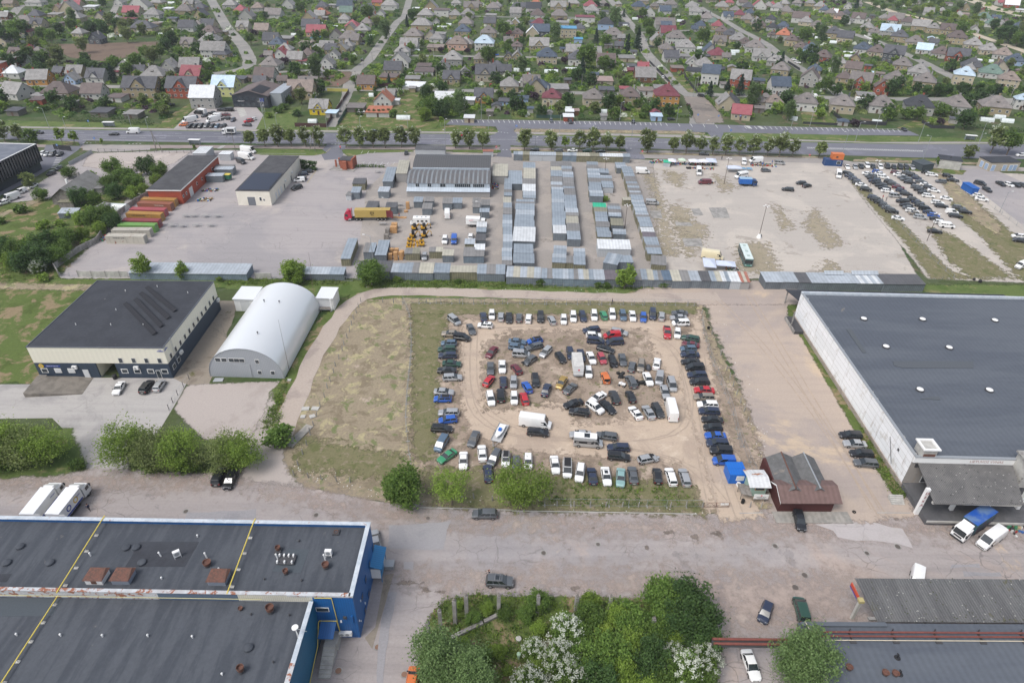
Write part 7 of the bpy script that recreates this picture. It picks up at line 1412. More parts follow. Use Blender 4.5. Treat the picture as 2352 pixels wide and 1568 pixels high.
for(ax,ay),(bx,by),ww in(((240,545),(120,245),2.9),((465,545),(325,250),2.5)):
 p=lc(A,rz,G('d3',ax,ay,4.6));q=lc(A,rz,G('d3',bx,by,4.6))
 b=MB();b.B(p[0]-ww+.2,p[0]+ww-.2,p[1]+.5,q[1]-.2,0,3.2,2)
 for s in(-1,1):P4=[(p[0],p[1]-1,4.6),(p[0]+s*ww,p[1]-1,3.1),(q[0]+s*ww,q[1],3.1),(q[0],q[1],4.6)];P4=P4 if s<0 else P4[::-1];b.H([(a,c,e-.1)for a,c,e in P4][::-1],P4[::-1],0)
 b.T((p[0],p[1]-1,4.66),(q[0],q[1],4.66),.13,6,1);b.add([(q[0]-ww,q[1]-.2,3.1),(q[0]+ww,q[1]-.2,3.1),(q[0],q[1]-.2,4.55)],[(2,1,0)],2);b.O('rear_wing',[KG,RUST if ax<300 else SL,KW_],KI)
MB().B(-1.2,W+2.2,-2.2,.45,0,.16).O('paved_step',mtl('old_paving',(.33,.31,.28),(.25,.24,.22),.7,.9,spe=('X',1.0,.1)),KI)
txm(KI,'KAVINE',.35,(W*.74,-.05+.48,2.6),m=WH_)
A,rz,W=fr_('d2',1985,540,2138,540);CB=th_('blue_cabin','bright blue site cabin with one white shutter at the lot entrance','cabin',(*A,0),rz);CBM=mtl('cabin_blue',(.01,.13,.50),rg=.4,spe=('X',.5,.05),fi=.04)
MB().B(0,W,0,3.4,.12,2.4).O('body',CBM,CB,bv=.04);MB().B(-.08,W+.08,-.08,1.6,2.4,2.52).B(-.08,W+.08,1.65,3.5,2.4,2.52).O('roof',CBM,CB);wn(CB,W*.62,0,1.55,1.5,1.15,mats=[WF,SU])
A,rz,W=fr_('d2',2175,660,2290,662);GH=th_('guard_hut','small guard hut on legs with rust-streaked white roof and a notice board','hut',(*A,0),rz)
MB().B(0,W+.5,0,3.6,.3,3.0).O('body',mtl('mint_boards',(.30,.42,.36),rg=.7,spe=('X',.3,.15)),GH)
RW=mtl('rusty_white_roof',(.62,.63,.63),(.55,.56,.57),.6,.5,spot=((.35,.15,.07),.5,.56),spe=('X',.8,.08));Wq=W+.5
MB().H([(-.6,-.5,3.0),(Wq+.6,-.5,3.0),(Wq+.6,1.8,3.6),(-.6,1.8,3.6)],[(-.6,-.5,3.08),(Wq+.6,-.5,3.08),(Wq+.6,1.8,3.68),(-.6,1.8,3.68)]).H([(-.6,1.8,3.6),(Wq+.6,1.8,3.6),(Wq+.6,4.2,3.0),(-.6,4.2,3.0)],[(-.6,1.8,3.68),(Wq+.6,1.8,3.68),(Wq+.6,4.2,3.08),(-.6,4.2,3.08)]).O('roof',RW,GH)
wn(GH,Wq*.55,0,2.3,1.8,.8,mats=[WOOD,WG]);wn(GH,Wq,1.8,2.2,1.6,.9,'r',mats=[WF,WG])
b=MB();b.B(Wq*.1,Wq*1.05,-1.25,-1.2,.9,2.1,0);[b.B(x,x+.08,-1.2,-1.1,0,1.,1)for x in(Wq*.2,Wq*.9)];sg=b.O('notice_board',[WF,DS],GH);REDS=mtl('sign_red_logo',(.6,.02,.05),rg=.5,fi=0)
MB().T((Wq*.58,-1.27,1.78),(Wq*.58,-1.25,1.78),.16,12).O('logo',REDS,sg);txm(sg,'AUTOMOBILIU AIKSTELE',.17,(Wq*.58,-1.27,1.4),m=TM);txm(sg,'SAUGOMA TERITORIJA',.15,(Wq*.58,-1.27,1.15),m=TM)
b=MB();b.H([(-2.,-.8,1.7),(0,-1.2,1.5),(0,1.2,1.8),(-2.2,1.6,2.)],[(-2.,-.8,1.78),(0,-1.2,1.58),(0,1.2,1.88),(-2.2,1.6,2.08)]);[b.B(x,x+.1,y,y+.1,0,1.7)for x,y in((-1.9,-.7),(-1.9,1.2))];b.O('lean_to',OWOOD,GH)
SHC={'b':('blue-grey',(.29,.335,.38)),'B':('light blue-grey',(.41,.45,.49)),'g':('grey',(.21,.205,.20)),'d':('dark grey',(.10,.10,.105)),'y':('beige',(.42,.40,.33)),'w':('white',(.66,.68,.69)),'o':('mauve-brown',(.15,.13,.145)),'G':('green-netted',(.03,.42,.24)),'n':('slate blue',(.10,.14,.19)),'t':('olive-grey',(.24,.23,.17)),'r':('red-striped',(.34,.14,.10))}
SR={k:mtl('stall_roof_'+v[0].replace(' ','_').replace('-','_'),v[1],tuple(x*.86 for x in v[1]),.5,.5,metal=.15 if k in 'bBw' else 0,spe=('X',1.0,.10),fi=.07,rand=.1,spot=(tu(x*.62 for x in v[1]),.4,.67))for k,v in SHC.items()}
SW={'g':mtl('stall_wall_grey',(.155,.18,.20),(.13,.15,.17),.4,.6,spe=('X',.55,.16),fi=.06,rand=.16),'y':mtl('stall_wall_olive',(.22,.205,.13),(.17,.165,.11),.6,.7,spe=('X',.7,.2),fi=.1),'b':mtl('stall_wall_blue',(.17,.22,.26),(.14,.18,.22),.5,.6,spe=('X',.5,.14),fi=.06,rand=.1),'w':mtl('stall_wall_pale',(.42,.44,.46),rg=.6,spe=('X',.5,.12)),'c':mtl('stall_side_concrete',(.30,.29,.28),rg=.8)}
def sd_(c,x1,y1,x2,y2,h,dpt,rfc,lb_,wall='g',rise=.35,gp=None,name='market_stall',cat='stall',door=0,c2=None,ov=.2,stp=None):
 A,rz,W=fr_(c,x1,y1,x2,y2,h,c2)
 o=th_(name,lb_,cat,(*A,0),rz,gp)
 MB().H([(0,0,0),(W,0,0),(W,dpt,0),(0,dpt,0)],[(0,0,h-.05),(W,0,h-.05),(W,dpt,h+rise-.05),(0,dpt,h+rise-.05)]).O('wall',SW[wall],o)
 seg=stp or rfc;n=len(seg);mats=[SR[k]for k in dict.fromkeys(seg)];ix={k:i for i,k in en(dict.fromkeys(seg))}
 r=MB();X0,X1=-ov*.5,W+ov*.5
 for i,k in en(seg):
  a,e=X0+(X1-X0)*i/n,X0+(X1-X0)*(i+1)/n;dz=.02*(i%2);sl=rise/dpt
  r.H([(a,-ov,h-sl*ov),(e,-ov,h-sl*ov),(e,dpt+ov,h+rise+sl*ov),(a,dpt+ov,h+rise+sl*ov)],[(a,-ov,h-sl*ov+.1+dz),(e,-ov,h-sl*ov+.1+dz),(e,dpt+ov,h+rise+sl*ov+.1+dz),(a,dpt+ov,h+rise+sl*ov+.1+dz)],ix[k])
 r.O('roof',mats,o)
 for i in ra(door):
  d=MB();xx=W*(i+.5)/door;d.B(xx-.45,xx+.45,-.04,0,.05,2.0);d.O('door',SL,o)
 return o
SS,SLg,SFd=[dict(name=q+'_shed',cat='shed')for q in('storage','long','field')]
def sw(c,fx,fy,nx,ny,w_,seq,rowname,h=2.5,wall='g',hv=.25):
 P=G(c,fx,fy,h);Q=G(c,nx,ny,h);L=hypot(Q[0]-P[0],Q[1]-P[1]);n=len(seq);a=atan2(P[1]-Q[1],P[0]-Q[0])-pi/2
 rn=random.Random(int(fx+ny));l_=L/n
 for i,k in en(seq):
  t=1-(i+1)/n;X,Y=Q[0]+(P[0]-Q[0])*t,Q[1]+(P[1]-Q[1])*t;hh=h+rn.uniform(-hv,hv);d=l_*.985;w2=w_*rn.uniform(.93,1.03);off=rn.uniform(-.15,.15)
  lab='%s-roofed stall, %s from the far end of %s'%(SHC[k[0]][0],nth(i),rowname)
  o=th_('market_stall',lab,'stall',(X,Y,0),a,'market stalls')
  wl=k[1]if len(k)>1 and k[1]in SW else wall
  x0,x1=-w2/2+off,w2/2+off;b=MB();rs=rn.uniform(.05,.3)
  b.H([(x0,0,0),(x1,0,0),(x1,d,0),(x0,d,0)],[(x0,0,hh-.05),(x1,0,hh-.05),(x1,d,hh+rs-.05),(x0,d,hh+rs-.05)]);b.O('wall',SW[wl],o)
  r=MB();e=.12;k2=rn.choice('bBgbB')if k[0]in 'bg' and rn.random()<.45 else None
  cut=rn.uniform(.35,.65)if k2 else 1.
  def slab(y0,y1,m):
   z0,z1=hh+rs*(y0/d),hh+rs*(y1/d);r.H([(x0-e,y0,z0),(x1+e,y0,z0),(x1+e,y1,z1),(x0-e,y1,z1)],[(x0-e,y0,z0+.09),(x1+e,y0,z0+.09),(x1+e,y1,z1+.09),(x0-e,y1,z1+.09)],m)
  slab(-e,d*cut,0)
  if k2:slab(d*cut+.005,d,1)
  r.O('roof',[SR[k[0]]]+([SR[k2]]if k2 else[]),o)
  s=MB();sx=x1+.02 if rn.random()<.5 else x0-.02;s.B(sx-.02,sx+.02,d*.15,d*.8,.1,hh*.78);s.O('shutter',SL if rn.random()<.6 else SW['y'],o)
sw('b1',2318,485,2318,650,2.9,'b b b'.split(),'the left edge stall row, upper part');sw('b1',2312,662,2308,1285,3.,'y b g b b b B b b g'.split(),'the left edge stall row, lower part')
sd_('b2',-35,540,92,542,2.6,13.5,'b','long blue-grey flat roof at the top left of the stall rows','g')
sw('b2',158,350,157,668,4.9,'b y y g w bw'.split(),'the second stall column, upper part');sw('b2',120,682,112,935,6.6,'g b B b b'.split(),'the second stall column, middle');sw('b2',118,940,108,1070,6.9,['w'],'the second stall column, white hall');sw('b2',108,1100,110,1262,6.2,['b','b'],'the second stall column, foot')
sw('b2',402,338,438,1000,4.3,'g y b g g b b b b b b w'.split(),'the third stall column');sw('b2',440,1108,432,1262,4.0,['b','by'],'the third stall column, detached foot')
sw('b2',498,338,572,1055,4.2,'g g b g b g b b g y g b'.split(),'the fourth stall column');sw('b2',525,1200,525,1262,3.0,['gy'],'the fourth column foot');sw('b2',612,1142,622,1285,3.5,['b','by'],'the fourth column, right foot')
sw('b2',735,338,775,655,4.7,'b g b b g b b b'.split(),'the fifth stall column');sw('b2',800,722,850,1030,4.4,'G t b b g b b'.split(),'the fifth stall column, lower part',wall='y')
sw('b2',838,400,842,440,4.,['b','b'],'the sixth stall column, top');sw('b2',862,466,880,570,4.3,'b g b b'.split(),'the sixth stall column, upper part',wall='w');sw('b2',930,722,948,835,4.3,'g b g b'.split(),'the sixth stall column, middle');sw('b2',960,865,968,925,4.3,['t'],'the sixth column, beige-roofed');sw('b2',980,958,985,998,4.3,['b'],'the sixth column, last')
sd_('b2',792,1135,1093,1142,2.9,5.2,'w','large white-roofed market hall with skylight strip among the stalls','w',.7,name='market_hall',cat='hall');sd_('b2',838,1262,968,1285,2.6,6.2,'bBb','blue-grey stall with cracked skylight left of its twin, below the white hall','g');sd_('b2',972,1260,1112,1262,2.6,4.0,'bb','blue-grey stall right of its twin, below the white hall','g',.2)
sw('b2',990,345,1010,395,4.2,['b','b'],'the rightmost stall column, top');sw('b2',1048,385,1315,1185,4.3,'b b b g b b g g b b b b g b b w o b g b'.split(),'the rightmost stall column',wall='y');sw('b2',1348,1205,1352,1285,4.4,['gy'],'the rightmost column, detached last')
sd_('b2',1022,690,1100,690,2.3,2.,'y','open beige awning on the left side of the rightmost stall column','y',.2)
xs=[15,100,162,283,405,467,532,595,715,780,835,1022,1088];rc_='b t B B t B b y t t w b'.replace(' ','');wl='g y w w y b b y y y y g'.split()
for i in ra(12):
 k={'t':'t','B':'B','b':'b','y':'y','w':'w'}[rc_[i]]
 sd_('b2',xs[i],271+xs[i]*.021,xs[i+1]-2,271+xs[i+1]*.021,2.7,3.0,k,'%s-roofed stall, %s from the left in the long row under the street trees'%(SHC[k][0],nth(i)),wl[i]if wl[i]in SW else 'g',.3,'market stalls in the upper row',stp=k+('B' if i%3==0 else k))
nlo=[('b1',1240,1352,1366,1354,'Bb','g'),('b1',1367,1355,1495,1357,'bg','g'),('b1',1497,1357,1625,1359,'y','g'),('b1',1627,1354,1777,1356,'b','g'),('b1',2032,1364,2286,1368,'bgb','g'),('b2',-52,1392,262,1404,'ByByB','g'),('b2',272,1404,372,1408,'bg','b'),('b2',374,1408,470,1411,'b','b'),('b2',472,1411,565,1414,'Bb','b'),('b2',567,1414,660,1416,'gB','b'),('b2',662,1416,755,1419,'yb','b'),('b2',757,1419,852,1421,'B','b'),('b2',858,1418,1100,1420,'o','g'),('b2',1102,1420,1192,1422,'g','g'),('b2',1194,1418,1302,1422,'by','g'),('b2',1304,1420,1388,1424,'bg','g'),('b2',1390,1422,1476,1424,'n','g'),('b2',1478,1430,1640,1432,'yg','g'),('b2',1642,1428,1738,1430,'B','g'),('b2',1740,1430,1832,1432,'d','g'),('b2',1834,1432,1930,1434,'by','g'),('b2',1932,1434,2010,1437,'wb','g'),('b2',2012,1437,2105,1440,'w','w'),('b2',2107,1440,2187,1442,'ryr','c')]
for i,(c,x1,y1,x2,y2,k,wl_)in en(nlo):
 q=sd_(c,x1,y1,x2,y2,2.6,4.6+.15*((i*7)%4),k,'%s-roofed shed, %s from the left in the long lower row'%(SHC[k[0]][0],nth(i)),wl_,.45+.1*(i%3),'sheds in the lower row','market_shed','shed',stp=k)
sd_('b1',1778,1350,2028,1352,2.6,3.2,'y','open beige-roofed shelter with timber posts in the lower row','y',.3,name='market_shelter',cat='shelter')
sd_('b1',925,1350,1235,1350,2.5,5.8,'d','dark grey-roofed shed behind the linden at the gate','g',.5,name='market_shed',cat='shed')
for i,(x1,x2,k,y)in en(((-20,130,'B',1440),(132,285,'B',1440),(290,398,'d',1446),(400,562,'B',1448),(566,818,'B',1450),(820,1068,'B',1455),(1070,1448,'d',1462))):
 sd_('b3',x1,y,x2,y+2,2.5,5.2,k,'%s-roofed shed, %s from the left behind the warehouse'%(SHC[k][0],nth(i)),'g',.4,'sheds behind the warehouse','market_shed','shed',stp='BwBwBwB' if i==5 else k)
for x1,x2,nm in((520,700,'left'),(772,1018,'right')):
 a_,r_,l_=fr_('b3',x1,1372,x2,1374,3.2);b=MB();b.H([(0,0,3.1),(l_,0,3.1),(l_,1.0,3.9),(0,1.0,3.9)],[(0,0,3.16),(l_,0,3.16),(l_,1.0,3.96),(0,1.0,3.96)],0);[b.T((x,.9,2.4),(x,.9,3.85),.04,4,1)for x in(0.2,l_/2,l_-.2)]
 tag(b.O('awning',[SR['B'],DS],None,(*a_,0),r_),'raised grid-like awning on the %s of the sheds behind the warehouse'%nm,'awning')
sd_('b0',1180,1358,2262,1371,2.15,5.6,'BBBB','very long blue-grey metal shed behind the navy building','b',.4,**SLg);sd_('b1',248,1365,805,1372,2.15,3.4,'BBBb','shorter blue-grey shed right of the long one','g',.4,**SLg)
sd_('b1',778,1228,865,1228,2.5,13.5,'b','long blue-roofed container shed with olive front in the yard','y',.3,**SS);sd_('b1',985,1168,1085,1168,2.6,5.5,'gb','grey-roofed shed by the curved lamp post','g',.4,**SS);sd_('b1',1092,1195,1195,1195,2.6,9.5,'b','blue-roofed shed right of the curved lamp post','g',.4,**SS)
sd_('b1',872,622,950,622,2.5,5.,'b','small blue-roofed shed in the middle of the yard','g',.3,**SS);sd_('b1',885,540,1000,540,2.6,5.,'d','dark-roofed shed behind the small blue-roofed one','y',.3,**SS);sd_('b1',824,645,872,648,2.0,3.,'g','low grey kiosk with a white front in the yard','w',.2,**SS)
sd_('b1',1120,612,1218,614,2.6,4.,'B','white-blue roofed shed left of the double-arched hall','g',.3,**SS);sd_('b1',1163,520,1255,520,2.7,15.,'b','narrow long blue-roofed shed left of the beige awning','g',.4,**SS)
sd_('b1',1008,758,1110,760,2.3,5.,'d','dark-roofed shed behind the container lorry','g',.3,**SS);sd_('b1',1190,760,1290,760,2.5,4.,'d','grey-roofed shed behind the lorry tail','g',.3,**SS)
for i,(x1,y1,x2,dp,k)in en(((1448,705,1528,3.4,'b'),(1545,700,1630,3.2,'g'),(1525,770,1612,4.,'g'),(1713,720,1802,4.,'g'),(1805,715,1890,3.6,'b'),(1990,715,2060,3.5,'g'),(2068,735,2148,4.,'g'),(1990,755,2058,2.4,'g'),(2056,800,2142,2.2,'b'))):
 sd_('b1',x1,y1,x2,y1+1,2.4,dp,k,'%s-roofed shed, %s from the left below the double-arched hall'%(SHC[k][0],nth(i)),'g',.4,'sheds below the hall','storage_shed','shed')
for i,(x1,y1,x2,dp,k,w_)in en(((2028,935,2118,3.,'w','g'),(2025,980,2112,2.4,'b','g'),(2018,1062,2108,4.,'d','g'),(1918,1092,2008,3.,'B','y'),(2005,1145,2100,3.2,'w','g'),(1905,1205,2003,5.5,'g','b'),(2000,1205,2094,3.,'g','b'),(1712,1198,1812,3.2,'y','g'),(1370,1180,1500,3.,'gt','y'),(1590,1162,1712,2.2,'gy','y'))):
 sd_('b1',x1,y1,x2,y1+1,2.4,dp,k,'%s-roofed shed, %s from the top at the right of the machine yard'%(SHC[k[0]][0],nth(i))if i<7 else['beige-roofed box shed at the lower right of the machine yard','open-fronted grey shelter beside the orange pallets','open beige and grey shelter right of the silver hatchback'][i-7],w_,.3,None,'storage_shed','shed')
A=G('b1',1385,665);Bq=G('b1',2150,672);rz=atan2(Bq[1]-A[1],Bq[0]-A[0]);W=hypot(Bq[0]-A[0],Bq[1]-A[1])
HL=th_('market_hall','hall with two parallel arched grey roofs and a light blue lean-to front','hall',(*A,0),rz)
PBW=mtl('pale_blue_wall',(.42,.47,.52),(.36,.41,.46),.5,.6,spe=('X',1.0,.08));ARC1=mtl('striped_arch_roof',(.115,.118,.125),rg=.7,spe=('X',3.1,.0),fi=.12)
k=NT('striped_roof');tc=k.n('TexCoord').outputs['Object'];sp=k.n('SeparateXYZ');k.l(tc,sp.inputs[0]);wv=k.math('SINE',k.math('MULTIPLY',sp.outputs[0],3.6));f=k.ramp(wv,.25,.45)
wv2=k.math('SINE',k.math('MULTIPLY',sp.outputs[0],2*pi/.35));col=k.mix(f,(.10,.10,.105),(.20,.22,.24));col=k.mix(k.math('MULTIPLY',k.ramp(k.noise(tc,.3,4),.4,.7),.5),col,(.15,.14,.135));k.l(col,k.b.inputs['Base Color']);k.b.inputs['Roughness'].default_value=.75
bp=k.n('Bump',_Strength=.4,_Distance=.05);k.l(wv2,bp.inputs['Height']);k.l(bp.outputs[0],k.b.inputs['Normal']);STR=k.mat
def arch(y0,y1,z0,rise,m,x0=0,x1=None,par=None,nm='arched_roof',n=10):
 x1=W if x1 is None else x1;arc_=[(y0+(y1-y0)*(.5-.5*cos(pi*i/n))if 0 else y0+(y1-y0)*i/n,z0+rise*sin(pi*i/n)**.8)for i in ra(n+1)]
 b=MB();q=n+1;v=[(x0,y,z)for y,z in arc_]+[(x1,y,z)for y,z in arc_];b.add(v,[(i,q+i,q+i+1,i+1)for i in ra(n)]+[tu(ra(q))[::1],tuple(ra(2*q-1,q-1,-1))]);return b.O(nm,m,par or HL,sm_=40)
d0=lc(A,rz,G('b1',1385,545,4.9))[1];d1=lc(A,rz,G('b1',1440,400,5.2))[1];d2=lc(A,rz,G('b1',1480,255,6.0))[1]
MB().B(.2,W-.2,2.4,d1,0,4.7).B(.6,W-.4,d1+.2,d2,0,5.4).O('wall',PBW,HL)
MB().H([(0,.2,2.2),(W,.2,2.2),(W,2.6,3.1),(0,2.6,3.1)],[(0,.2,2.3),(W,.2,2.3),(W,2.6,3.2),(0,2.6,3.2)]).B(0,W,.6,2.5,0,2.15,1).O('lean_to',[mtl('pale_blue_roof',(.46,.52,.58),(.42,.47,.52),.4,.5,spe=('X',1.0,.06)),SW['c']],HL)
arch(2.2,d1+.1,4.7,1.5,STR,-.2,W+.2);arch(d1+.4,d2,5.3,1.5,mtl('dark_arch_roof',(.085,.087,.092),rg=.8,spe=('X',.9,.12),fi=.1),.6,W-.0)
for f0,f1 in E('.105 .15;.25 .295;.40 .465;.575 .765;.795 .93'):b=MB();b.B(W*f0,W*f1,2.3,2.38,3.35,4.5,0);nn=max(2,int((f1-f0)/.022));[b.B(W*(f0+(f1-f0)*i/nn)-.03,W*(f0+(f1-f0)*i/nn)+.03,2.26,2.3,3.35,4.5,1)for i in ra(nn+1)];b.O('window',[WG,WF],HL)
sd_('b1',1285,447,1385,447,3.6,14.,'y','beige sloping awning left of the double-arched hall','c',.6,name='awning',cat='awning');sd_('b1',2172,468,2312,470,3.4,12.,'y','beige awning right of the double-arched hall','c',.6,name='awning',cat='awning')
sd_('b1',1462,225,1735,228,3.4,5.,'d','small dark-roofed white building behind the arched hall','w',.1,name='office_building',cat='building')
sd_('b1',2085,245,2180,245,2.4,2.,'r','little kiosk with red gabled roof by the parking entrance','w',.2,name='kiosk',cat='kiosk')
A=G('b0',1350,598,5.2);Bq=G('b0',1655,600,5.2);rz=atan2(Bq[1]-A[1],Bq[0]-A[0]);W=hypot(Bq[0]-A[0],Bq[1]-A[1]);D=lc(A,rz,G('b0',1735,283,5.2))[1]
RB=th_('red_building','long orange-red building with dark flat roof beside the shipping containers','building',(*A,0),rz);REDW=mtl('red_render',(.33,.065,.035),(.29,.06,.035),.5,.7)
MB().B(0,W,0,D,0,5.1).O('wall',REDW,RB);MB().B(-.25,W+.25,-.25,D+.25,5.1,5.3).O('roof',mtl('dark_felt_flat',(.055,.055,.06),(.075,.075,.08),.3,.9),RB);MB().B(-.3,W+.3,-.3,-.25,4.95,5.35).B(W+.25,W+.3,-.25,D+.3,4.95,5.35).O('eaves_trim',WH_,RB)
for y,nm in E('1.2 0;4. 0;14. 0;19 0;30 0'):wn(RB,W,y,2.5,1.,1.1,'r')
wn(RB,W,8.,1.7,3.,3.2,'r','roller_door',[WF,SU]);wn(RB,W,25.,1.3,1.4,2.4,'r','door',[WF,WG])
A=G('b1',-190,603,5.5);A=G('b0',2162,603,5.5);Bq=G('b1',120,608,5.5);rz=atan2(Bq[1]-A[1],Bq[0]-A[0]);W=hypot(Bq[0]-A[0],Bq[1]-A[1]);D=lc(A,rz,G('b1',375,285,5.5))[1];Dm=lc(A,rz,G('b1',230,450,5.5))[1]
CBd=th_('cream_building','cream building with dark flat roof half covered in solar panels','building',(*A,0),rz);CRM=mtl('cream_render',(.74,.70,.61),(.70,.66,.57),.4,.8)
MB().B(0,W,0,D,0,5.4).O('wall',CRM,CBd);MB().B(-.1,W+.1,-.1,D+.1,5.4,5.55).O('roof',MATS['dark_felt_flat'],CBd)
for i in ra(5):y0=.8+i*(Dm-1)/5;MB().H([(.8,y0,5.6),(W-.5,y0,5.6),(W-.5,y0+(Dm-1)/5-.25,5.9),(.8,y0+(Dm-1)/5-.25,5.9)],[(.8,y0,5.66),(W-.5,y0,5.66),(W-.5,y0+(Dm-1)/5-.25,5.96),(.8,y0+(Dm-1)/5-.25,5.96)]).O('solar_panel_row',SOLARB,CBd)
wn(CBd,W*.42,0,1.6,2.7,3.1,name='roller_door',mats=[mtl('grey_door',(.16,.17,.19),None),mtl('grey_door',(.16,.17,.19),None)]);wn(CBd,W*.70,0,2.5,.9,1.4);wn(CBd,W*.80,0,2.2,.6,.9)
for y in(6,9,12):wn(CBd,W,y,1.5,1.4,2.6,'r','door',[WF,SU])
for y in(16,25):wn(CBd,W,y,1.2,1.,2.2,'r','door',[WF,DS]);acunit(CBd,W+.05,y+1.5,3,'r')
A=G('b0',0,325,10.1);Bq=G('b0',330,170,10.1);Hk=10.1
c_r=G('b0',330,172,Hk);c_l=G('b0',20,322,Hk);rz=atan2(c_r[1]-c_l[1],c_r[0]-c_l[0]);Lk=hypot(c_r[0]-c_l[0],c_r[1]-c_l[1])
BK=th_('office_building','black glass office block with fins and roof lettering at the left edge','building',(*c_l,0),rz);BLK=mtl('black_cladding',(.012,.015,.022),rg=.35,fi=.05)
MB().B(-30,Lk,0,22,3.2,Hk-.3,0).B(-30,Lk-.8,.8,21,0,3.2,1).O('facade',[BLK,WG],BK)
b=MB();b.B(-30,Lk,0,22,Hk-.3,Hk-.2,0);[b.B(x0,x1,y0,y1,Hk-.2,Hk,1)for x0,x1,y0,y1 in((-30,Lk,0,.4),(-30,Lk,21.6,22),(Lk-.4,Lk,.4,21.6))];b.O('roof',[mtl('pv_roof',(.16,.17,.20),(.11,.12,.15),.3,.4,spe=('X',1.6,.2)),WH_],BK)
fm=MB();fm.B(-.12,.12,-.35,0,3.2,Hk-.2);fmm=fm.mesh('fin',BLK)
for i in ra(int(Lk/1.5)+10):lk('fin',fmm,BK,(Lk-.4-i*1.5,0,0))
gm_=MB();gm_.B(-.55,.55,-.03,-.005,3.6,Hk-.7);gmm=gm_.mesh('window',WG)
for i in ra(int(Lk/1.5)+10):lk('window',gmm,BK,(Lk-1.15-i*1.5,0,0))
txm(BK,'MEDUZA',2.0,(Lk-8,21,Hk+.9),m=DS,face='b')
A=G('b0',555,580,6.5);Bq=G('b0',800,415,6.5);rz=atan2(Bq[1]-A[1],Bq[0]-A[0]);Lr=hypot(Bq[0]-A[0],Bq[1]-A[1])
BN=th_('old_barn','old weathered wooden barn with a grey asbestos gable roof among bushes','barn',(*A,0),rz);hw_=5.2
b=MB();b.B(.4,Lr-.4,-hw_+.4,hw_-.4,0,2.6);[b.add([(x,-hw_+.4,2.6),(x,hw_-.4,2.6),(x,0,6.3)],[(2,1,0)if x<1 else(0,1,2)])for x in(.4,Lr-.4)];b.O('wall',OWOOD,BN)
b=MB()
for s in(-1,1):P4=[(-.3,0,6.5),(-.3,s*(hw_+.3),2.4),(Lr+.3,s*(hw_+.3),2.4),(Lr+.3,0,6.5)];P4=P4 if s>0 else P4[::-1];b.H([(a,c,e-.1)for a,c,e in P4][::-1],P4[::-1])
ro=b.O('roof',mtl('barn_asbestos',(.24,.235,.225),(.19,.185,.175),.4,.9,spe=('X',.9,.08)),BN);MB().B(Lr*.72,Lr*.72+.7,.4,1.1,5.2,7.4).O('chimney',CONC,ro);MB().B(Lr*.4,Lr*.4+.6,1.8,2.4,4.6,6.9).O('chimney',WH_,ro)
MB().B(-2.,.4,-3.6,1.5,0,2.0,0).B(-2.2,.5,-3.8,1.7,2.0,2.12,1).O('lean_to',[OWOOD,SR['t']],BN);MB().B(Lr*.55,Lr*.8,-hw_-2.6,-hw_+.4,0,2.5,0).B(Lr*.53,Lr*.82,-hw_-2.8,-hw_+.5,2.5,2.62,1).O('porch',[SW['c'],SR['g']],BN)
sd_('b0',530,812,700,812,1.9,3.,'B','low open shed with blue-grey curved roof in the meadow','g',.6,**SFd);sd_('b0',870,755,930,765,2.0,4.,'g','rickety grey plank shed left of the dome greenhouse','c',.3,**SFd)
ghs('b0',1082,748,180,-4,.22,2.1)
A,rz,W=fr_('b1',790,415,878,420);BKi=th_('brick_gatehouse','small red-brick gatehouse with dark roof and chimney-like piers at the yard entrance','gatehouse',(*A,0),rz);BRK=mtl('red_brick',(.34,.11,.065),(.27,.09,.055),.8,.9)
MB().B(-1.2,W,1.5,6.5,0,3.6).B(.2,2.,0,1.5,0,3.4).O('wall',BRK,BKi);MB().B(-1.4,W-.4,1.3,6.7,3.6,3.8).O('roof',MATS['dark_felt_flat'],BKi);MB().B(-3.8,-3.2,3,3.6,0,3.0).B(-3.2,-2.6,5.6,6.2,0,3.0).B(W-.3,W+.3,1.3,6.6,0,4.2).O('pier',BRK,BKi);MB().B(-5,W+1.5,-1,7.5,0,.14).O('paved_base',CONC,BKi)
def box_b(c,x1,y1,x2,y2,h,dep,lb_,wm,rm,name='substation',cat='building',c2=None):
 A,rz,W=fr_(c,x1,y1,x2,y2,0,c2);o=th_(name,lb_,cat,(*A,0),rz);MB().B(0,W,0,dep,0,h).O('wall',wm,o);MB().B(-.2,W+.2,-.2,dep+.2,h,h+.2).O('roof',rm,o);return o,W
o,W=box_b('b3',1555,395,1755,420,3.8,6.5,'pale concrete substation with ivy on its left wall behind the car rows',CW,FD_);b=MB();[b.T((W*.5,3,4),(W*.5,3,4.8),.12,6)];b.O('vent_pipe',DS,o)
hv_=MB();rr_=np.random.default_rng(2);iv=lvs(rr_,rr_.uniform([-.1,.2,1.5],[.0,5.,3.7],(60,3)),np.full(60,.25),500,.35).reshape(-1,3);lk('ivy',npm('ivy',iv,np.arange(len(iv)).reshape(-1,4),LF['green']),o)
o,W=box_b('b3',2020,428,2290,425,3.8,7.5,'yellowish brick substation with pale blue double doors near the right edge',WM['e'],FD_)
for f in(.12,.5,.72,.86):wn(o,W*f,0,1.5,1.8,2.6,name='door',mats=[WF,WM['b']])
for y in(2,5.):wn(o,0,y,1.6,1.9,2.6,'l',name='door',mats=[WF,WM['b']])
box_b('b3',1405,425,1510,415,2.6,6.,'dark grey steel container beside the substation',mtl('dark_container',(.06,.075,.085),spe=('X',.3,.15)),mtl('dark_container',(.06,.075,.085),None),'storage_container','container')
box_b('b3',1768,582,1862,640,2.4,2.5,'bright blue metal container in the fenced passage on the right',mtl('container_blue',(.015,.11,.40),spe=('X',.3,.15)),mtl('container_blue',(.015,.11,.40),None),'storage_container','container')
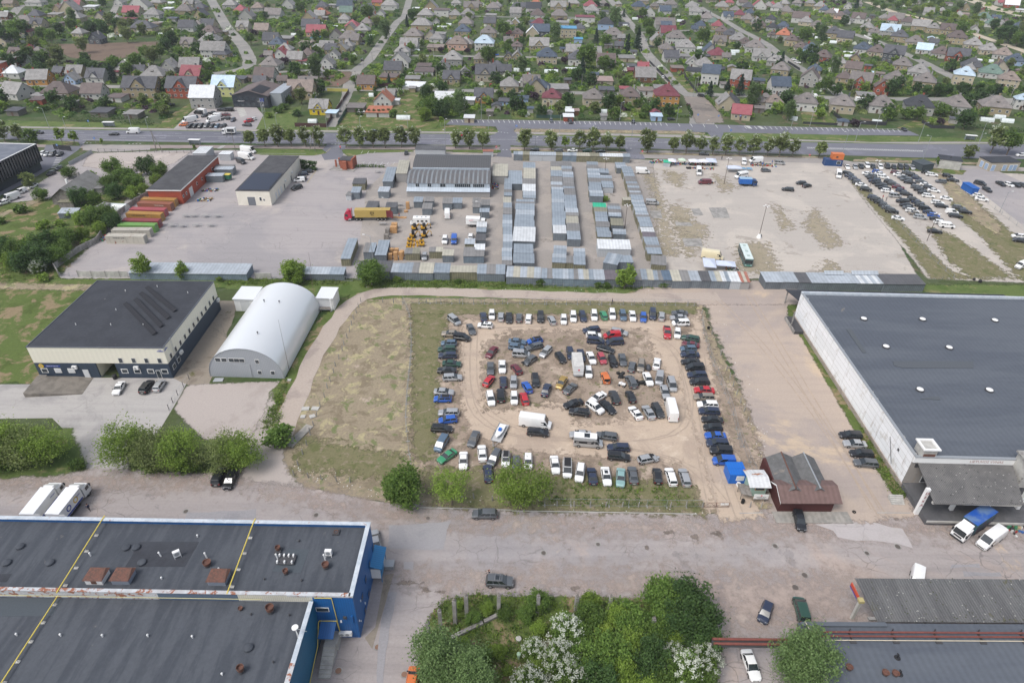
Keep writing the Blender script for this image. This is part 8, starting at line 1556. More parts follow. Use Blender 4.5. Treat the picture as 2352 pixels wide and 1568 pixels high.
A,rz,W=fr_('b3',515,375,675,382);GT=th_('guard_tower','guard post of an orange cabin stacked on a blue cabin with a barrier and stair','cabin',(*A,0),rz);MB().B(0,W,0,3.2,0,2.7).O('lower_cabin',mtl('cabin_navy',(.02,.06,.17),rg=.5,spe=('X',.5,.1)),GT);MB().B(W*.35,W,.2,3.,2.75,5.).B(W*.33,W+.1,.1,3.1,5.,5.15).O('upper_cabin',mtl('cabin_orange',(.55,.16,.05),rg=.5),GT);wn(GT,W*.78,0,1.6,1.7,1.4);wn(GT,W*.62,.2,3.9,.9,.6,mats=[TM,WG])
b=MB();[b.T((x,-.1,2.7),(x,-.1,3.7),.03,4)for x in(0,W*.15,W*.32)];b.T((0,-.1,3.7),(W*.33,-.1,3.7),.03,4);b.O('railing',RUST,GT);MB().T((W*.95,-.3,.9),(W*.95+3,-3,1.2),.06,5).O('barrier_arm',RUST,GT)
A,rz,W=fr_('a0',2150,985,2420,1015);W=19.
DL=th_('car_showroom','dark glass-fronted car showroom with brown roof and a grey side wing','showroom',(*A,0),R(-2));DW=mtl('showroom_dark',(.028,.032,.04),rg=.4);Dd=24.
MB().B(0,W,0,Dd,0,6.2).add([(0,0,6.2),(W,0,6.2),(W*.5,0,8.6)],[(0,1,2)]).O('wall',[DW],DL)
b=MB()
for s in(0,1):
 xa_,xb_=(W*.5,W+.4)if s else(-.4,W*.5);za_,zb_=(8.7,6.0)if s else(6.0,8.7)
 b.H([(xa_,-.3,za_-.1),(xb_,-.3,zb_-.1),(xb_,Dd,zb_-.1),(xa_,Dd,za_-.1)],[(xa_,-.3,za_),(xb_,-.3,zb_),(xb_,Dd,zb_),(xa_,Dd,za_)])
b.O('roof',RM['b'],DL);MB().H([(W*.55,1,8.55),(W*.85,1,6.95),(W*.85,14,6.95),(W*.55,14,8.55)],[(W*.55,1,8.62),(W*.85,1,7.02),(W*.85,14,7.02),(W*.55,14,8.62)]).O('solar_panel_row',SOLAR,DL)
for i in ra(6):wn(DL,W*(.09+i*.165),0,4.6,W*.14,2.,mats=[DW,WG]);wn(DL,W*(.09+i*.165),0,1.5,W*.14,2.2,mats=[DW,WG])
WHS=mtl('sign_white',(.7,.7,.7),fi=0);txm(DL,'PEUGEOT',.8,(W*.24,-.1,3.2),m=WHS);txm(DL,'CITROEN',.8,(W*.78,-.1,3.2),m=WHS)
MB().B(W,W+6,4,Dd+2,0,6.5,0).B(W,W+6.2,3.8,Dd+2.2,6.5,6.7,1).O('side_wing',[mtl('wing_grey',(.30,.32,.34),spe=('Y',1.,.05)),SR['B']],DL)
for y in(8,11,14,17):wn(DL,W+6,y,3.6,.6,2.,'r')
def ctn(c,x1,y1,x2,y2,col,lb_,txt=None,tc_='#1c2430',L=12.2,rust=1,tpos=.25):
 A,rz,W=fr_(c,x1,y1,x2,y2);W=L;m=mtl('container_'+col.strip('#'),col,rg=.6,spe=('X',.28,.22),fi=.06,spot=((.22,.09,.05),.6,.62 if rust else .72),bump=.4,stain=.35)
 me_=mtl('container_end_'+col.strip('#'),col,rg=.6,spe=('Y',.3,.15),spot=((.22,.09,.05),.6,.60))
 o=th_('shipping_container',lb_,'container',(*A,0),rz,'shipping containers in the yard');MB().B(.06,W-.06,.06,2.38,.15,2.55).O('body',m,o)
 b=MB()
 for y in(0,2.28):b.B(0,W,y,y+.16,0,.17);b.B(0,W,y,y+.16,2.48,2.6)
 for x in(0,W-.16):
  for y in(0,2.28):b.B(x,x+.16,y,y+.16,.17,2.48)
  b.B(x,x+.16,.16,2.28,0,.17);b.B(x,x+.16,.16,2.28,2.48,2.6)
 b.O('corner_frame',me_,o);b=MB();b.B(W-.05,W,.18,1.2,.2,2.45);b.B(W-.05,W,1.24,2.26,.2,2.45);[b.T((W+.03,y,.2),(W+.03,y,2.45),.03,5,1)for y in(.45,.95,1.5,2.0)];b.O('door',[me_,SL],o)
 if txt:txm(o,txt,.62,(W*tpos+1.2,.03,1.95),m=mtl('ink_'+tc_.strip('#'),tc_,rg=.7,fi=0))
 return o
ctn('b0',985,1090,1335,1095,'#b9b4a8','rusty off-white container, nearest and leftmost of the container rows','MAERSK LINE');ctn('b0',1040,1035,1395,1035,'#b3aea3','off-white container behind the nearest one, its twin')
ctn('b0',1098,985,1450,992,'#6f9b52','green container in the second pair of the row',tpos=.4);ctn('b0',1135,945,1492,950,'#8b4046','maroon container behind the green one')
ctn('b0',1172,878,1540,892,'#a9803f','yellow-orange container in the middle pair','CONTAINERSHIPS','#2a2a22',tpos=.25);ctn('b0',1205,840,1592,850,'#a34f55','pinkish-red container behind the yellow-orange one')
ctn('b0',1275,780,1640,797,'#8f5a46','brown-orange container near the red building','YANG MING','#d8c8b8',tpos=.55);ctn('b0',1310,745,1690,757,'#a88048','amber container touching the red building')
for x1,y1,x2,L_,k,lb in((1970,440,2140,6.,'g','large grey box container beside the red building'),(1965,460,2132,5.2,'B','pale grey box behind the trailer'),(1888,520,2040,5.,'B','white-roofed box shed beside the red wall')):
 sd_('b0',x1,y1-50,x2,y1-50,2.6,3.,k,lb,'g',.05,name='storage_container',cat='container')
sd_('b0',2010,270,2110,272,2.7,4.,'w','white truck box standing behind the red building','w',.05,name='storage_container',cat='container');sd_('b0',1770,262,1890,262,3.2,9.,'w','white semi-trailer box behind the red building roof','w',.05,name='semi_trailer',cat='trailer')
X,Y=G('b0',2080,505);o=th_('car_trailer','small green box trailer with a yellow stripe by the grey boxes','trailer',(X,Y,0),R(-3));MB().B(-2.,2.,-1.,1.,.6,2.3,0).B(-2.02,2.02,-1.02,1.02,2.3,2.4,1).T((2,0,.5),(3.2,0,.5),.05,5,2).O('box',[mtl('trailer_green',(.02,.12,.07),None),YELP,DS],o)
w_=MB();w_.T((0,-.1,0),(0,.1,0),.32,12);wm_=w_.mesh('wheel',TYRE);[lk('wheel',wm_,o,(-.3,s*1.05,.32))for s in(-1,1)]
def whl(o,xs_,hw=1.15,r=.5,wd=.3):
 w_=MB();w_.T((0,-wd/2,0),(0,wd/2,0),r,14);me=w_.mesh('wheel',TYRE);ri=MB();ri.T((0,-wd/2-.01,0),(0,wd/2+.01,0),r*.5,10);rm_=ri.mesh('rim',RIM)
 for x in xs_:
  for s in(-1,1):k_=lk('wheel',me,o,(x,s*(hw-wd/2),r));lk('rim',rm_,k_)
def lry(c,x,y,a,L,boxc,rfc,cabc,lb_,Hb=3.7,gap=.35,cab=2.0,name='lorry',spoiler=True,fridge=False,z=1.8):
 X,Y=G(c,x,y,z);o=th_(name,lb_,'lorry',(X,Y,.02),ang(c,x,y,a,z));hw=1.22;xf=L/2
 cb=MB();pf=[(xf-cab,.55),(xf-.05,.55),(xf,.9),(xf-.02,1.5),(xf-.35,2.6),(xf-cab,2.7)];cb.ext(pf,-hw+.05,hw-.05)
 if spoiler:cb.H([(xf-cab,-hw+.2,2.7),(xf-.6,-hw+.25,2.65),(xf-.6,hw-.25,2.65),(xf-cab,hw-.2,2.7)],[(xf-cab,-hw+.25,3.55),(xf-cab+.4,-hw+.3,3.4),(xf-cab+.4,hw-.3,3.4),(xf-cab,hw-.25,3.55)])
 cb.O('cab',cabc,o,bv=.04);MB().add([(xf+.02,-1.,1.5),(xf+.02,1.,1.5),(xf-.29,.95,2.5),(xf-.29,-.95,2.5)],[(0,1,2,3)]).O('windscreen',GL,o)
 for s in(-1,1):MB().B(xf-1.3,xf-.4,s*(hw-.045)-.01,s*(hw-.045)+.01,1.55,2.3).O('side_window',GL,o);MB().B(xf-.15,xf,s*hw-.12,s*hw+.18,1.7,2.3).O('wing_mirror',TM,o);MB().B(xf-.05,xf+.02,s*.75-.22,s*.75+.22,.7,.9).O('headlight',LAMPW,o)
 MB().B(xf-.05,xf+.015,-.7,.7,.95,1.3).B(xf-.1,xf+.01,-1.15,1.15,.4,.65).O('grille',TM,o)
 b=MB();b.B(-xf,xf-cab-gap,-hw,hw,1.05,Hb-.06);bx=b.O('box',boxc,o,bv=.02);MB().B(-xf-.03,xf-cab-gap+.03,-hw-.03,hw+.03,Hb-.06,Hb).O('roof_panel',rfc,o)
 MB().B(-xf+.2,xf-cab+.3,-.45,.45,.6,1.04).B(-xf+1.5,xf-cab-1.6,-hw+.05,hw-.05,.45,.95).O('chassis',TM,o);whl(o,(xf-1.0,-xf+1.9))
 if fridge:MB().B(xf-cab-gap,xf-cab+.35,-.8,.8,2.75,3.45).O('cooling_unit',WH_,o)
 return o,xf,hw
PW=PAINT['w'];BLROOF=mtl('blue_lorry_roof',(.02,.09,.38),(.12,.20,.36),.35,.45,fi=.08)
o,xf,hw=lry('d3',1885,905,214,8.8,mtl('teal_print',(.02,.10,.11),(.10,.05,.08),.8,.5),BLROOF,PW,'white lorry with blue box roof and printed sides by the dock')
txm(o,'M',.75,(xf-1.52,.55,3.05),m=BLU,rx=R(70),face='f',rz=R(90));txm(o,'MARTYNO',.34,(xf-1.50,-.15,3.05),m=BLU,rx=R(70),rz=R(90))
for x,y,lb,f in((640,705,'white refrigerated lorry with food pictures on its side, right of two',1),(408,705,'white refrigerated lorry, left of two at the factory roof edge',0)):
 o,xf,hw=lry('d0',x,y,52,8.6,WH_,mtl('white_box_roof',(.78,.79,.80),rg=.4,fi=.03),PW,lb,3.5,fridge=True)
 b=MB();b.B(-xf+.3,xf-2.6,-hw-.012,-hw-.004,1.1,1.45);st_=b.O('side_stripe',BLU,o)
 if f:
  for xx,mm in((-1.9,BLU),(.1,mtl('print_yellow',(.65,.45,.08),fi=0))):MB().T((xx,-hw-.014,2.35),(xx,-hw-.006,2.35),.62,20,0).T((xx,-hw-.02,2.35),(xx,-hw-.014,2.35),.38,16,1).O('side_picture',[mm,WH_],o)
 txm(o,'LEDAI' if f else 'PIENAS',.4,(xf-3.4,-hw-.02,2.6),m=BLU);MB().H([(-xf-.05,-hw,1.05),(-xf,-hw-1.1,1.05),(-xf+.05,-hw-1.1,1.05),(-xf+.02,-hw,1.05)],[(-xf-.05,-hw,3.4),(-xf,-hw-1.1,3.4),(-xf+.05,-hw-1.1,3.4),(-xf+.02,-hw,3.4)]).O('open_door',WH_,o)
lry('b2',2168,518,-2,6.9,mtl('tarp_blue',(.02,.12,.42),rg=.5,spe=('X',.8,.08)),mtl('tarp_roof',(.28,.42,.56),rg=.5),mtl('cab_navy',(.02,.05,.14),rg=.4),'blue lorry with a tarpaulin box facing right in the market yard',3.1,spoiler=False,cab=1.7)
o,xf,hw=lry('b1',2022,885,-2,6.8,WH_,WH_,PW,'white box van with a black swoosh and red mark in the machine yard',3.2,spoiler=False,cab=1.7);txm(o,'LOGISTIKA',.55,(-.6,-hw-.02,2.),m=TM);MB().T((-2.3,-hw-.02,2.5),(-.8,-hw-.02,2.75),.06,5).O('red_mark',REDS,o)
o,xf,hw=lry('a0',2102,1200,180,6.2,WH_,mtl('light_grey_roof',(.55,.56,.57),None),PW,'white lorry with a glass-sided display box on the main road',3.1,spoiler=False,cab=1.7);MB().B(-xf+.4,xf-2.7,-hw-.02,-hw-.005,1.4,2.8).O('display_window',GL,o);MB().B(-xf+.4,xf-2.7,hw+.005,hw+.02,1.4,2.8).O('display_window',GL,o)
X,Y=G('C2',605,830);o=th_('box_lorry','white box lorry seen from behind in the middle of the fenced lot','lorry',(X,Y+3.,.03),R(91));MB().B(-3.1,2.6,-1.15,1.15,.9,3.4).O('box',mtl('dirty_white_box',(.70,.71,.71),rg=.5,fi=.03),o,bv=.02);MB().B(-3.12,2.62,-1.17,1.17,3.4,3.46).O('roof_panel',mtl('dirty_roof',(.58,.57,.54),(.48,.47,.45),.6,.6),o);MB().B(2.7,4.3,-1.05,1.05,.5,2.3).O('cab',PW,o,bv=.06);whl(o,(3.4,-2.),1.1,.4,.25)
MB().B(-3.14,-3.1,-.25,.15,2.15,2.5,0).B(-3.13,-3.1,-1.1,1.1,1.75,1.8,1).B(-3.15,-2.9,-1.1,1.1,.55,.75,1).O('rear_marking',[REDS,SL],o)
A,rz,W=fr_('b1',815,885,1243,882);o=th_('container_lorry','red tractor unit pulling a yellow shipping container across the yard','lorry',(*A,0),rz);sc_=W/15.8;o.scale=(sc_,)*3
RC_=mtl('truck_red',(.42,.015,.05),rg=.35,fi=.04,coat=.4);MB().ext([(0,.5),(2.2,.5),(2.2,3.0),(1.6,3.7),(.9,3.6),(.15,2.5),(0,1.4)][::1],0.05,2.45).O('cab',RC_,o,bv=.04);MB().B(2.2,2.5,.1,2.4,1.0,3.9).O('wind_deflector',RC_,o)
MB().B(.35,1.3,.02,.05,1.7,2.5).O('side_window',GL,o);MB().add([(-.02,.2,1.5),(-.02,2.3,1.5),(.14,2.25,2.5),(.14,.25,2.5)],[(3,2,1,0)]).O('windscreen',GL,o);MB().B(-.05,.1,.2,2.3,.45,.8).B(1.4,2.3,-.0,.1,.5,1.,1).O('bumper',[RC_,SL],o);MB().B(.5,6.,.7,1.8,.6,1.1).B(6.,15.7,.8,1.7,.85,1.25).B(3.,4.3,.1,.5,.5,1.1).O('chassis',TM,o)
w_=MB();w_.T((0,-.17,0),(0,.17,0),.5,14);me=w_.mesh('wheel',TYRE);ri=MB();ri.T((0,-.18,0),(0,.18,0),.25,10);rm_=ri.mesh('rim',RIM)
for x in(1.3,4.1,5.4,11.3,12.6,13.9):
 for y in(.25,2.25):k_=lk('wheel',me,o,(x,y,.5));lk('rim',rm_,k_)
YC=mtl('container_yellow','#b39a58',rg=.55,spe=('X',.28,.18),fi=.05,bump=.4);b=MB();b.B(3.6,15.6,.03,2.47,1.3,3.9);cn_=b.O('container',YC,o);MB().B(14.3,15.62,0,.03,1.35,3.85,0).B(15.6,15.66,.0,2.5,1.3,3.9,0).H([(15.6,0,1.3),(16.6,-1.0,1.3),(16.65,-.95,1.3),(15.65,.05,1.3)],[(15.6,0,3.85),(16.6,-1.0,3.85),(16.65,-.95,3.85),(15.65,.05,3.85)],0).O('container_door',mtl('container_maroon',(.16,.03,.035),spe=('Z',.4,.15)),o)
INK=mtl('ink_black',(.01,.01,.01),fi=0);txm(o,'m',1.9,(9.5,-.005,3.05),m=INK);txm(o,'SC',.85,(9.6,-.005,2.2),m=INK);txm(o,'MSC',.3,(12.2,1.2,3.91),m=WH_,rx=0)
def bus():
 c,x,y='b2',2145,1195;X,Y=G(c,x,y,1.5);L=11.2;o=th_('city_bus','old green and white bus with dark graffiti sides parked in the yard','bus',(X,Y,0),ang(c,x,y,292,1.5));hw=1.25;GW=mtl('bus_side',(.03,.035,.04),(.08,.16,.15),.6,.5,spot=((.45,.47,.46),.7,.6));b=MB()
 b.B(-L/2,L/2,-hw,hw,.35,2.8);b.O('body',GW,o,bv=.1);MB().B(-L/2+.05,L/2-.05,-hw+.02,hw-.02,2.78,3.0).O('roof',mtl('bus_roof',(.60,.68,.66),(.52,.60,.58),.5,.6),o,bv=.08)
 for x_ in(-4.,0.2,3.4):MB().B(x_-.5,x_+.5,-.45,.45,3.0,3.12).O('roof_hatch',mtl('hatch',(.38,.46,.44),None),o)
 MB().B(L/2-.03,L/2+.02,-1.1,1.1,1.3,2.5).O('windscreen',GL,o)
 for s in(-1,1):
  for i in ra(6):MB().B(-L/2+.5+i*1.7,-L/2+2.0+i*1.7,s*(hw+.005)-.01,s*(hw+.005)+.01,1.45,2.35).O('side_window',GL,o)
  MB().B(L/2-.02,L/2+.03,s*.85-.2,s*.85+.2,.7,.95).O('headlight',LAMPW,o)
 MB().B(L/2-.02,L/2+.02,-1.1,1.1,.5,.68).O('bumper',mtl('bus_green',(.12,.40,.28),None),o);whl(o,(L/2-2.4,-L/2+3.),1.25,.48)
bus()
def camper(c,x,y,a,lb_):
 X,Y=G(c,x,y,1.4);o=th_('motorhome',lb_,'motorhome',(X,Y,0),ang(c,x,y,a,1.4));L=6.8;b=MB()
 b.ext([(-L/2,.5),(L/2-2.,.5),(L/2-1.9,1.7),(L/2-.9,2.0),(L/2-1.1,2.95),(-L/2,2.9)],-1.12,1.12);b.O('body',WH_,o,bv=.12);MB().ext([(L/2-2.,.45),(L/2,.45),(L/2,1.0),(L/2-.5,1.25),(L/2-1.0,1.95),(L/2-2.,1.95)],-1.,1.).O('cab',PW,o,bv=.05)
 MB().add([(L/2-.47,-.9,1.28),(L/2-.47,.9,1.28),(L/2-.95,.88,1.93),(L/2-.95,-.88,1.93)],[(0,1,2,3)]).O('windscreen',GL,o)
 for s in(-1,1):
  for x0,x1 in((-2.6,-1.9),(-1.2,-.3),(.3,.9)):MB().B(x0,x1,s*1.125-.01,s*1.125+.01,1.5,2.1).O('side_window',GL,o)
 for x_ in(-2.,-.6,1.):MB().B(x_-.25,x_+.25,-.25,.25,2.9,3.05).O('roof_hatch',SL,o)
 whl(o,(L/2-1.0,-L/2+1.7),1.1,.35,.22)
camper('b1',1508,882,180,'white coach-built motorhome beside the yellow excavators')
MY=mtl('machine_yellow',(.55,.30,.02),(.45,.24,.02),1.5,.5)
def exc(c,x,y,a,i):
 X,Y=G(c,x,y,.6);o=th_('mini_excavator','yellow and black mini excavator, %s'%['upper left of four','upper right of four','lower left of four','lower right of four'][i],'excavator',(X,Y,0),ang(c,x,y,a,.6),'mini excavators in the machine yard')
 for s in(-1,1):MB().ext([(-1.,.1),(-.8,0),(.8,0),(1.,.1),(1.,.4),(.8,.5),(-.8,.5),(-1.,.4)],s*.7-.15,s*.7+.15).O('track',TYRE,o)
 MB().B(-.95,.35,-.75,.75,.55,1.2).O('engine_cover',MY,o,bv=.08);MB().B(-.35,.6,-.65,.15,1.2,2.3).B(-.35,.6,-.7,.2,2.3,2.4).O('cab',TM,o,bv=.05)
 MB().H([(.5,.2,.8),(.9,.2,.7),(.9,.45,.7),(.5,.45,.8)],[(1.5,.2,2.1),(1.75,.2,1.95),(1.75,.45,1.95),(1.5,.45,2.1)]).H([(1.5,.22,2.1),(1.7,.22,1.9),(1.7,.43,1.9),(1.5,.43,2.1)],[(2.5,.22,1.7),(2.4,.22,1.5),(2.4,.43,1.5),(2.5,.43,1.7)]).B(2.35,2.5,.24,.41,.6,1.6).O('boom',MY,o)
 MB().ext([(2.1,.2),(2.6,.15),(2.65,.65),(2.35,.7)],.05,.6).O('bucket',DS,o);MB().B(1.0,1.1,-.8,.8,.1,.4).O('blade',DS,o)
for i,(x,y,a)in en(((1455,948,5),(1540,945,5),(1440,1018,5),(1545,1015,5))):exc('b1',x,y,a,i)
def loader(c,x,y,a,lb):
 X,Y=G(c,x,y,.5);o=th_('mini_loader',lb,'loader',(X,Y,0),ang(c,x,y,a,.5),'mini loaders in the machine yard');MB().B(-1.,.6,-.55,.55,.4,1.2).O('body',MY,o,bv=.08);MB().T((.0,-.4,1.2),(.0,-.4,1.9),.04,5).T((.0,.4,1.2),(0,.4,1.9),.04,5).T((0,-.4,1.9),(0,.4,1.9),.04,5).B(-.4,.1,-.3,.3,1.2,1.5).O('roll_bar',TM,o)
 b=MB();b.ext([(1.0,.1),(1.6,.05),(1.5,.7),(1.1,.7)],-.65,.65);[b.B(.3,1.2,s*.6-.05,s*.6+.05,.6,.75)for s in(-1,1)];b.O('bucket_arm',MY,o);whl(o,(.35,-.65),.72,.3,.2)
for i,(x,y,a)in en(E('1420 1055 0;1415 1092 0;1410 1125 0;1515 1070 180;1520 1100 180')):loader('b1',x,y,a,'small yellow loader, '+['top of the left three','middle of the left three','bottom of the left three','upper of the right pair','lower of the right pair'][i])
def crt(c,x,y,nx,nz,lb_,m=WOOD,s=1.0):
 X,Y=G(c,x,y);o=th_('crate_stack',lb_,'crates',(X,Y,0),R(2));b=MB();b.B(-.6*s,.6*s,-.5*s,.5*s,.12,.55*s+.1);[b.B(-.6*s,.6*s,q,q+.1,0,.12)for q in(-.5*s,-.05,.4*s)];me=b.mesh('crate',m)
 for i in ra(int(nz)):lk('crate',me,o,(0,0,i*(.55*s+.1)))
for i,(x,y,n,q)in en(E('1250 1190 3 1.1;1295 1190 3 1.1;1235 1235 3 1.05;1287 1238 4 1.05;1335 1235 4 1.;1345 1205 3 1.;1397 770 4 1.;1378 800 1 1.;1268 985 2 1.8;1275 950 2 1.6;1210 1010 3 1.1;1200 1045 2 1.3;1215 985 2 1.1')):crt('b1',x,y,1,n,'orange timber crate stack, '+['back left by the blue-roofed shed','back middle by the blue-roofed shed','front left by the blue-roofed shed','front middle, tall, by the blue-roofed shed','front right beside the open shelter','back right beside the open shelter','tall one below the double-arched hall','single low one near the timber boards','wide lower pack on the gravel strip','wide upper pack on the gravel strip','grey-topped one on the gravel strip','lowest one on the gravel strip','topmost small one on the gravel strip'][i],WOOD if i<10 else OWOOD,q)
X,Y=G('b1',1310,850);b=MB();b.B(-2.2,2.8,-.5,.5,.0,.2);b.B(-.2,2.6,-.9,-.6,0,.12);tag(b.O('timber_boards',WOOD,None,(X,Y,.02)),'pale timber boards laid out behind the container lorry','boards')
def table(c,x,y,n,L_=3.):
 X,Y=G(c,x,y);o=th_('trestle_frame','grey metal trestle frame, %s'%n,'frame',(X,Y,0),R(-2),'metal trestle frames in the empty yard');b=MB()
 for s in(-.5,.5):b.T((-L_/2,s,.9),(L_/2,s,.9),.035,4);b.T((-L_/2,s,.3),(L_/2,s,.3),.025,4)
 for x_ in(-L_/2,0,L_/2):b.T((x_,-.5,.9),(x_,.5,.9),.03,4);[b.T((x_,s,0),(x_,s,.9),.035,4)for s in(-.5,.5)]
 b.O('frame',SL,o);MB().B(-L_/2,L_/2*.2,-.5,.5,.92,.95).O('board',SW['c'],o)
for i,(x,y,n)in en(((1722,848,'far left of the upper row'),(1795,848,'second in the upper row'),(1905,850,'third in the upper row'),(2012,850,'right end of the upper row'),(1692,940,'left of the lower row'),(1822,935,'middle of the lower row'),(1950,935,'right of the lower row'),(1595,938,'thin one at the far left of the lower row'))):table('b0',x,y,n)
table('b1',1132,440,'near the striped-roof hall with white board');table('b1',1185,920,'on the gravel strip with rusty rails',4.);table('b1',1330,745,'green-grey, below the hall',3.5)
TW=mtl('tent_white',(.66,.67,.72),rg=.6,spe=('X',.5,.05),fi=.04);TS=mtl('tent_striped',(.55,.60,.72),rg=.6,spe=('X',.35,.16),fi=.04);TG=mtl('tent_teal',(.05,.32,.26),rg=.6)
def tent(c,x1,y1,x2,y2,dep,lb_,m=TW,h=2.1,peak=.8):
 A,rz,W=fr_(c,x1,y1,x2,y2,h);o=th_('market_tent',lb_,'tent',(*A,0),rz);b=MB();P=[(0,0),(W,0),(W,dep),(0,dep)]
 v=[(x,y,h)for x,y in P]+[(W/2,dep/2,h+peak)]+[(x,y,h-.25)for x,y in P];b.add(v,[(0,1,4),(1,2,4),(2,3,4),(3,0,4),(0,5,6,1),(1,6,7,2),(2,7,8,3),(3,8,5,0)]);b.O('canopy',m,o)
 b=MB();b.T((0,0,0),(0,0,h),.03,4);me=b.mesh('leg',SL);[lk('leg',me,o,(x,y,0))for x,y in P]
for c,x1,y1,x2,y2,d,lb,m in(('b2',1632,338,1725,340,3.2,'white market tent, left of the joined three',TW),('b2',1727,340,1815,340,3.2,'white market tent, middle of the joined three',TW),('b2',1795,338,1885,343,5.,'pale blue-white tent with the highest peak, right of three',TS),('b2',1435,335,1510,340,3.6,'white leaning tent beside the teal stall',TW),('b2',1985,398,2118,402,3.2,'pale blue tent over the blue table frames',TS),('b2',1765,1298,1880,1308,6.,'striped blue-white tent beside the cream van, left one',TS),('b2',1882,1285,2060,1300,3.4,'long striped blue-white tent, right one',TS),('b2',1535,328,1600,330,2.6,'small pale green market tent between the others',mtl('tent_lime',(.50,.60,.48),None))):tent(c,x1,y1,x2,y2,d,lb,m)
sd_('b2',1395,345,1455,348,1.9,2.4,'G','teal open stall full of goods at the flea market','w',.2,name='market_stall',cat='stall')
GC=[mtl('goods_'+n_,c_,fi=0)for n_,c_ in(('brown',(.25,.14,.08)),('red',(.35,.04,.04)),('blue',(.04,.12,.35)),('white',(.6,.6,.58)),('black',(.03,.03,.03)),('tan',(.40,.30,.18)),('green',(.05,.2,.1)))]
def gds(c,x,y,wx,wy,n,lb_):
 X,Y=G(c,x,y);rn=random.Random(int(x));b=MB()
 for i in ra(n):
  px,py=rn.uniform(-wx,wx),rn.uniform(-wy,wy);s=rn.uniform(.12,.45);a=rn.uniform(0,3);ca,sa=cos(a)*s,sin(a)*s;h=rn.uniform(.1,.7)
  b.P([(px-ca,py-sa),(px+sa,py-ca),(px+ca,py+sa),(px-sa,py+ca)],0,h,4 if 'black' in lb_ else rn.randrange(7))
 o=b.O('market_goods',GC,None,(X,Y,.03));tag(o,lb_,'goods');o['kind']='stuff'
for a in(('b2',1345,340,2.5,1.2,60,'brown heap of second-hand furniture pieces left of the teal stall'),('b2',1470,355,3.,1.,70,'second-hand goods spread around the leaning tent'),('b2',1600,360,3.,1.2,70,'second-hand goods left of the joined tents'),('b2',1760,365,5.,1.,90,'goods on tables below the joined tents'),('b2',1760,405,4.5,.7,50,'low row of goods laid out beside the white van'),('b2',1620,400,1.,.8,20,'black boxes left of the white van'),('b2',2280,372,4.5,1.,90,'colourful goods before the open white van'),('b2',1285,350,1.,.6,10,'a few dark boxes left of the flea market'),('b3',10,375,2.5,1.5,50,'goods between the white van and the blue trailer'),('b2',1850,532,.9,.8,14,'goods laid out behind the maroon minibus'),('b0',1930,605,3.,1.,60,'clutter of yellow and dark things by the red building wall'),('b0',1880,690,2.5,1.5,50,'scrap metal and boards by the pink shed'),('b0',960,1045,1.,2.,14,'old concrete pieces behind the containers'),('b2',2020,1325,2.,1.,30,'timber and goods under the striped tent'),('b1',1320,490,1.6,2.,40,'garden goods under the beige awning'),('b1',2200,560,1.2,3.5,60,'garden goods along the right side of the hall'),('C2',1000,815,.8,1.,26,'black heap of car parts left of the wrecked SUV'),('C2',1190,885,1.1,.8,26,'black heap of car parts right of the wrecked SUV'),('d3',2270,960,1.3,1.6,26,'rubbish bags and crates behind the white van')):gds(*a)
b=MB();X,Y=G('b2',2100,418);[b.B(x,x+2.2,y,y+.8,.75,.8)for x in(-5.5,-2.8,-.1,2.6)for y in(-.6,.8)];[b.B(x,x+.05,y,y+.05,0,.75)for x in(-5.5,-3.4,-2.8,-.7,-.1,2.,2.6,4.7)for y in(-.6,.1,.8,1.5)];tag(b.O('table_frames',mtl('frame_blue',(.10,.30,.50),None),None,(X,Y,0)),'light blue metal table frames under the pale tent','tables')
def wreck_bits(kd,col,c,x,y,a,lb_,bits):
 pr=car_proto(kd,0,None);X,Y=G(c,x,y,.7);o=cpt(pr,(X,Y,.02),ang(c,x,y,a,.7),lb_,FG,remat={'body':{0:col}});rn=random.Random(int(x));b=MB()
 for i in ra(bits):px,py=rn.uniform(1.,2.2)*rn.choice((1,1,-1)),rn.uniform(-.9,.9);s=rn.uniform(.12,.4);z=rn.uniform(.5,1.);b.H([(px-s,py-s,z),(px+s,py-s*.6,z+.1),(px+s*.7,py+s,z),(px-s,py+s*.8,z+.15)],[(px-s,py-s,z+.1),(px+s,py-s*.6,z+.3),(px+s*.7,py+s,z+.15),(px-s,py+s*.8,z+.3)],rn.randrange(2))
 b.O('torn_panel',[TM,col],o)
wreck_bits('hatch',PAINT['g'],'C2',165,668,214,'grey wrecked hatchback with crushed silver front inside the loop',10)
wreck_bits('sedan',PAINT['k'],'C2',925,672,288,'black wrecked sedan with torn rear below the red hatchback',10);wreck_bits('suv',PAINT['g'],'C2',1095,865,118,'silver and black wrecked SUV among heaps of parts',14);wreck_bits('jeep',PAINT['o'],'C2',858,828,108,'orange stripped off-roader with spare wheel in the middle of the lot',10)
wreck_bits('hatch',PAINT['s'],'d2',1245,308,12,'silver hatchback with broken rear alone above the bottom row',10)
X,Y=G('C2',1250,748);b=MB();b.A([(.7,0),(.75,.5),(.5,1.0),(.2,1.25),(.05,1.3)],n=9);oo=b.O('covered_motorcycle',mtl('dark_cover',(.06,.065,.075),rg=.6),None,(X,Y,0),sm_=50);oo.scale=(.9,1.5,1);tag(oo,'dark tarpaulin-covered motorcycle between the brown estate and the silver sedan','motorcycle',FG)
X,Y=G('C2',1010,903);o=th_('quad_bike','small white quad bike beside the wrecked SUV','quad bike',(X,Y,0),R(150),FG);MB().ext([(-.8,.5),(-.2,.45),(.8,.5),(.8,.75),(.3,.9),(-.2,.8),(-.8,.85)],-.35,.35).B(.2,.3,-.4,.4,1.,1.08).O('body',WH_,o,bv=.05);whl(o,(.6,-.6),.55,.28,.22)
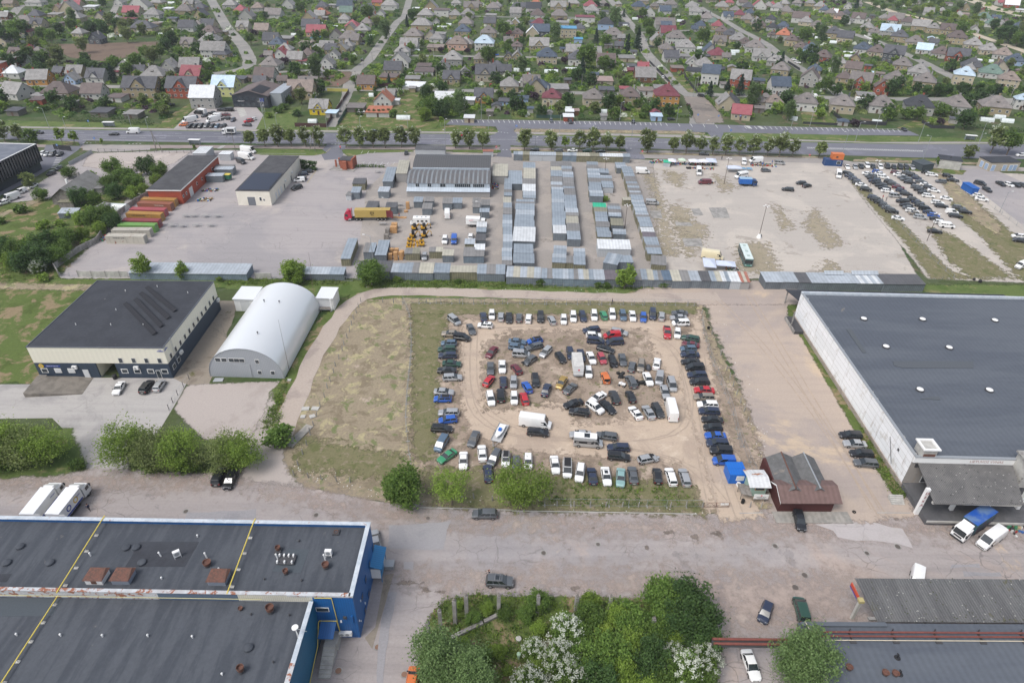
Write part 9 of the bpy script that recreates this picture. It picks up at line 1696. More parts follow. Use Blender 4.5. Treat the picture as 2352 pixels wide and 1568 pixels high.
X,Y=G('d1',2240,75,.5);o=th_('car_trailer','white flatbed trailer carrying a boat and a jet ski','trailer',(X,Y,0),ang('d1',2240,75,243,.5),FG);MB().B(-3.,2.6,-1.05,1.05,.5,.6).B(-3.,2.6,-1.1,-1.05,.5,.85).B(-3.,2.6,1.05,1.1,.5,.85).T((2.6,-.6,.5),(4.2,0,.5),.06,5,1).T((2.6,.6,.5),(4.2,0,.5),.06,5,1).O('bed',[mtl('trailer_alu',(.55,.55,.55),metal=.3,spe=('Y',.25,.1)),SL],o);w_=MB();w_.T((0,-.1,0),(0,.1,0),.3,12);wm_=w_.mesh('wheel',TYRE);[lk('wheel',wm_,o,(x_,s*1.2,.3))for s in(-1,1)for x_ in(-.6,.2)]
bt=th_('small_boat','white jet boat lying on the flatbed trailer','boat',(X,Y,.62),ang('d1',2240,75,243,.5));b=MB();secs=[(-2.2,[(0.0,.1),(.5,.15),(.7,.6),(.35,.62),(0,.55)]),(0,[(0,.05),(.5,.12),(.72,.65),(.4,.7),(0,.62)]),(1.4,[(0,.2),(.3,.3),(.5,.75),(.3,.85),(0,.85)]),(2.3,[(0,.6),(.05,.62),(.08,.8),(.05,.85),(0,.86)])];lf_=loft(secs);lf_.O('hull',WH_,bt,sm_=40);MB().B(-.5,.2,-.3,.3,.7,1.1).O('seat',mtl('boat_blue',(.02,.15,.55),None),bt);MB().T((.3,-.35,1.2),(.3,.35,1.2),.04,5).O('handlebar',TM,bt)
for c,x,y,lb,s in(('d2',2078,555,'white rubble bag by the blue cabin',.8),('e3',10,10,'',0),('b3',1890,1425,'dark crumpled waste bin lying at the slab path end',.7),('b3',1945,1445,'grey wire-mesh waste cage beside the dark bin',.9)):
 if s:X,Y=G(c,x,y);b=MB();b.A([(s*.5,0),(s*.62,.5*s),(s*.45,.95*s),(s*.1,1.05*s)],n=9);tag(b.O('waste_bag',WH_ if 'white' in lb else(TM if 'dark' in lb else SL),None,(X,Y,0),sm_=30),lb,'waste')
tb=MB();tb.A([(.18,0),(.32,.02),(.34,.12),(.32,.22),(.18,.24),(.18,0)],n=12);tmesh=tb.mesh('tyre',TYRE)
for c,x,y,n,lb in(('d2',2118,715,4,'stack of black tyres under the hut'),('C2',1803,380,3,'black tyre pile outside the fence corner'),('C2',1370,865,1,''),('d3',790,800,1,'black round planter at the paving corner')):
 if lb:X,Y=G(c,x,y);o=th_('tyre_stack',lb,'tyres',(X,Y,.02));[lk('tyre',tmesh,o,(rU(-.04,.04),0,i*.23))for i in ra(n)]
def lmp(c,x,y,h,heads,lb_,gp=None,m=None,lean=(0,0)):
 X,Y=G(c,x,y);o=th_('street_lamp',lb_,'lamp post',(X,Y,0),0,gp);m=m or SL;b=MB();b.T((0,0,0),(lean[0],lean[1],h),.11,8,0,.07)
 for dx,dy in heads:b.T((lean[0],lean[1],h-.1),(lean[0]+dx,lean[1]+dy,h+.25),.05,5)
 b.O('pole',m,o)
 for dx,dy in heads:q=MB();q.B(-.35,.35,-.14,.14,-.06,.08);q.O('lamp_head',WH_,o,(lean[0]+dx*1.15,lean[1]+dy*1.15,h+.27),atan2(dy,dx))
LGp='lamp posts along the main road'
def hq(c,tx,ty,bx,by):
 bX,bY=G(c,bx,by);u=G(c,tx,ty,0);d=(u[0],u[1],-CH);k_=(bX*d[0]+bY*d[1])/(d[0]**2+d[1]**2);return CH-CH*k_
for i,q in en('a0 350 1000 455 1180 -1.6;a0 600 1075 610 1190 1.;a0 1165 1035 1210 1175 -1.2;a0 1355 1085 1362 1190 1.;a0 2065 1105 2095 1320 1.;a1 55 945 92 1190 0;a1 190 1090 192 1150 .8;a1 962 1090 960 1180 .8;a1 1385 1035 1398 1200 -.8;a1 1738 1098 1736 1210 .8;a1 2068 915 2070 1100 -.6;a1 1738 1200 1742 1340 -.6;a1 2138 1070 2136 1195 0;a2 355 920 356 1100 -1.2;a2 440 1055 438 1220 1.3;a2 1005 940 988 1115 1.;a2 1122 1075 1100 1260 -1.;a2 1525 985 1512 1120 1.;a2 1675 715 1665 890 .8;a2 1775 1110 1765 1215 1.;a2 215 1290 215 1375 0;a3 430 1010 382 1165 .8;a3 850 1125 800 1300 1.6;a3 1040 1010 990 1180 1.5;a3 1440 1130 1378 1312 1.3;a3 1495 1250 1425 1460 -1.5;a3 235 1115 190 1260 1.;a3 730 1215 680 1425 -1.4;a3 2010 1130 1940 1300 1.2;a3 1965 1230 1910 1390 1.'.split(';')):
 c,*q=q.split();tx,ty,bx,by,hd=map(fl,q)
 h=max(5.5,min(11,hq(c,tx,ty,bx,by)));lmp(c,bx,by,h,[(hd or .6,0)],'slim street lamp near the main road, %s from the left'%(nth(i)if i<24 else '%dth'%(i+1)),LGp)
for c,tx,ty,bx,by,lb in(('b2',863,315,850,478,'dark post with a ring of four lamps between the middle stall rows'),('b2',1060,745,1035,950,'dark post with four lamps beside the rightmost stall row'),('b2',1993,315,1947,545,'tall four-lamp post left of the blue lorry'),('b2',2323,750,2268,1035,'tall four-lamp post in the empty yard'),('b3',1002,335,935,565,'four-lamp post in the sales lot, upper'),('b3',1570,825,1460,1065,'four-lamp post in the sales lot, lower')):
 lmp(c,bx,by,min(11.2,hq(c,tx,ty,bx,by)),[(.7,0),(-.7,0),(0,.7),(0,-.7)],lb,'four-lamp posts of the market',m=mtl('post_brown',(.10,.075,.065),None))
X,Y=G('b2',2268,1035);b=MB();b.A([(.9,0),(.5,1.1),(.35,1.3)],n=8);b.B(.1,.75,-.3,.3,0,1.1,1);tag(b.O('lamp_base',[WH_,TM],None,(X,Y,0)),'white base block with a black bin at the tall lamp foot','lamp base')
for c,tx,ty,bx,by,hd,lb in(('b1',1165,680,1220,790,(-1.6,.3),'curved lamp post behind the container lorry'),('b1',975,1025,1075,1245,(-1.8,.3),'curved lamp post by the grey-roofed sheds'),('b1',2020,712,2070,880,(-1.4,.2),'curved lamp post by the white box van'),('b3',2250,625,2125,805,(1.2,0),'leaning lamp post at the far right')):lmp(c,bx,by,min(10,hq(c,tx,ty,bx,by)),[hd],lb)
def pl__(c,tx,ty,bx,by,lb_,m=CONC,r=.16,name='utility_pole',strut=None,arms=1):
 X,Y=G(c,bx,by);h=max(6,min(24,hq(c,tx,ty,bx,by)));o=th_(name,lb_,'pole',(X,Y,0));b=MB();b.T((0,0,0),(0,0,h),r,6,0,r*.6)
 if strut:q=G(c,*strut);b.T((q[0]-X,q[1]-Y,0),(0,0,h*.9),r*.8,5,0,r*.6)
 b.O('pole',m,o)
 if arms:MB().B(-.6,.6,-.05,.05,h-.7,h-.6).O('crossarm',DS,o)
pl__('a0',1372,1195,1440,1390,'A-shaped timber power pole left of the yard entrance',OWOOD,.2,strut=(1497,1395));pl__('a1',520,1215,545,1390,'A-shaped timber power pole between the street chestnuts',OWOOD,.2,strut=(493,1385));pl__('a0',2135,1190,2165,1390,'plain pole at the bus shelter',OWOOD,.14)
for q in 'a0 780 615 840 760;a0 30 620 85 755;a0 2065 500 2085 600;a0 150 40 165 110;a0 2050 50 2055 110;a0 2145 180 2185 250;a0 2280 270 2290 350;a0 1240 60 1245 140;a1 680 690 690 790;a1 790 780 808 1010;a1 905 650 925 800;a1 875 480 880 590;a1 980 530 988 620;a1 1065 480 1070 560;a1 1312 200 1322 280;a1 1630 410 1632 520;a1 1655 600 1660 760;a1 960 50 965 130;a1 290 690 298 790;a1 640 900 655 1190;a2 645 680 638 815;a2 1320 520 1308 620;a2 1250 440 1240 530;a2 1475 680 1460 770;a2 1710 700 1702 800;a2 160 430 165 520;a2 1000 30 1000 90;a2 1425 560 1402 700;a3 680 610 640 720;a3 1645 580 1600 660;a3 820 160 800 260;a3 320 560 300 650;a3 1225 20 1212 90;a3 1610 780 1560 880;a3 2290 760 2230 890;a3 775 740 760 860;a3 575 620 570 700;a3 460 540 450 620;a3 1660 490 1650 560'.split(';'):
 c,*q=q.split();tx,ty,bx,by=map(fl,q)
 pl__(c,tx,ty,bx,by,'?',CONC,.15)
for c,tx,ty,bx,by,lb in(('b1',465,1175,520,1390,'thin rust-brown mast before the short blue-grey shed'),('c1',480,-60,560,440,'very thin lightning mast beside the hangar annex'),('c1',155,450,305,985,'very thin lightning mast at the right side of the hangar'),('e0',0,0,0,0,'')):
 if lb:X,Y=G(c,bx,by);h=min(14,hq(c,tx,ty,bx,by));b=MB();b.T((0,0,0),(0,0,h),.05,5,0,.02);tag(b.O('mast',mtl('mast_rust',(.12,.06,.05),None),None,(X,Y,0)),lb,'mast')
for i,x in en((55,68,82)):X,Y=G('a1',x,1030);o=th_('flag_pole','white flag pole with blue flag, %s of three at the showroom'%['left','middle','right'][i],'flag pole',(X,Y,0));MB().T((0,0,0),(0,0,7),.05,5).O('pole',WH_,o);MB().H([(.05,0,5.2),(.5,.15,5.1),(.5,.17,5.1),(.05,.02,5.2)],[(.05,0,6.9),(.5,.15,6.8),(.5,.17,6.8),(.05,.02,6.9)]).O('flag',BLU,o)
def shl(c,x1,y1,x2,y2,lb_):
 A,rz,W=fr_(c,x1,y1,x2,y2);o=th_('bus_shelter',lb_,'bus shelter',(*A,0),rz);MB().B(-.2,W+.2,-.3,1.5,2.35,2.5).O('roof',WH_,o,bv=.02);MB().B(0,W,1.3,1.34,.2,2.3).B(0,.04,0,1.3,.2,2.3).O('glass_panel',mtl('shelter_glass',(.25,.30,.32),rg=.1,fi=0),o);b=MB();[b.B(x,x+.08,y,y+.08,0,2.35)for x in(0,W/2,W-.08)for y in(0,1.3)];b.O('post',SL,o);MB().B(.4,W-.4,.8,1.2,.45,.5).O('bench',OWOOD,o)
shl('a0',955,1172,1050,1172,'bus shelter with white roof on the far side of the main road');shl('a0',1742,1335,1838,1337,'bus shelter on the near side of the main road by the pole');shl('a3',1808,1290,1905,1297,'bus shelter on the grass at the far right')
SGB=mtl('sign_post_blue',(.03,.16,.50),fi=0)
for i,(c,x,y,k)in en((('a0',825,1160,'b'),('a0',542,1385,'b'),('a2',40,1205,'b'),('a2',1258,1390,'b'),('a2',2003,1245,'b'),('a2',1703,1100,'b'),('a2',1890,1110,'b'),('a2',2090,1110,'b'),('a2',1192,1440,'r'),('a3',370,1475,'r'),('a1',780,1400,'r'),('a1',2208,1400,'r'),('a1',757,815,'r'),('a0',882,1322,'b'))):
 X,Y=G(c,x,y);o=th_('traffic_sign','%s traffic sign %s'%('square blue' if k=='b' else 'round red no-entry',['at the far bus stop','behind the black billboard wall','at the left end of the parking verge','under the large chestnut at the market entrance','at the parking exit on the right','left by the gravel junction','beside the white cabinet','before the red-roofed house','at the market entrance barrier','at the sales lot entrance','at the brick gatehouse entrance','beside the arched hall entrance','at the suburban crossroads','at the side road mouth'][i]),'traffic sign',(X,Y,0));MB().T((0,0,0),(0,0,2.8),.04,5).O('post',SL,o);b=MB()
 if k=='b':b.B(-.4,.4,-.06,-.03,2.1,2.9,0);b.B(-.12,.12,-.07,-.06,2.3,2.7,1)
 else:b.T((0,-.08,2.5),(0,-.04,2.5),.4,14,0);b.B(-.28,.28,-.09,-.08,2.44,2.56,1)
 b.O('plate',[SGB if k=='b' else REDS,WF],o)
def gate(c,x1,y1,x2,y2,h,lb_,m=RUST,diag=2,leaves_=2):
 A,rz,W=fr_(c,x1,y1,x2,y2);o=th_('gate',lb_,'gate',(*A,0),rz);n=leaves_
 for i in ra(n):
  b=MB();a,e=W*i/n+.03,W*(i+1)/n-.03;[b.T((a,0,z),(e,0,z),.04,4)for z in(.25,h)];[b.T((x,0,.2),(x,0,h),.04,4)for x in(a,e)];[b.T((a+(e-a)*j/diag,0,.25 if j%2==0 else h),(a+(e-a)*(j+1)/diag,0,h if j%2==0 else .25),.03,4)for j in ra(diag)];b.O('gate_leaf',m,o)
 return o
g_=gate('d2',1752,757,1990,757,1.35,'orange-red low swing gate with white notices at the lot entrance');b=MB();W_=fr_('d2',1752,757,1990,757)[2];[b.B(W_*f-.35,W_*f+.35,-.07,-.05,.75,1.3)for f in(.72,.88)];b.O('notice',WF,g_)
gate('b1',815,1437,888,1440,1.5,'thin wire gate beside the short blue-grey shed',SL,2,1);gate('b1',145,1408,250,1415,1.5,'thin wire gate left of the short blue-grey shed',SL,2,1);gate('b2',1092,315,1165,315,1.3,'grey swing barrier at the market entrance',SL,2,1)
gate('d0',1165,330,1190,385,2.2,'open dark gate leaf at the driveway beside the acacias',DS,2,1)
def mfn(s,lb_,h=1.9):
 P=p_(s);rt_=th_('mobile_fence',lb_,'fence',(P[0][0],P[0][1],0));bm_=[];n=0;MF=mtl('mobile_fence_steel',(.30,.32,.33),metal=.3,rg=.5)
 for a,b_ in zip(P,P[1:]):
  L_=hypot(b_[0]-a[0],b_[1]-a[1]);k_=max(1,round(L_/3.4));rz_=atan2(b_[1]-a[1],b_[0]-a[0])
  for i in ra(k_):
   x,y=a[0]+(b_[0]-a[0])*i/k_-P[0][0],a[1]+(b_[1]-a[1])*i/k_-P[0][1];w_=L_/k_;b=MB()
   for z in(.2,h):b.T((0,0,z),(w_*.97,0,z),.028,4)
   for x_ in(0,w_*.97):b.T((x_,0,0),(x_,0,h),.028,4)
   for j in ra(1,9):b.T((w_*j/9,0,.2),(w_*j/9,0,h),.006,3,cap=False)
   b.T((0,0,h*.55),(w_*.97,0,h*.55),.006,3,cap=False);b.O('fence_panel',MF,rt_,(x,y,0),rz_)
   MB().B(-.12,.12,-.4,.4,0,.14).O('foot_block',CONC,rt_,(x,y,0),rz_)
   n+=2
   if n>96:return
mfn('c1 1350,360 1385,430 1412,500 1422,620 1430,760 1425,880 1412,1000 1395,1160 1385,1300 1378,1420 1382,1560','long leaning mobile wire fence between the dry field and the car lot, upper part')
mfn('d1 1385,60 1395,150 1405,270 1430,390','mobile wire fence between field and car lot, lower part by the linden');mfn('c1 1350,378 1500,378 1700,380 1900,382 2100,382 2290,385','mobile wire fence along the top of the car lot, left half');mfn('C2 -40,150 300,155 600,158 900,160 1200,162 1500,165 1720,168','mobile wire fence along the top of the car lot, right half')
mfn('C2 1745,300 1760,420 1800,570 1850,720 1920,890 1990,1060 2030,1170 2060,1300 2100,1480','leaning mobile wire fence right of the car lot');mfn('d2 2085,90 2125,200 2180,340 2235,460','mobile wire fence above the blue cabin');mfn('d2 300,740 540,742 720,745 890,746 1070,748 1240,750 1420,752 1600,752 1755,752','mobile wire fence along the bottom of the car lot')
cp=MB();cp.H([(-.1,-.1,0),(.1,-.1,0),(.1,.1,0),(-.1,.1,0)],[(-.07,-.07,1.5),(.07,-.07,1.5),(.07,.07,1.5),(-.07,.07,1.5)]);cpm=cp.mesh('fence_post',CONC)
def posts(c,L,wre):
 for i,(X,Y)in en(p_(c+' '+L)):
  o=lk('fence_post',cpm,None,(X,Y,0),rU(0,1));o.rotation_euler=(R(rU(-5,5)),R(rU(-5,5)),rU(0,1));tag(o,'old concrete fence post, %s %s'%(nth(i),wre),'post','old concrete fence posts')
posts('c1','1165,368 963,365 942,415 922,465 900,520 880,578 858,638 838,695 810,758 792,810 762,885 732,952 713,1012 684,1090 656,1155 628,1240 592,1325 558,1415 530,1498 495,1560','down the left side of the dry field')
posts('d1','500,92 465,185 430,270 388,372 350,460 482,482 600,500 740,515 865,530 2003,675 2172,695','along the lower left of the field');posts('d2','413,745 570,748 715,750 860,750 1012,752 1162,754 1452,756 1600,756 1750,757 2185,755 2288,755','along the bottom of the car lot')
posts('C2','115,160 318,165 715,165 820,165 1020,165 1120,165 1215,165 1318,165 1415,165 1615,170 1672,175 1740,245 1835,435 1915,625 1970,760 2000,830 2030,905 2062,985 2098,1060 2130,1140 2165,1235','along the top and right of the lot');posts('c1','1265,372 1565,375 1655,378 1870,378 2070,380 2265,382','along the left half of the top fence')
fnc('c0 1740,1075 1635,1220 1590,1290 1555,1355',1.5,'low fence on the edge of the concrete apron',SL,2.6,1,pm=DS)
fnc('b2 200,1490 470,1495 760,1505 930,1505',1.3,'row of old posts and rails before the left lower sheds',CONC,3.,1);fnc('b2 1110,1505 1300,1510 1460,1512',1.3,'old posts and rails right of the young tree',CONC,3.,1)
fnc('b0 640,375 850,262',1.6,'grey panel fence beside the side road',SL,3.);fnc('b0 0,750 160,680 400,520 600,400',1.5,'wire mesh fence along the street by the barn',DS,4.,1,pm=DS)
fnc('a0 905,1395 1150,1402',1.3,'low fence along the gravel lot, left part',DS,3.,1);fnc('a0 1220,1402 1760,1410',1.3,'low fence along the gravel lot, right part',DS,3.,1);fnc('b3 700,480 940,640 1180,900 1560,1280 1700,1410',1.4,'wire fence left of the sales lot',SL,5.,1);fnc('b3 1580,450 1780,580 1900,640 2350,980',1.4,'wire fence at the right of the sales lot',SL,5.,1);fnc('b1 890,392 1205,395',1.3,'wire fence above the yard beside the hedge',SL,3.,1)
def cw_(s,h,lb_,m=CONC):
 P=p_(s);rt_=th_('concrete_wall',lb_,'wall',(*P[0],0))
 for a,b_ in zip(P,P[1:]):
  L_=hypot(b_[0]-a[0],b_[1]-a[1]);k_=max(1,round(L_/5.));rz_=atan2(b_[1]-a[1],b_[0]-a[0])
  b=MB();b.B(.05,L_/k_-.05,-.08,.08,0,h);me=b.mesh('wall_panel',m);q=MB();q.B(-.12,.12,-.15,.15,0,h+.15);pm_=q.mesh('post',CONC)
  for i in ra(k_):x,y=a[0]+(b_[0]-a[0])*i/k_-P[0][0],a[1]+(b_[1]-a[1])*i/k_-P[0][1];lk('wall_panel',me,rt_,(x,y,0),rz_);lk('post',pm_,rt_,(x,y,0),rz_)
cw_('b0 548,1390 510,1325 720,1170 900,1080 985,945 1110,820 1250,720 1370,650',1.9,'grey concrete panel wall running behind the container rows');cw_('b0 728,1395 852,1400 1110,1400 1185,1400',2.,'grey concrete panel wall left of the very long shed',CW);cw_('b1 0,1412 145,1412',1.9,'concrete wall piece with graffiti between the long sheds',CW);fnc('b0 560,1390 720,1395',1.2,'thin pipe railing at the yard corner',SL,3.,1)
def ruin(c,tx,ty,bx,by,n,bx_=.42):
 X,Y=G(c,bx,by);h=max(2.5,min(6.5,hq(c,tx,ty,bx,by)));b=MB();b.B(-.28,.28,-.25,.25,0,h);b.B(-.18,.18,-.15,.15,h,h+.35,1);b.B(-.04,.04,-.04,.04,h+.35,h+.8,1);tag(b.O('ruin_pillar',[CONC,OWOOD],None,(X,Y,0),R(rU(-12,12))),'broken concrete pillar, %s'%n,'pillar','concrete pillars of a ruined shed')
for i,a in en(E('e1 1815 810 1832 1022;e1 1925 765 1937 965;e1 2230 765 2230 930;e1 1680 905 1700 1100;e1 1572 1012 1590 1180;e2 240 770 235 920;e2 597 775 585 905;e2 905 775 893 890;e2 1022 850 1018 915;e2 1300 975 1278 1110;e2 1598 1140 1575 1230')):ruin(*a,['second in the grass at the left','third, rightmost beside the bushes edge','fourth, left of the round tree','with a cracked top, left of the weeping birch','leftmost, above the birch','in front of the round tree','with a crooked top beam','right of the upright young tree','short one deep in the bushes','leaning one before the dark trees','stub near the hawthorns'][i])
b=MB();p=G('e1',1800,1160);q=G('e1',2250,940);a_=atan2(q[1]-p[1],q[0]-p[0]);L_=hypot(q[0]-p[0],q[1]-p[1]);b.B(0,L_*.62,-.3,.3,0,.5);b.B(L_*.65,L_,-.28,.28,.1,.55);b.B(-1.2,0,-.9,-.3,0,.4);tag(b.O('fallen_beam',CONC,None,(*p,0),a_),'long fallen concrete beam lying across the grass of the ruin','beam')
for c,x,y,r_,lb in(('e2',60,1170,.45,'concrete well ring among bushes, upper'),('e2',80,1475,.5,'concrete well ring among bushes, lower')):X,Y=G(c,x,y);b=MB();b.A([(r_,0),(r_,.35),(r_*.9,.4),(.05,.4)],n=14);tag(b.O('well_cover',CW,None,(X,Y,0)),lb,'well cover')
X,Y=G('e2',62,1345);b=MB();b.T((0,0,0),(0,0,1.2),.2,10);b.A([(.35,1.2),(.3,1.4),(.05,1.5)],n=10);tag(b.O('vent_post',mtl('pale_green',(.30,.42,.30),None),None,(X,Y,0)),'pale green round vent post among the bushes','vent post')
for c,x,y,L_,W_,a_,lb in(('c1',455,1345,1.6,1.2,5,'white concrete lid, left of two by the track'),('c1',545,1343,1.6,1.2,-5,'white concrete lid, right of two by the track'),('c1',432,1418,1.,1.,0,'round concrete lid below the white ones'),('c1',518,1415,1.2,1.1,30,'broken concrete lid below the white ones'),('d1',400,100,1.8,7.,-22,'long low concrete slab foundation near the field corner'),('c1',305,1083,.9,.8,0,'concrete lid at the hangar corner')):
 X,Y=G(c,x,y);b=MB();b.B(-L_/2,L_/2,-W_/2,W_/2,0,.22);tag(b.O('concrete_slab',CW if 'long' not in lb else MATS['old_paving'],None,(X,Y,0),R(a_)),lb,'slab')
CL={'black':(.015,.015,.018),'navy':(.02,.03,.07),'red':(.35,.05,.05),'blue':(.05,.12,.35),'grey':(.2,.2,.2),'white':(.6,.6,.6),'brown':(.15,.09,.06)}
def prs(c,x,y,top,leg,rz,lb_,stride=.25,hair=(.05,.03,.02),bag=None,arms=(.1,.1)):
 X,Y=G(c,x,y);o=th_('person',lb_,'person',(X,Y,.02),R(rz));sk=mtl('skin',(.45,.27,.19),rg=.6,fi=0);hm=mtl('hair_%02d'%int(hair[0]*100),hair,fi=0)
 tm,lm=mtl('cloth_'+top,CL[top],rg=.9,fi=.1),mtl('cloth_'+leg,CL[leg],rg=.9,fi=.1)
 V=[];E=[];Rr=[]
 def add(p,r,par=None):V.append(p);Rr.append(r);(E.append((par,len(V)-1))if par is not None else None);return len(V)-1
 pel=add((0,0,.95),(.16,.12));
 sp1=add((0,0,1.15),(.15,.11),pel);ch=add((0,0,1.36),(.17,.12),sp1);nk=add((.01,0,1.50),(.065,.065),ch);hd=add((.02,0,1.60),(.085,.08),nk);h2=add((.02,0,1.72),(.075,.075),hd)
 for s in(-1,1):
  hp=add((0,s*.10,.90),(.10,.10),pel);kn=add((.04+s*stride*.4,s*.11,.50),(.07,.07),hp);an=add((s*stride*.7,s*.11,.10),(.05,.05),kn);ft=add((s*stride*.7+.14,s*.12,.05),(.045,.04),an)
  sh=add((0,s*.20,1.42),(.07,.07),ch);el=add((arms[0],s*.27,1.14),(.05,.05),sh);wr=add((arms[0]+arms[1]+.08,s*.24,.93+arms[1]*1.2),(.036,.036),el);hn=add((arms[0]+arms[1]+.13,s*.23,.86+arms[1]*1.4),(.035,.022),wr)
  for f in ra(4):add((arms[0]+arms[1]+.16+.005*f,s*(.205+.018*f),.79+arms[1]*1.4+.006*abs(f-1.5)),(.009,.009),hn)
  add((arms[0]+arms[1]+.18,s*.19,.83+arms[1]*1.4),(.010,.010),hn)
 me=bpy.data.meshes.new('body');me.from_pydata(V,E,[]);ob=lk('body',me,o);md=ob.modifiers.new('skin','SKIN');md.use_smooth_shade=True;ss=ob.modifiers.new('sub','SUBSURF');ss.levels=ss.render_levels=1
 sv=me.skin_vertices[0].data
 for i,r in en(Rr):sv[i].radius=r
 sv[0].use_root=True
 dg=bpy.context.evaluated_depsgraph_get();m2=bpy.data.meshes.new_from_object(ob.evaluated_get(dg));ob.modifiers.clear();ob.data=m2;m2.name='body'
 m2.materials.clear();[m2.materials.append(q)for q in(sk,tm,lm,TM)]
 for p in m2.polygons:
  z=p.center.z;yy=abs(p.center.y);p.material_index=0 if z>1.47 or(yy>.19 and z<.90+arms[1]*1.2)else(1 if z>.93 or yy>.2 else(2 if z>.11 else 3));p.use_smooth=True
 MB().A([(.03,1.56),(.092,1.62),(.1,1.70),(.085,1.77),(.04,1.81)],-.0,0,10).O('hair',hm,o,sm_=60)
 MB().T((.095,0,1.62),(.13,0,1.605),.018,5,0,.012).O('nose',sk,o);
 if bag:MB().B(.1,.4,-.35,-.25,.75,1.05).O('bag',mtl('cloth_'+bag,CL[bag],None),o)
prs('e1',2143,588,'black','black',200,'person in black holding something to the face behind the SUV with roof bars',.12,(.25,.08,.04),arms=(.18,.32))
prs('d0',825,782,'navy','black',-60,'person in dark clothes walking beside the white refrigerated lorry',.35)
prs('C2',918,152,'navy','black',10,'person in dark blue walking on the track behind the lot fence',.3)
for a in(('b1',1258,845,'red','navy',180,'person in dark red at the open container doors'),('b1',1318,848,'red','blue',160,'person in red standing on the timber boards'),('b3',1050,682,'red','black',200,'person with red top walking among the sales lot cars, left one'),('b3',1083,700,'black','black',170,'person in black among the sales lot cars, right one'),('b2',1592,372,'white','blue',0,'person in white beside the joined market tents'),('b2',1625,372,'black','blue',40,'person in black before the joined tents'),('b2',1925,322,'black','black',90,'person in black right of the joined tents'),('b2',1835,372,'navy','navy',90,'person in dark blue at the market tables'),('b3',35,360,'blue','navy',90,'person in blue near the silver people carrier'),('b0',2152,300,'blue','navy',90,'person in blue beside the white vans'),('a1',830,990,'black','grey',90,'person on the lane by the brown fence'),('b1',778,228,'red','black',270,'person crossing at the brick gatehouse entrance'),('b2',2300,395,'grey','navy',0,'person in grey beside the colourful goods')):prs(*a)
HH=np.array([[h[2],h[3],h[4]]for h in HOUSES]);CC=np.array(CARS)
def blocked(X,Y,m,cm=3.5):
 if(np.hypot(HH[:,0]-X,HH[:,1]-Y)<HH[:,2]*.95+m).any():return True
 if(np.hypot(RD[:,0]-X,RD[:,1]-Y)<3.2+m).any():return True
 if(np.hypot(CC[:,0]-X,CC[:,1]-Y)<cm).any():return True
 return False
def in_sub(U,V):
 if V>268 and U>560:return False
 if V>285 or V<-60:return False
 if 585<U<1015 and V>215 and not(U>960 and V<268):return False
 if 100<U<375 and 92<V<145:return False
 if 395<U<660 and V>190:return False
 if 1560<U<1660 and V>220:return False
 if 1850<U and V>262 and U<2000:return False
 return True
rn=random.Random(12);pool=['gar0']*5+['gar1']*4+['gar2']*5+['gar3']*3+['gar4']*1+['gar5']*1+['big0']*1+['spruce']*1+['birchfar']*1+['bush0']*2
pl_=[];tries=0
while len(pl_)<290 and tries<14000:
 tries+=1;U=rn.uniform(-20,2370);V=rn.uniform(-15,272)
 if not in_sub(U,V)or rn.random()>.35+.65*V/270:continue
 X,Y=un(U,V)
 if blocked(X,Y,1.6):continue
 if any(hypot(X-a,Y-b_)<6 for a,b_ in pl_):continue
 if any(hypot(X-t[2],Y-t[3])<4.5 for t in TREES):continue
 pl_.append((X,Y));k=rn.choice(pool);rt_,dsc,nm=TP[k];s=rn.uniform(.85,1.3)
 o=cpt(rt_,(X,Y,0),rn.uniform(0,6.28),'?',None,(s,s,s*rn.uniform(.9,1.1)));TREES.append([o,dsc,X,Y])
nr=np.random.default_rng(4);C=[];n_=0;tries=0
while len(C)<5400 and tries<80000:
 tries+=1;U=nr.uniform(-40,2390);V=-45+nr.random()*318
 if not in_sub(U,V):continue
 X,Y=un(U,V)
 if blocked(X,Y,.4,2.8):continue
 if V>225 and nr.random()<.55:continue
 C.append((X,Y,nr.uniform(1.1,2.7)*(1.35 if V<90 else 1.)))
C=np.array(C);per=72;N=len(C)*per;q=np.repeat(np.arange(len(C)),per)
d=nr.normal(0,1,(N,3));d/=np.linalg.norm(d,axis=1)[:,None];r=C[q,2][:,None];cc=np.stack([C[q,0],C[q,1],np.zeros(N)],1)+d*r*nr.uniform(.5,1.05,(N,1))*np.array([1.15,1.15,.8]);cc[:,2]=np.abs(cc[:,2])+.1
a=nr.normal(0,1,(N,3));a/=np.linalg.norm(a,axis=1)[:,None];up_=d+np.array([0,0,.6]);b=np.cross(up_,a);b/=np.linalg.norm(b,axis=1)[:,None];a=np.cross(b,up_);a/=np.linalg.norm(a,axis=1)[:,None]
s=(nr.uniform(.28,.66,N)*np.where(C[q,1]>450,1.5,1.))[:,None]
v=np.stack([cc-a*s-b*s*.8,cc+a*s-b*s*.7,cc+a*s*.9+b*s*.8,cc-a*s+b*s*.7],1).reshape(-1,3)
kd=nr.choice(6,len(C),p=[.42,.17,.22,.13,.03,.03])[q]
o=lk('shrubbery',npm('shrubbery',v,np.arange(len(v)).reshape(-1,4),[LF['green'],LF['dark'],LF['fresh'],LF['olive'],LF['purple'],LF['white']],kd));o['kind']='stuff';o['label']='dense garden shrubs and undergrowth between the suburban houses'
C=[]
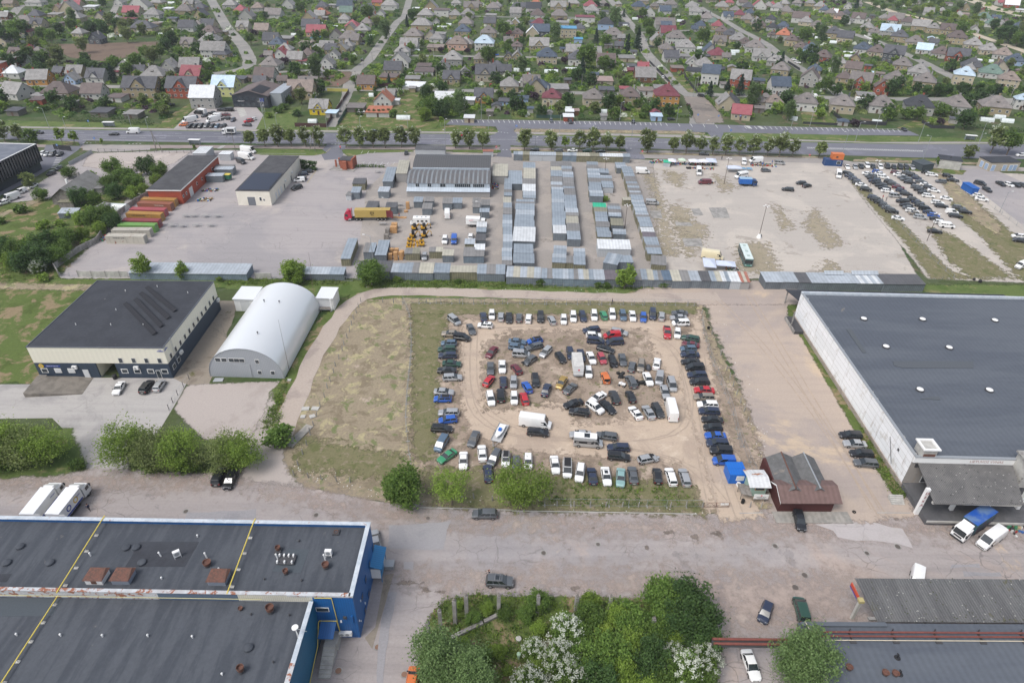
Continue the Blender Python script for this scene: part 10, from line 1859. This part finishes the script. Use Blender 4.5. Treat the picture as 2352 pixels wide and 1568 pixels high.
for s_,n_ in(('o 980,1440 1000,1400 1035,1375 1090,1365 1480,1375 1560,1400 1640,1480 1640,1600 950,1600',900),('o 1640,690 1700,830 1760,990 1790,1080 1740,1000 1660,800 1620,700',0),('o 1130,1090 1560,1115 1600,1165 1200,1160',160),('o 830,642 1500,655 1500,664 830,660',420),('o 500,640 800,645 800,655 520,655',200),('o 1960,890 2060,1060 2085,1130 2060,1150 1990,1040',220),('o 0,560 130,600 120,640 0,640',120),('o 600,985 640,900 660,870 640,985',90)):
 P=np.array(p_(s_));lo,hi=P.min(0),P.max(0);k_=0
 def inside(x,y):
  c_=False;j=len(P)-1
  for i in ra(len(P)):
   if(P[i][1]>y)!=(P[j][1]>y)and x<(P[j][0]-P[i][0])*(y-P[i][1])/(P[j][1]-P[i][1])+P[i][0]:c_=not c_
   j=i
  return c_
 t=0
 while k_<n_ and t<n_*20:
  t+=1;x,y=nr.uniform(lo[0],hi[0]),nr.uniform(lo[1],hi[1])
  if inside(x,y):C.append((x,y));k_+=1
C=np.array(C);per=26;q=np.repeat(np.arange(len(C)),per);N=len(q);rr=nr.uniform(.15,.6,len(C))[q][:,None]
cc=np.concatenate([C[q]+nr.normal(0,1,(N,2))*rr,np.abs(nr.normal(0,1,(N,1)))*rr*.6+.03],1);a=nr.normal(0,1,(N,3));a/=np.linalg.norm(a,axis=1)[:,None];b=np.cross(a,nr.normal(0,1,(N,3)));b/=np.linalg.norm(b,axis=1)[:,None];s=nr.uniform(.06,.16,N)[:,None]
v=np.stack([cc-a*s-b*s*.6,cc+a*s-b*s*.6,cc+a*s+b*s*.6,cc-a*s+b*s*.6],1).reshape(-1,3);v[:,2]=np.maximum(v[:,2],.02)
o=lk('weeds',npm('weeds',v,np.arange(len(v)).reshape(-1,4),[LF['green'],LF['fresh'],LF['olive']],nr.choice(3,len(C))[q]));o['kind']='stuff';o['label']='tufts of grass and weeds on the waste ground'
b=MB()
for s_,n_ in(('o 650,1070 900,1140 1600,1178',90),('o 830,660 1500,668',60),('o 1640,700 1740,960 1760,1080',50),('o 2000,900 2080,1120',30)):
 P=p_(s_)
 for i in ra(n_):j=rn.randrange(len(P)-1);t=rn.random();x=P[j][0]+(P[j+1][0]-P[j][0])*t+rn.gauss(0,1.2);y=P[j][1]+(P[j+1][1]-P[j][1])*t+rn.gauss(0,.8);e=rn.uniform(.06,.2);b.B(x,x+e,y,y+e*.7,.09,.13)
o=b.O('litter',WH_);o['kind']='stuff';o['label']='scattered white litter and stones along the field edges'
for o in list(COL.objects):
 if o.parent is None and o.get('label')=='?' and o.name.startswith('utility_pole'):
  TREES.append([o,'grey concrete utility pole',o.location.x,o.location.y])
REFD=[(h[1],*proj(h[2],h[3],3.))for h in HOUSES]
REFA=np.array([(r[1],r[2])for r in REFD]);seen=set(o.get('label')for o in COL.objects)
def region(U,V):
 a_='far ' if V<60 else('' if V<150 else 'near ')
 return a_+('left' if U<500 else 'centre-left' if U<1000 else 'centre' if U<1450 else 'centre-right' if U<1900 else 'right')+' suburb'
def rel(U,V,i):
 dx,dy=U-REFA[i][0],V-REFA[i][1]
 if abs(dx)>abs(dy)*1.2:return 'right of the ' if dx>0 else 'left of the '
 return 'in front of the ' if dy>0 else 'behind the '
def rlb(o,dsc,X,Y,z,selfi=None):
 U,V=proj(X,Y,z);D_=np.hypot(REFA[:,0]-U,(REFA[:,1]-V)*1.6);order=[i for i in np.argsort(D_)[:9]if i!=selfi and REFD[i][0]!='white polytunnel greenhouse']
 cnt=lambda i:sum(1 for r in REFD if r[0]==REFD[i][0])
 order=sorted(order[:5],key=lambda i:cnt(i))+order[5:]
 for i in order:
  q='%s, %s%s'%(dsc,rel(U,V,i),REFD[i][0])
  for q2 in(q,q+', '+region(U,V)):
   if len(q2.split())<=16 and q2 not in seen:o['label']=q2;seen.add(q2);return
 for a_ in('small','slightly smaller','slightly taller','second','another','third','further','last','extra'):
  q='%s, %s%s, %s'%(a_+' '+dsc,rel(U,V,order[0]),REFD[order[0]][0].split(' with')[0],region(U,V))
  q=' '.join(q.split()[:16])
  if q not in seen:o['label']=q;seen.add(q);return
 o['label']=q;o['group']=q
for i,h in en(HOUSES):
 if h[0].get('label')=='?':rlb(h[0],h[1],h[2],h[3],3.,i)
 h[0]['group']='houses and sheds of the suburb' if 'greenhouse' not in h[1]else 'polytunnel greenhouses in the gardens'
Z={}
for t in TREES:
 if t[0].get('label')!='?':continue
 U,V=proj(t[2],t[3])
 if V>298:Z.setdefault((t[1],'scrub by the old barn' if V<680 else 'roadside tree belt' if V<1200 else 'bottom thicket',t[0]['group']if 'group' in t[0]else 'plants by the yard'),[]).append((U,t[0]))
 else:rlb(t[0],t[1],t[2],t[3],1.)
for(d_,z_,g_),l_ in Z.items():
 for i,(U,o)in en(sorted(l_,key=lambda q:q[0])):o['label']='%s, %s from the left in the %s'%(d_,nth(i),z_);o['group']=g_
for t in TREES:
 if 'suburb' in t[0]['label']or 'group' not in t[0]:t[0]['group']='street poles in the suburb' if 'pole' in t[1]else 'trees and bushes of the suburb'
dup={}
for o in COL.objects:
 if o.parent is None and o.get('label')and o.get('category'):dup.setdefault(o['label'],[]).append(o)
for lb,os_ in dup.items():
 if len(os_)<2 or os_[0].location.y<-400:continue
 os_=sorted(os_,key=lambda o:proj(*o.location)[0])
 for i,o in en(os_):
  base=' '.join(lb.split(',')[0].split()[:9]);q='%s, %s from the left of its kind'%(base,nth(i));grp=o.get('group')
  if grp and len((base+' among the '+grp).split())<=11:q='%s, %s from the left among the %s'%(base,nth(i),grp)
  q=' '.join(q.split()[:16])
  if q in seen:q=' '.join(('%s, %s along'%(base,nth(i))).split()[:16])
  seen.add(q);o['label']=q
for o in list(COL.objects):
 if 'listed of the cars' in str(o.get('label')):rlb(o,o['label'].split(',')[0].split(' beside')[0],o.location.x,o.location.y,.7)
 elif 'listed of the dealership forecourt' in str(o.get('label')):o['label']=o['label'].replace(' listed of the dealership forecourt',' on the dealership forecourt')
for rt_ in[p for p in PROTO.values()]+[t[0]for t in TP.values()]:
 for c in list(rt_.children):
  for g in list(c.children):bpy.data.objects.remove(g)
  bpy.data.objects.remove(c)
 bpy.data.objects.remove(rt_)
hz=MB();hz.B(-900,900,-60,1150,-1.,98.);o=hz.O('haze',None);o['kind']='stuff';o.data.materials.clear()
k=NT('haze_air');k.t.nodes.remove(k.b);pv=k.n('VolumePrincipled',_Density=.00011);pv.inputs['Color'].default_value=(.86,.91,1,1);k.l(pv.outputs[0],k.o.inputs['Volume']);o.data.materials.append(k.mat)
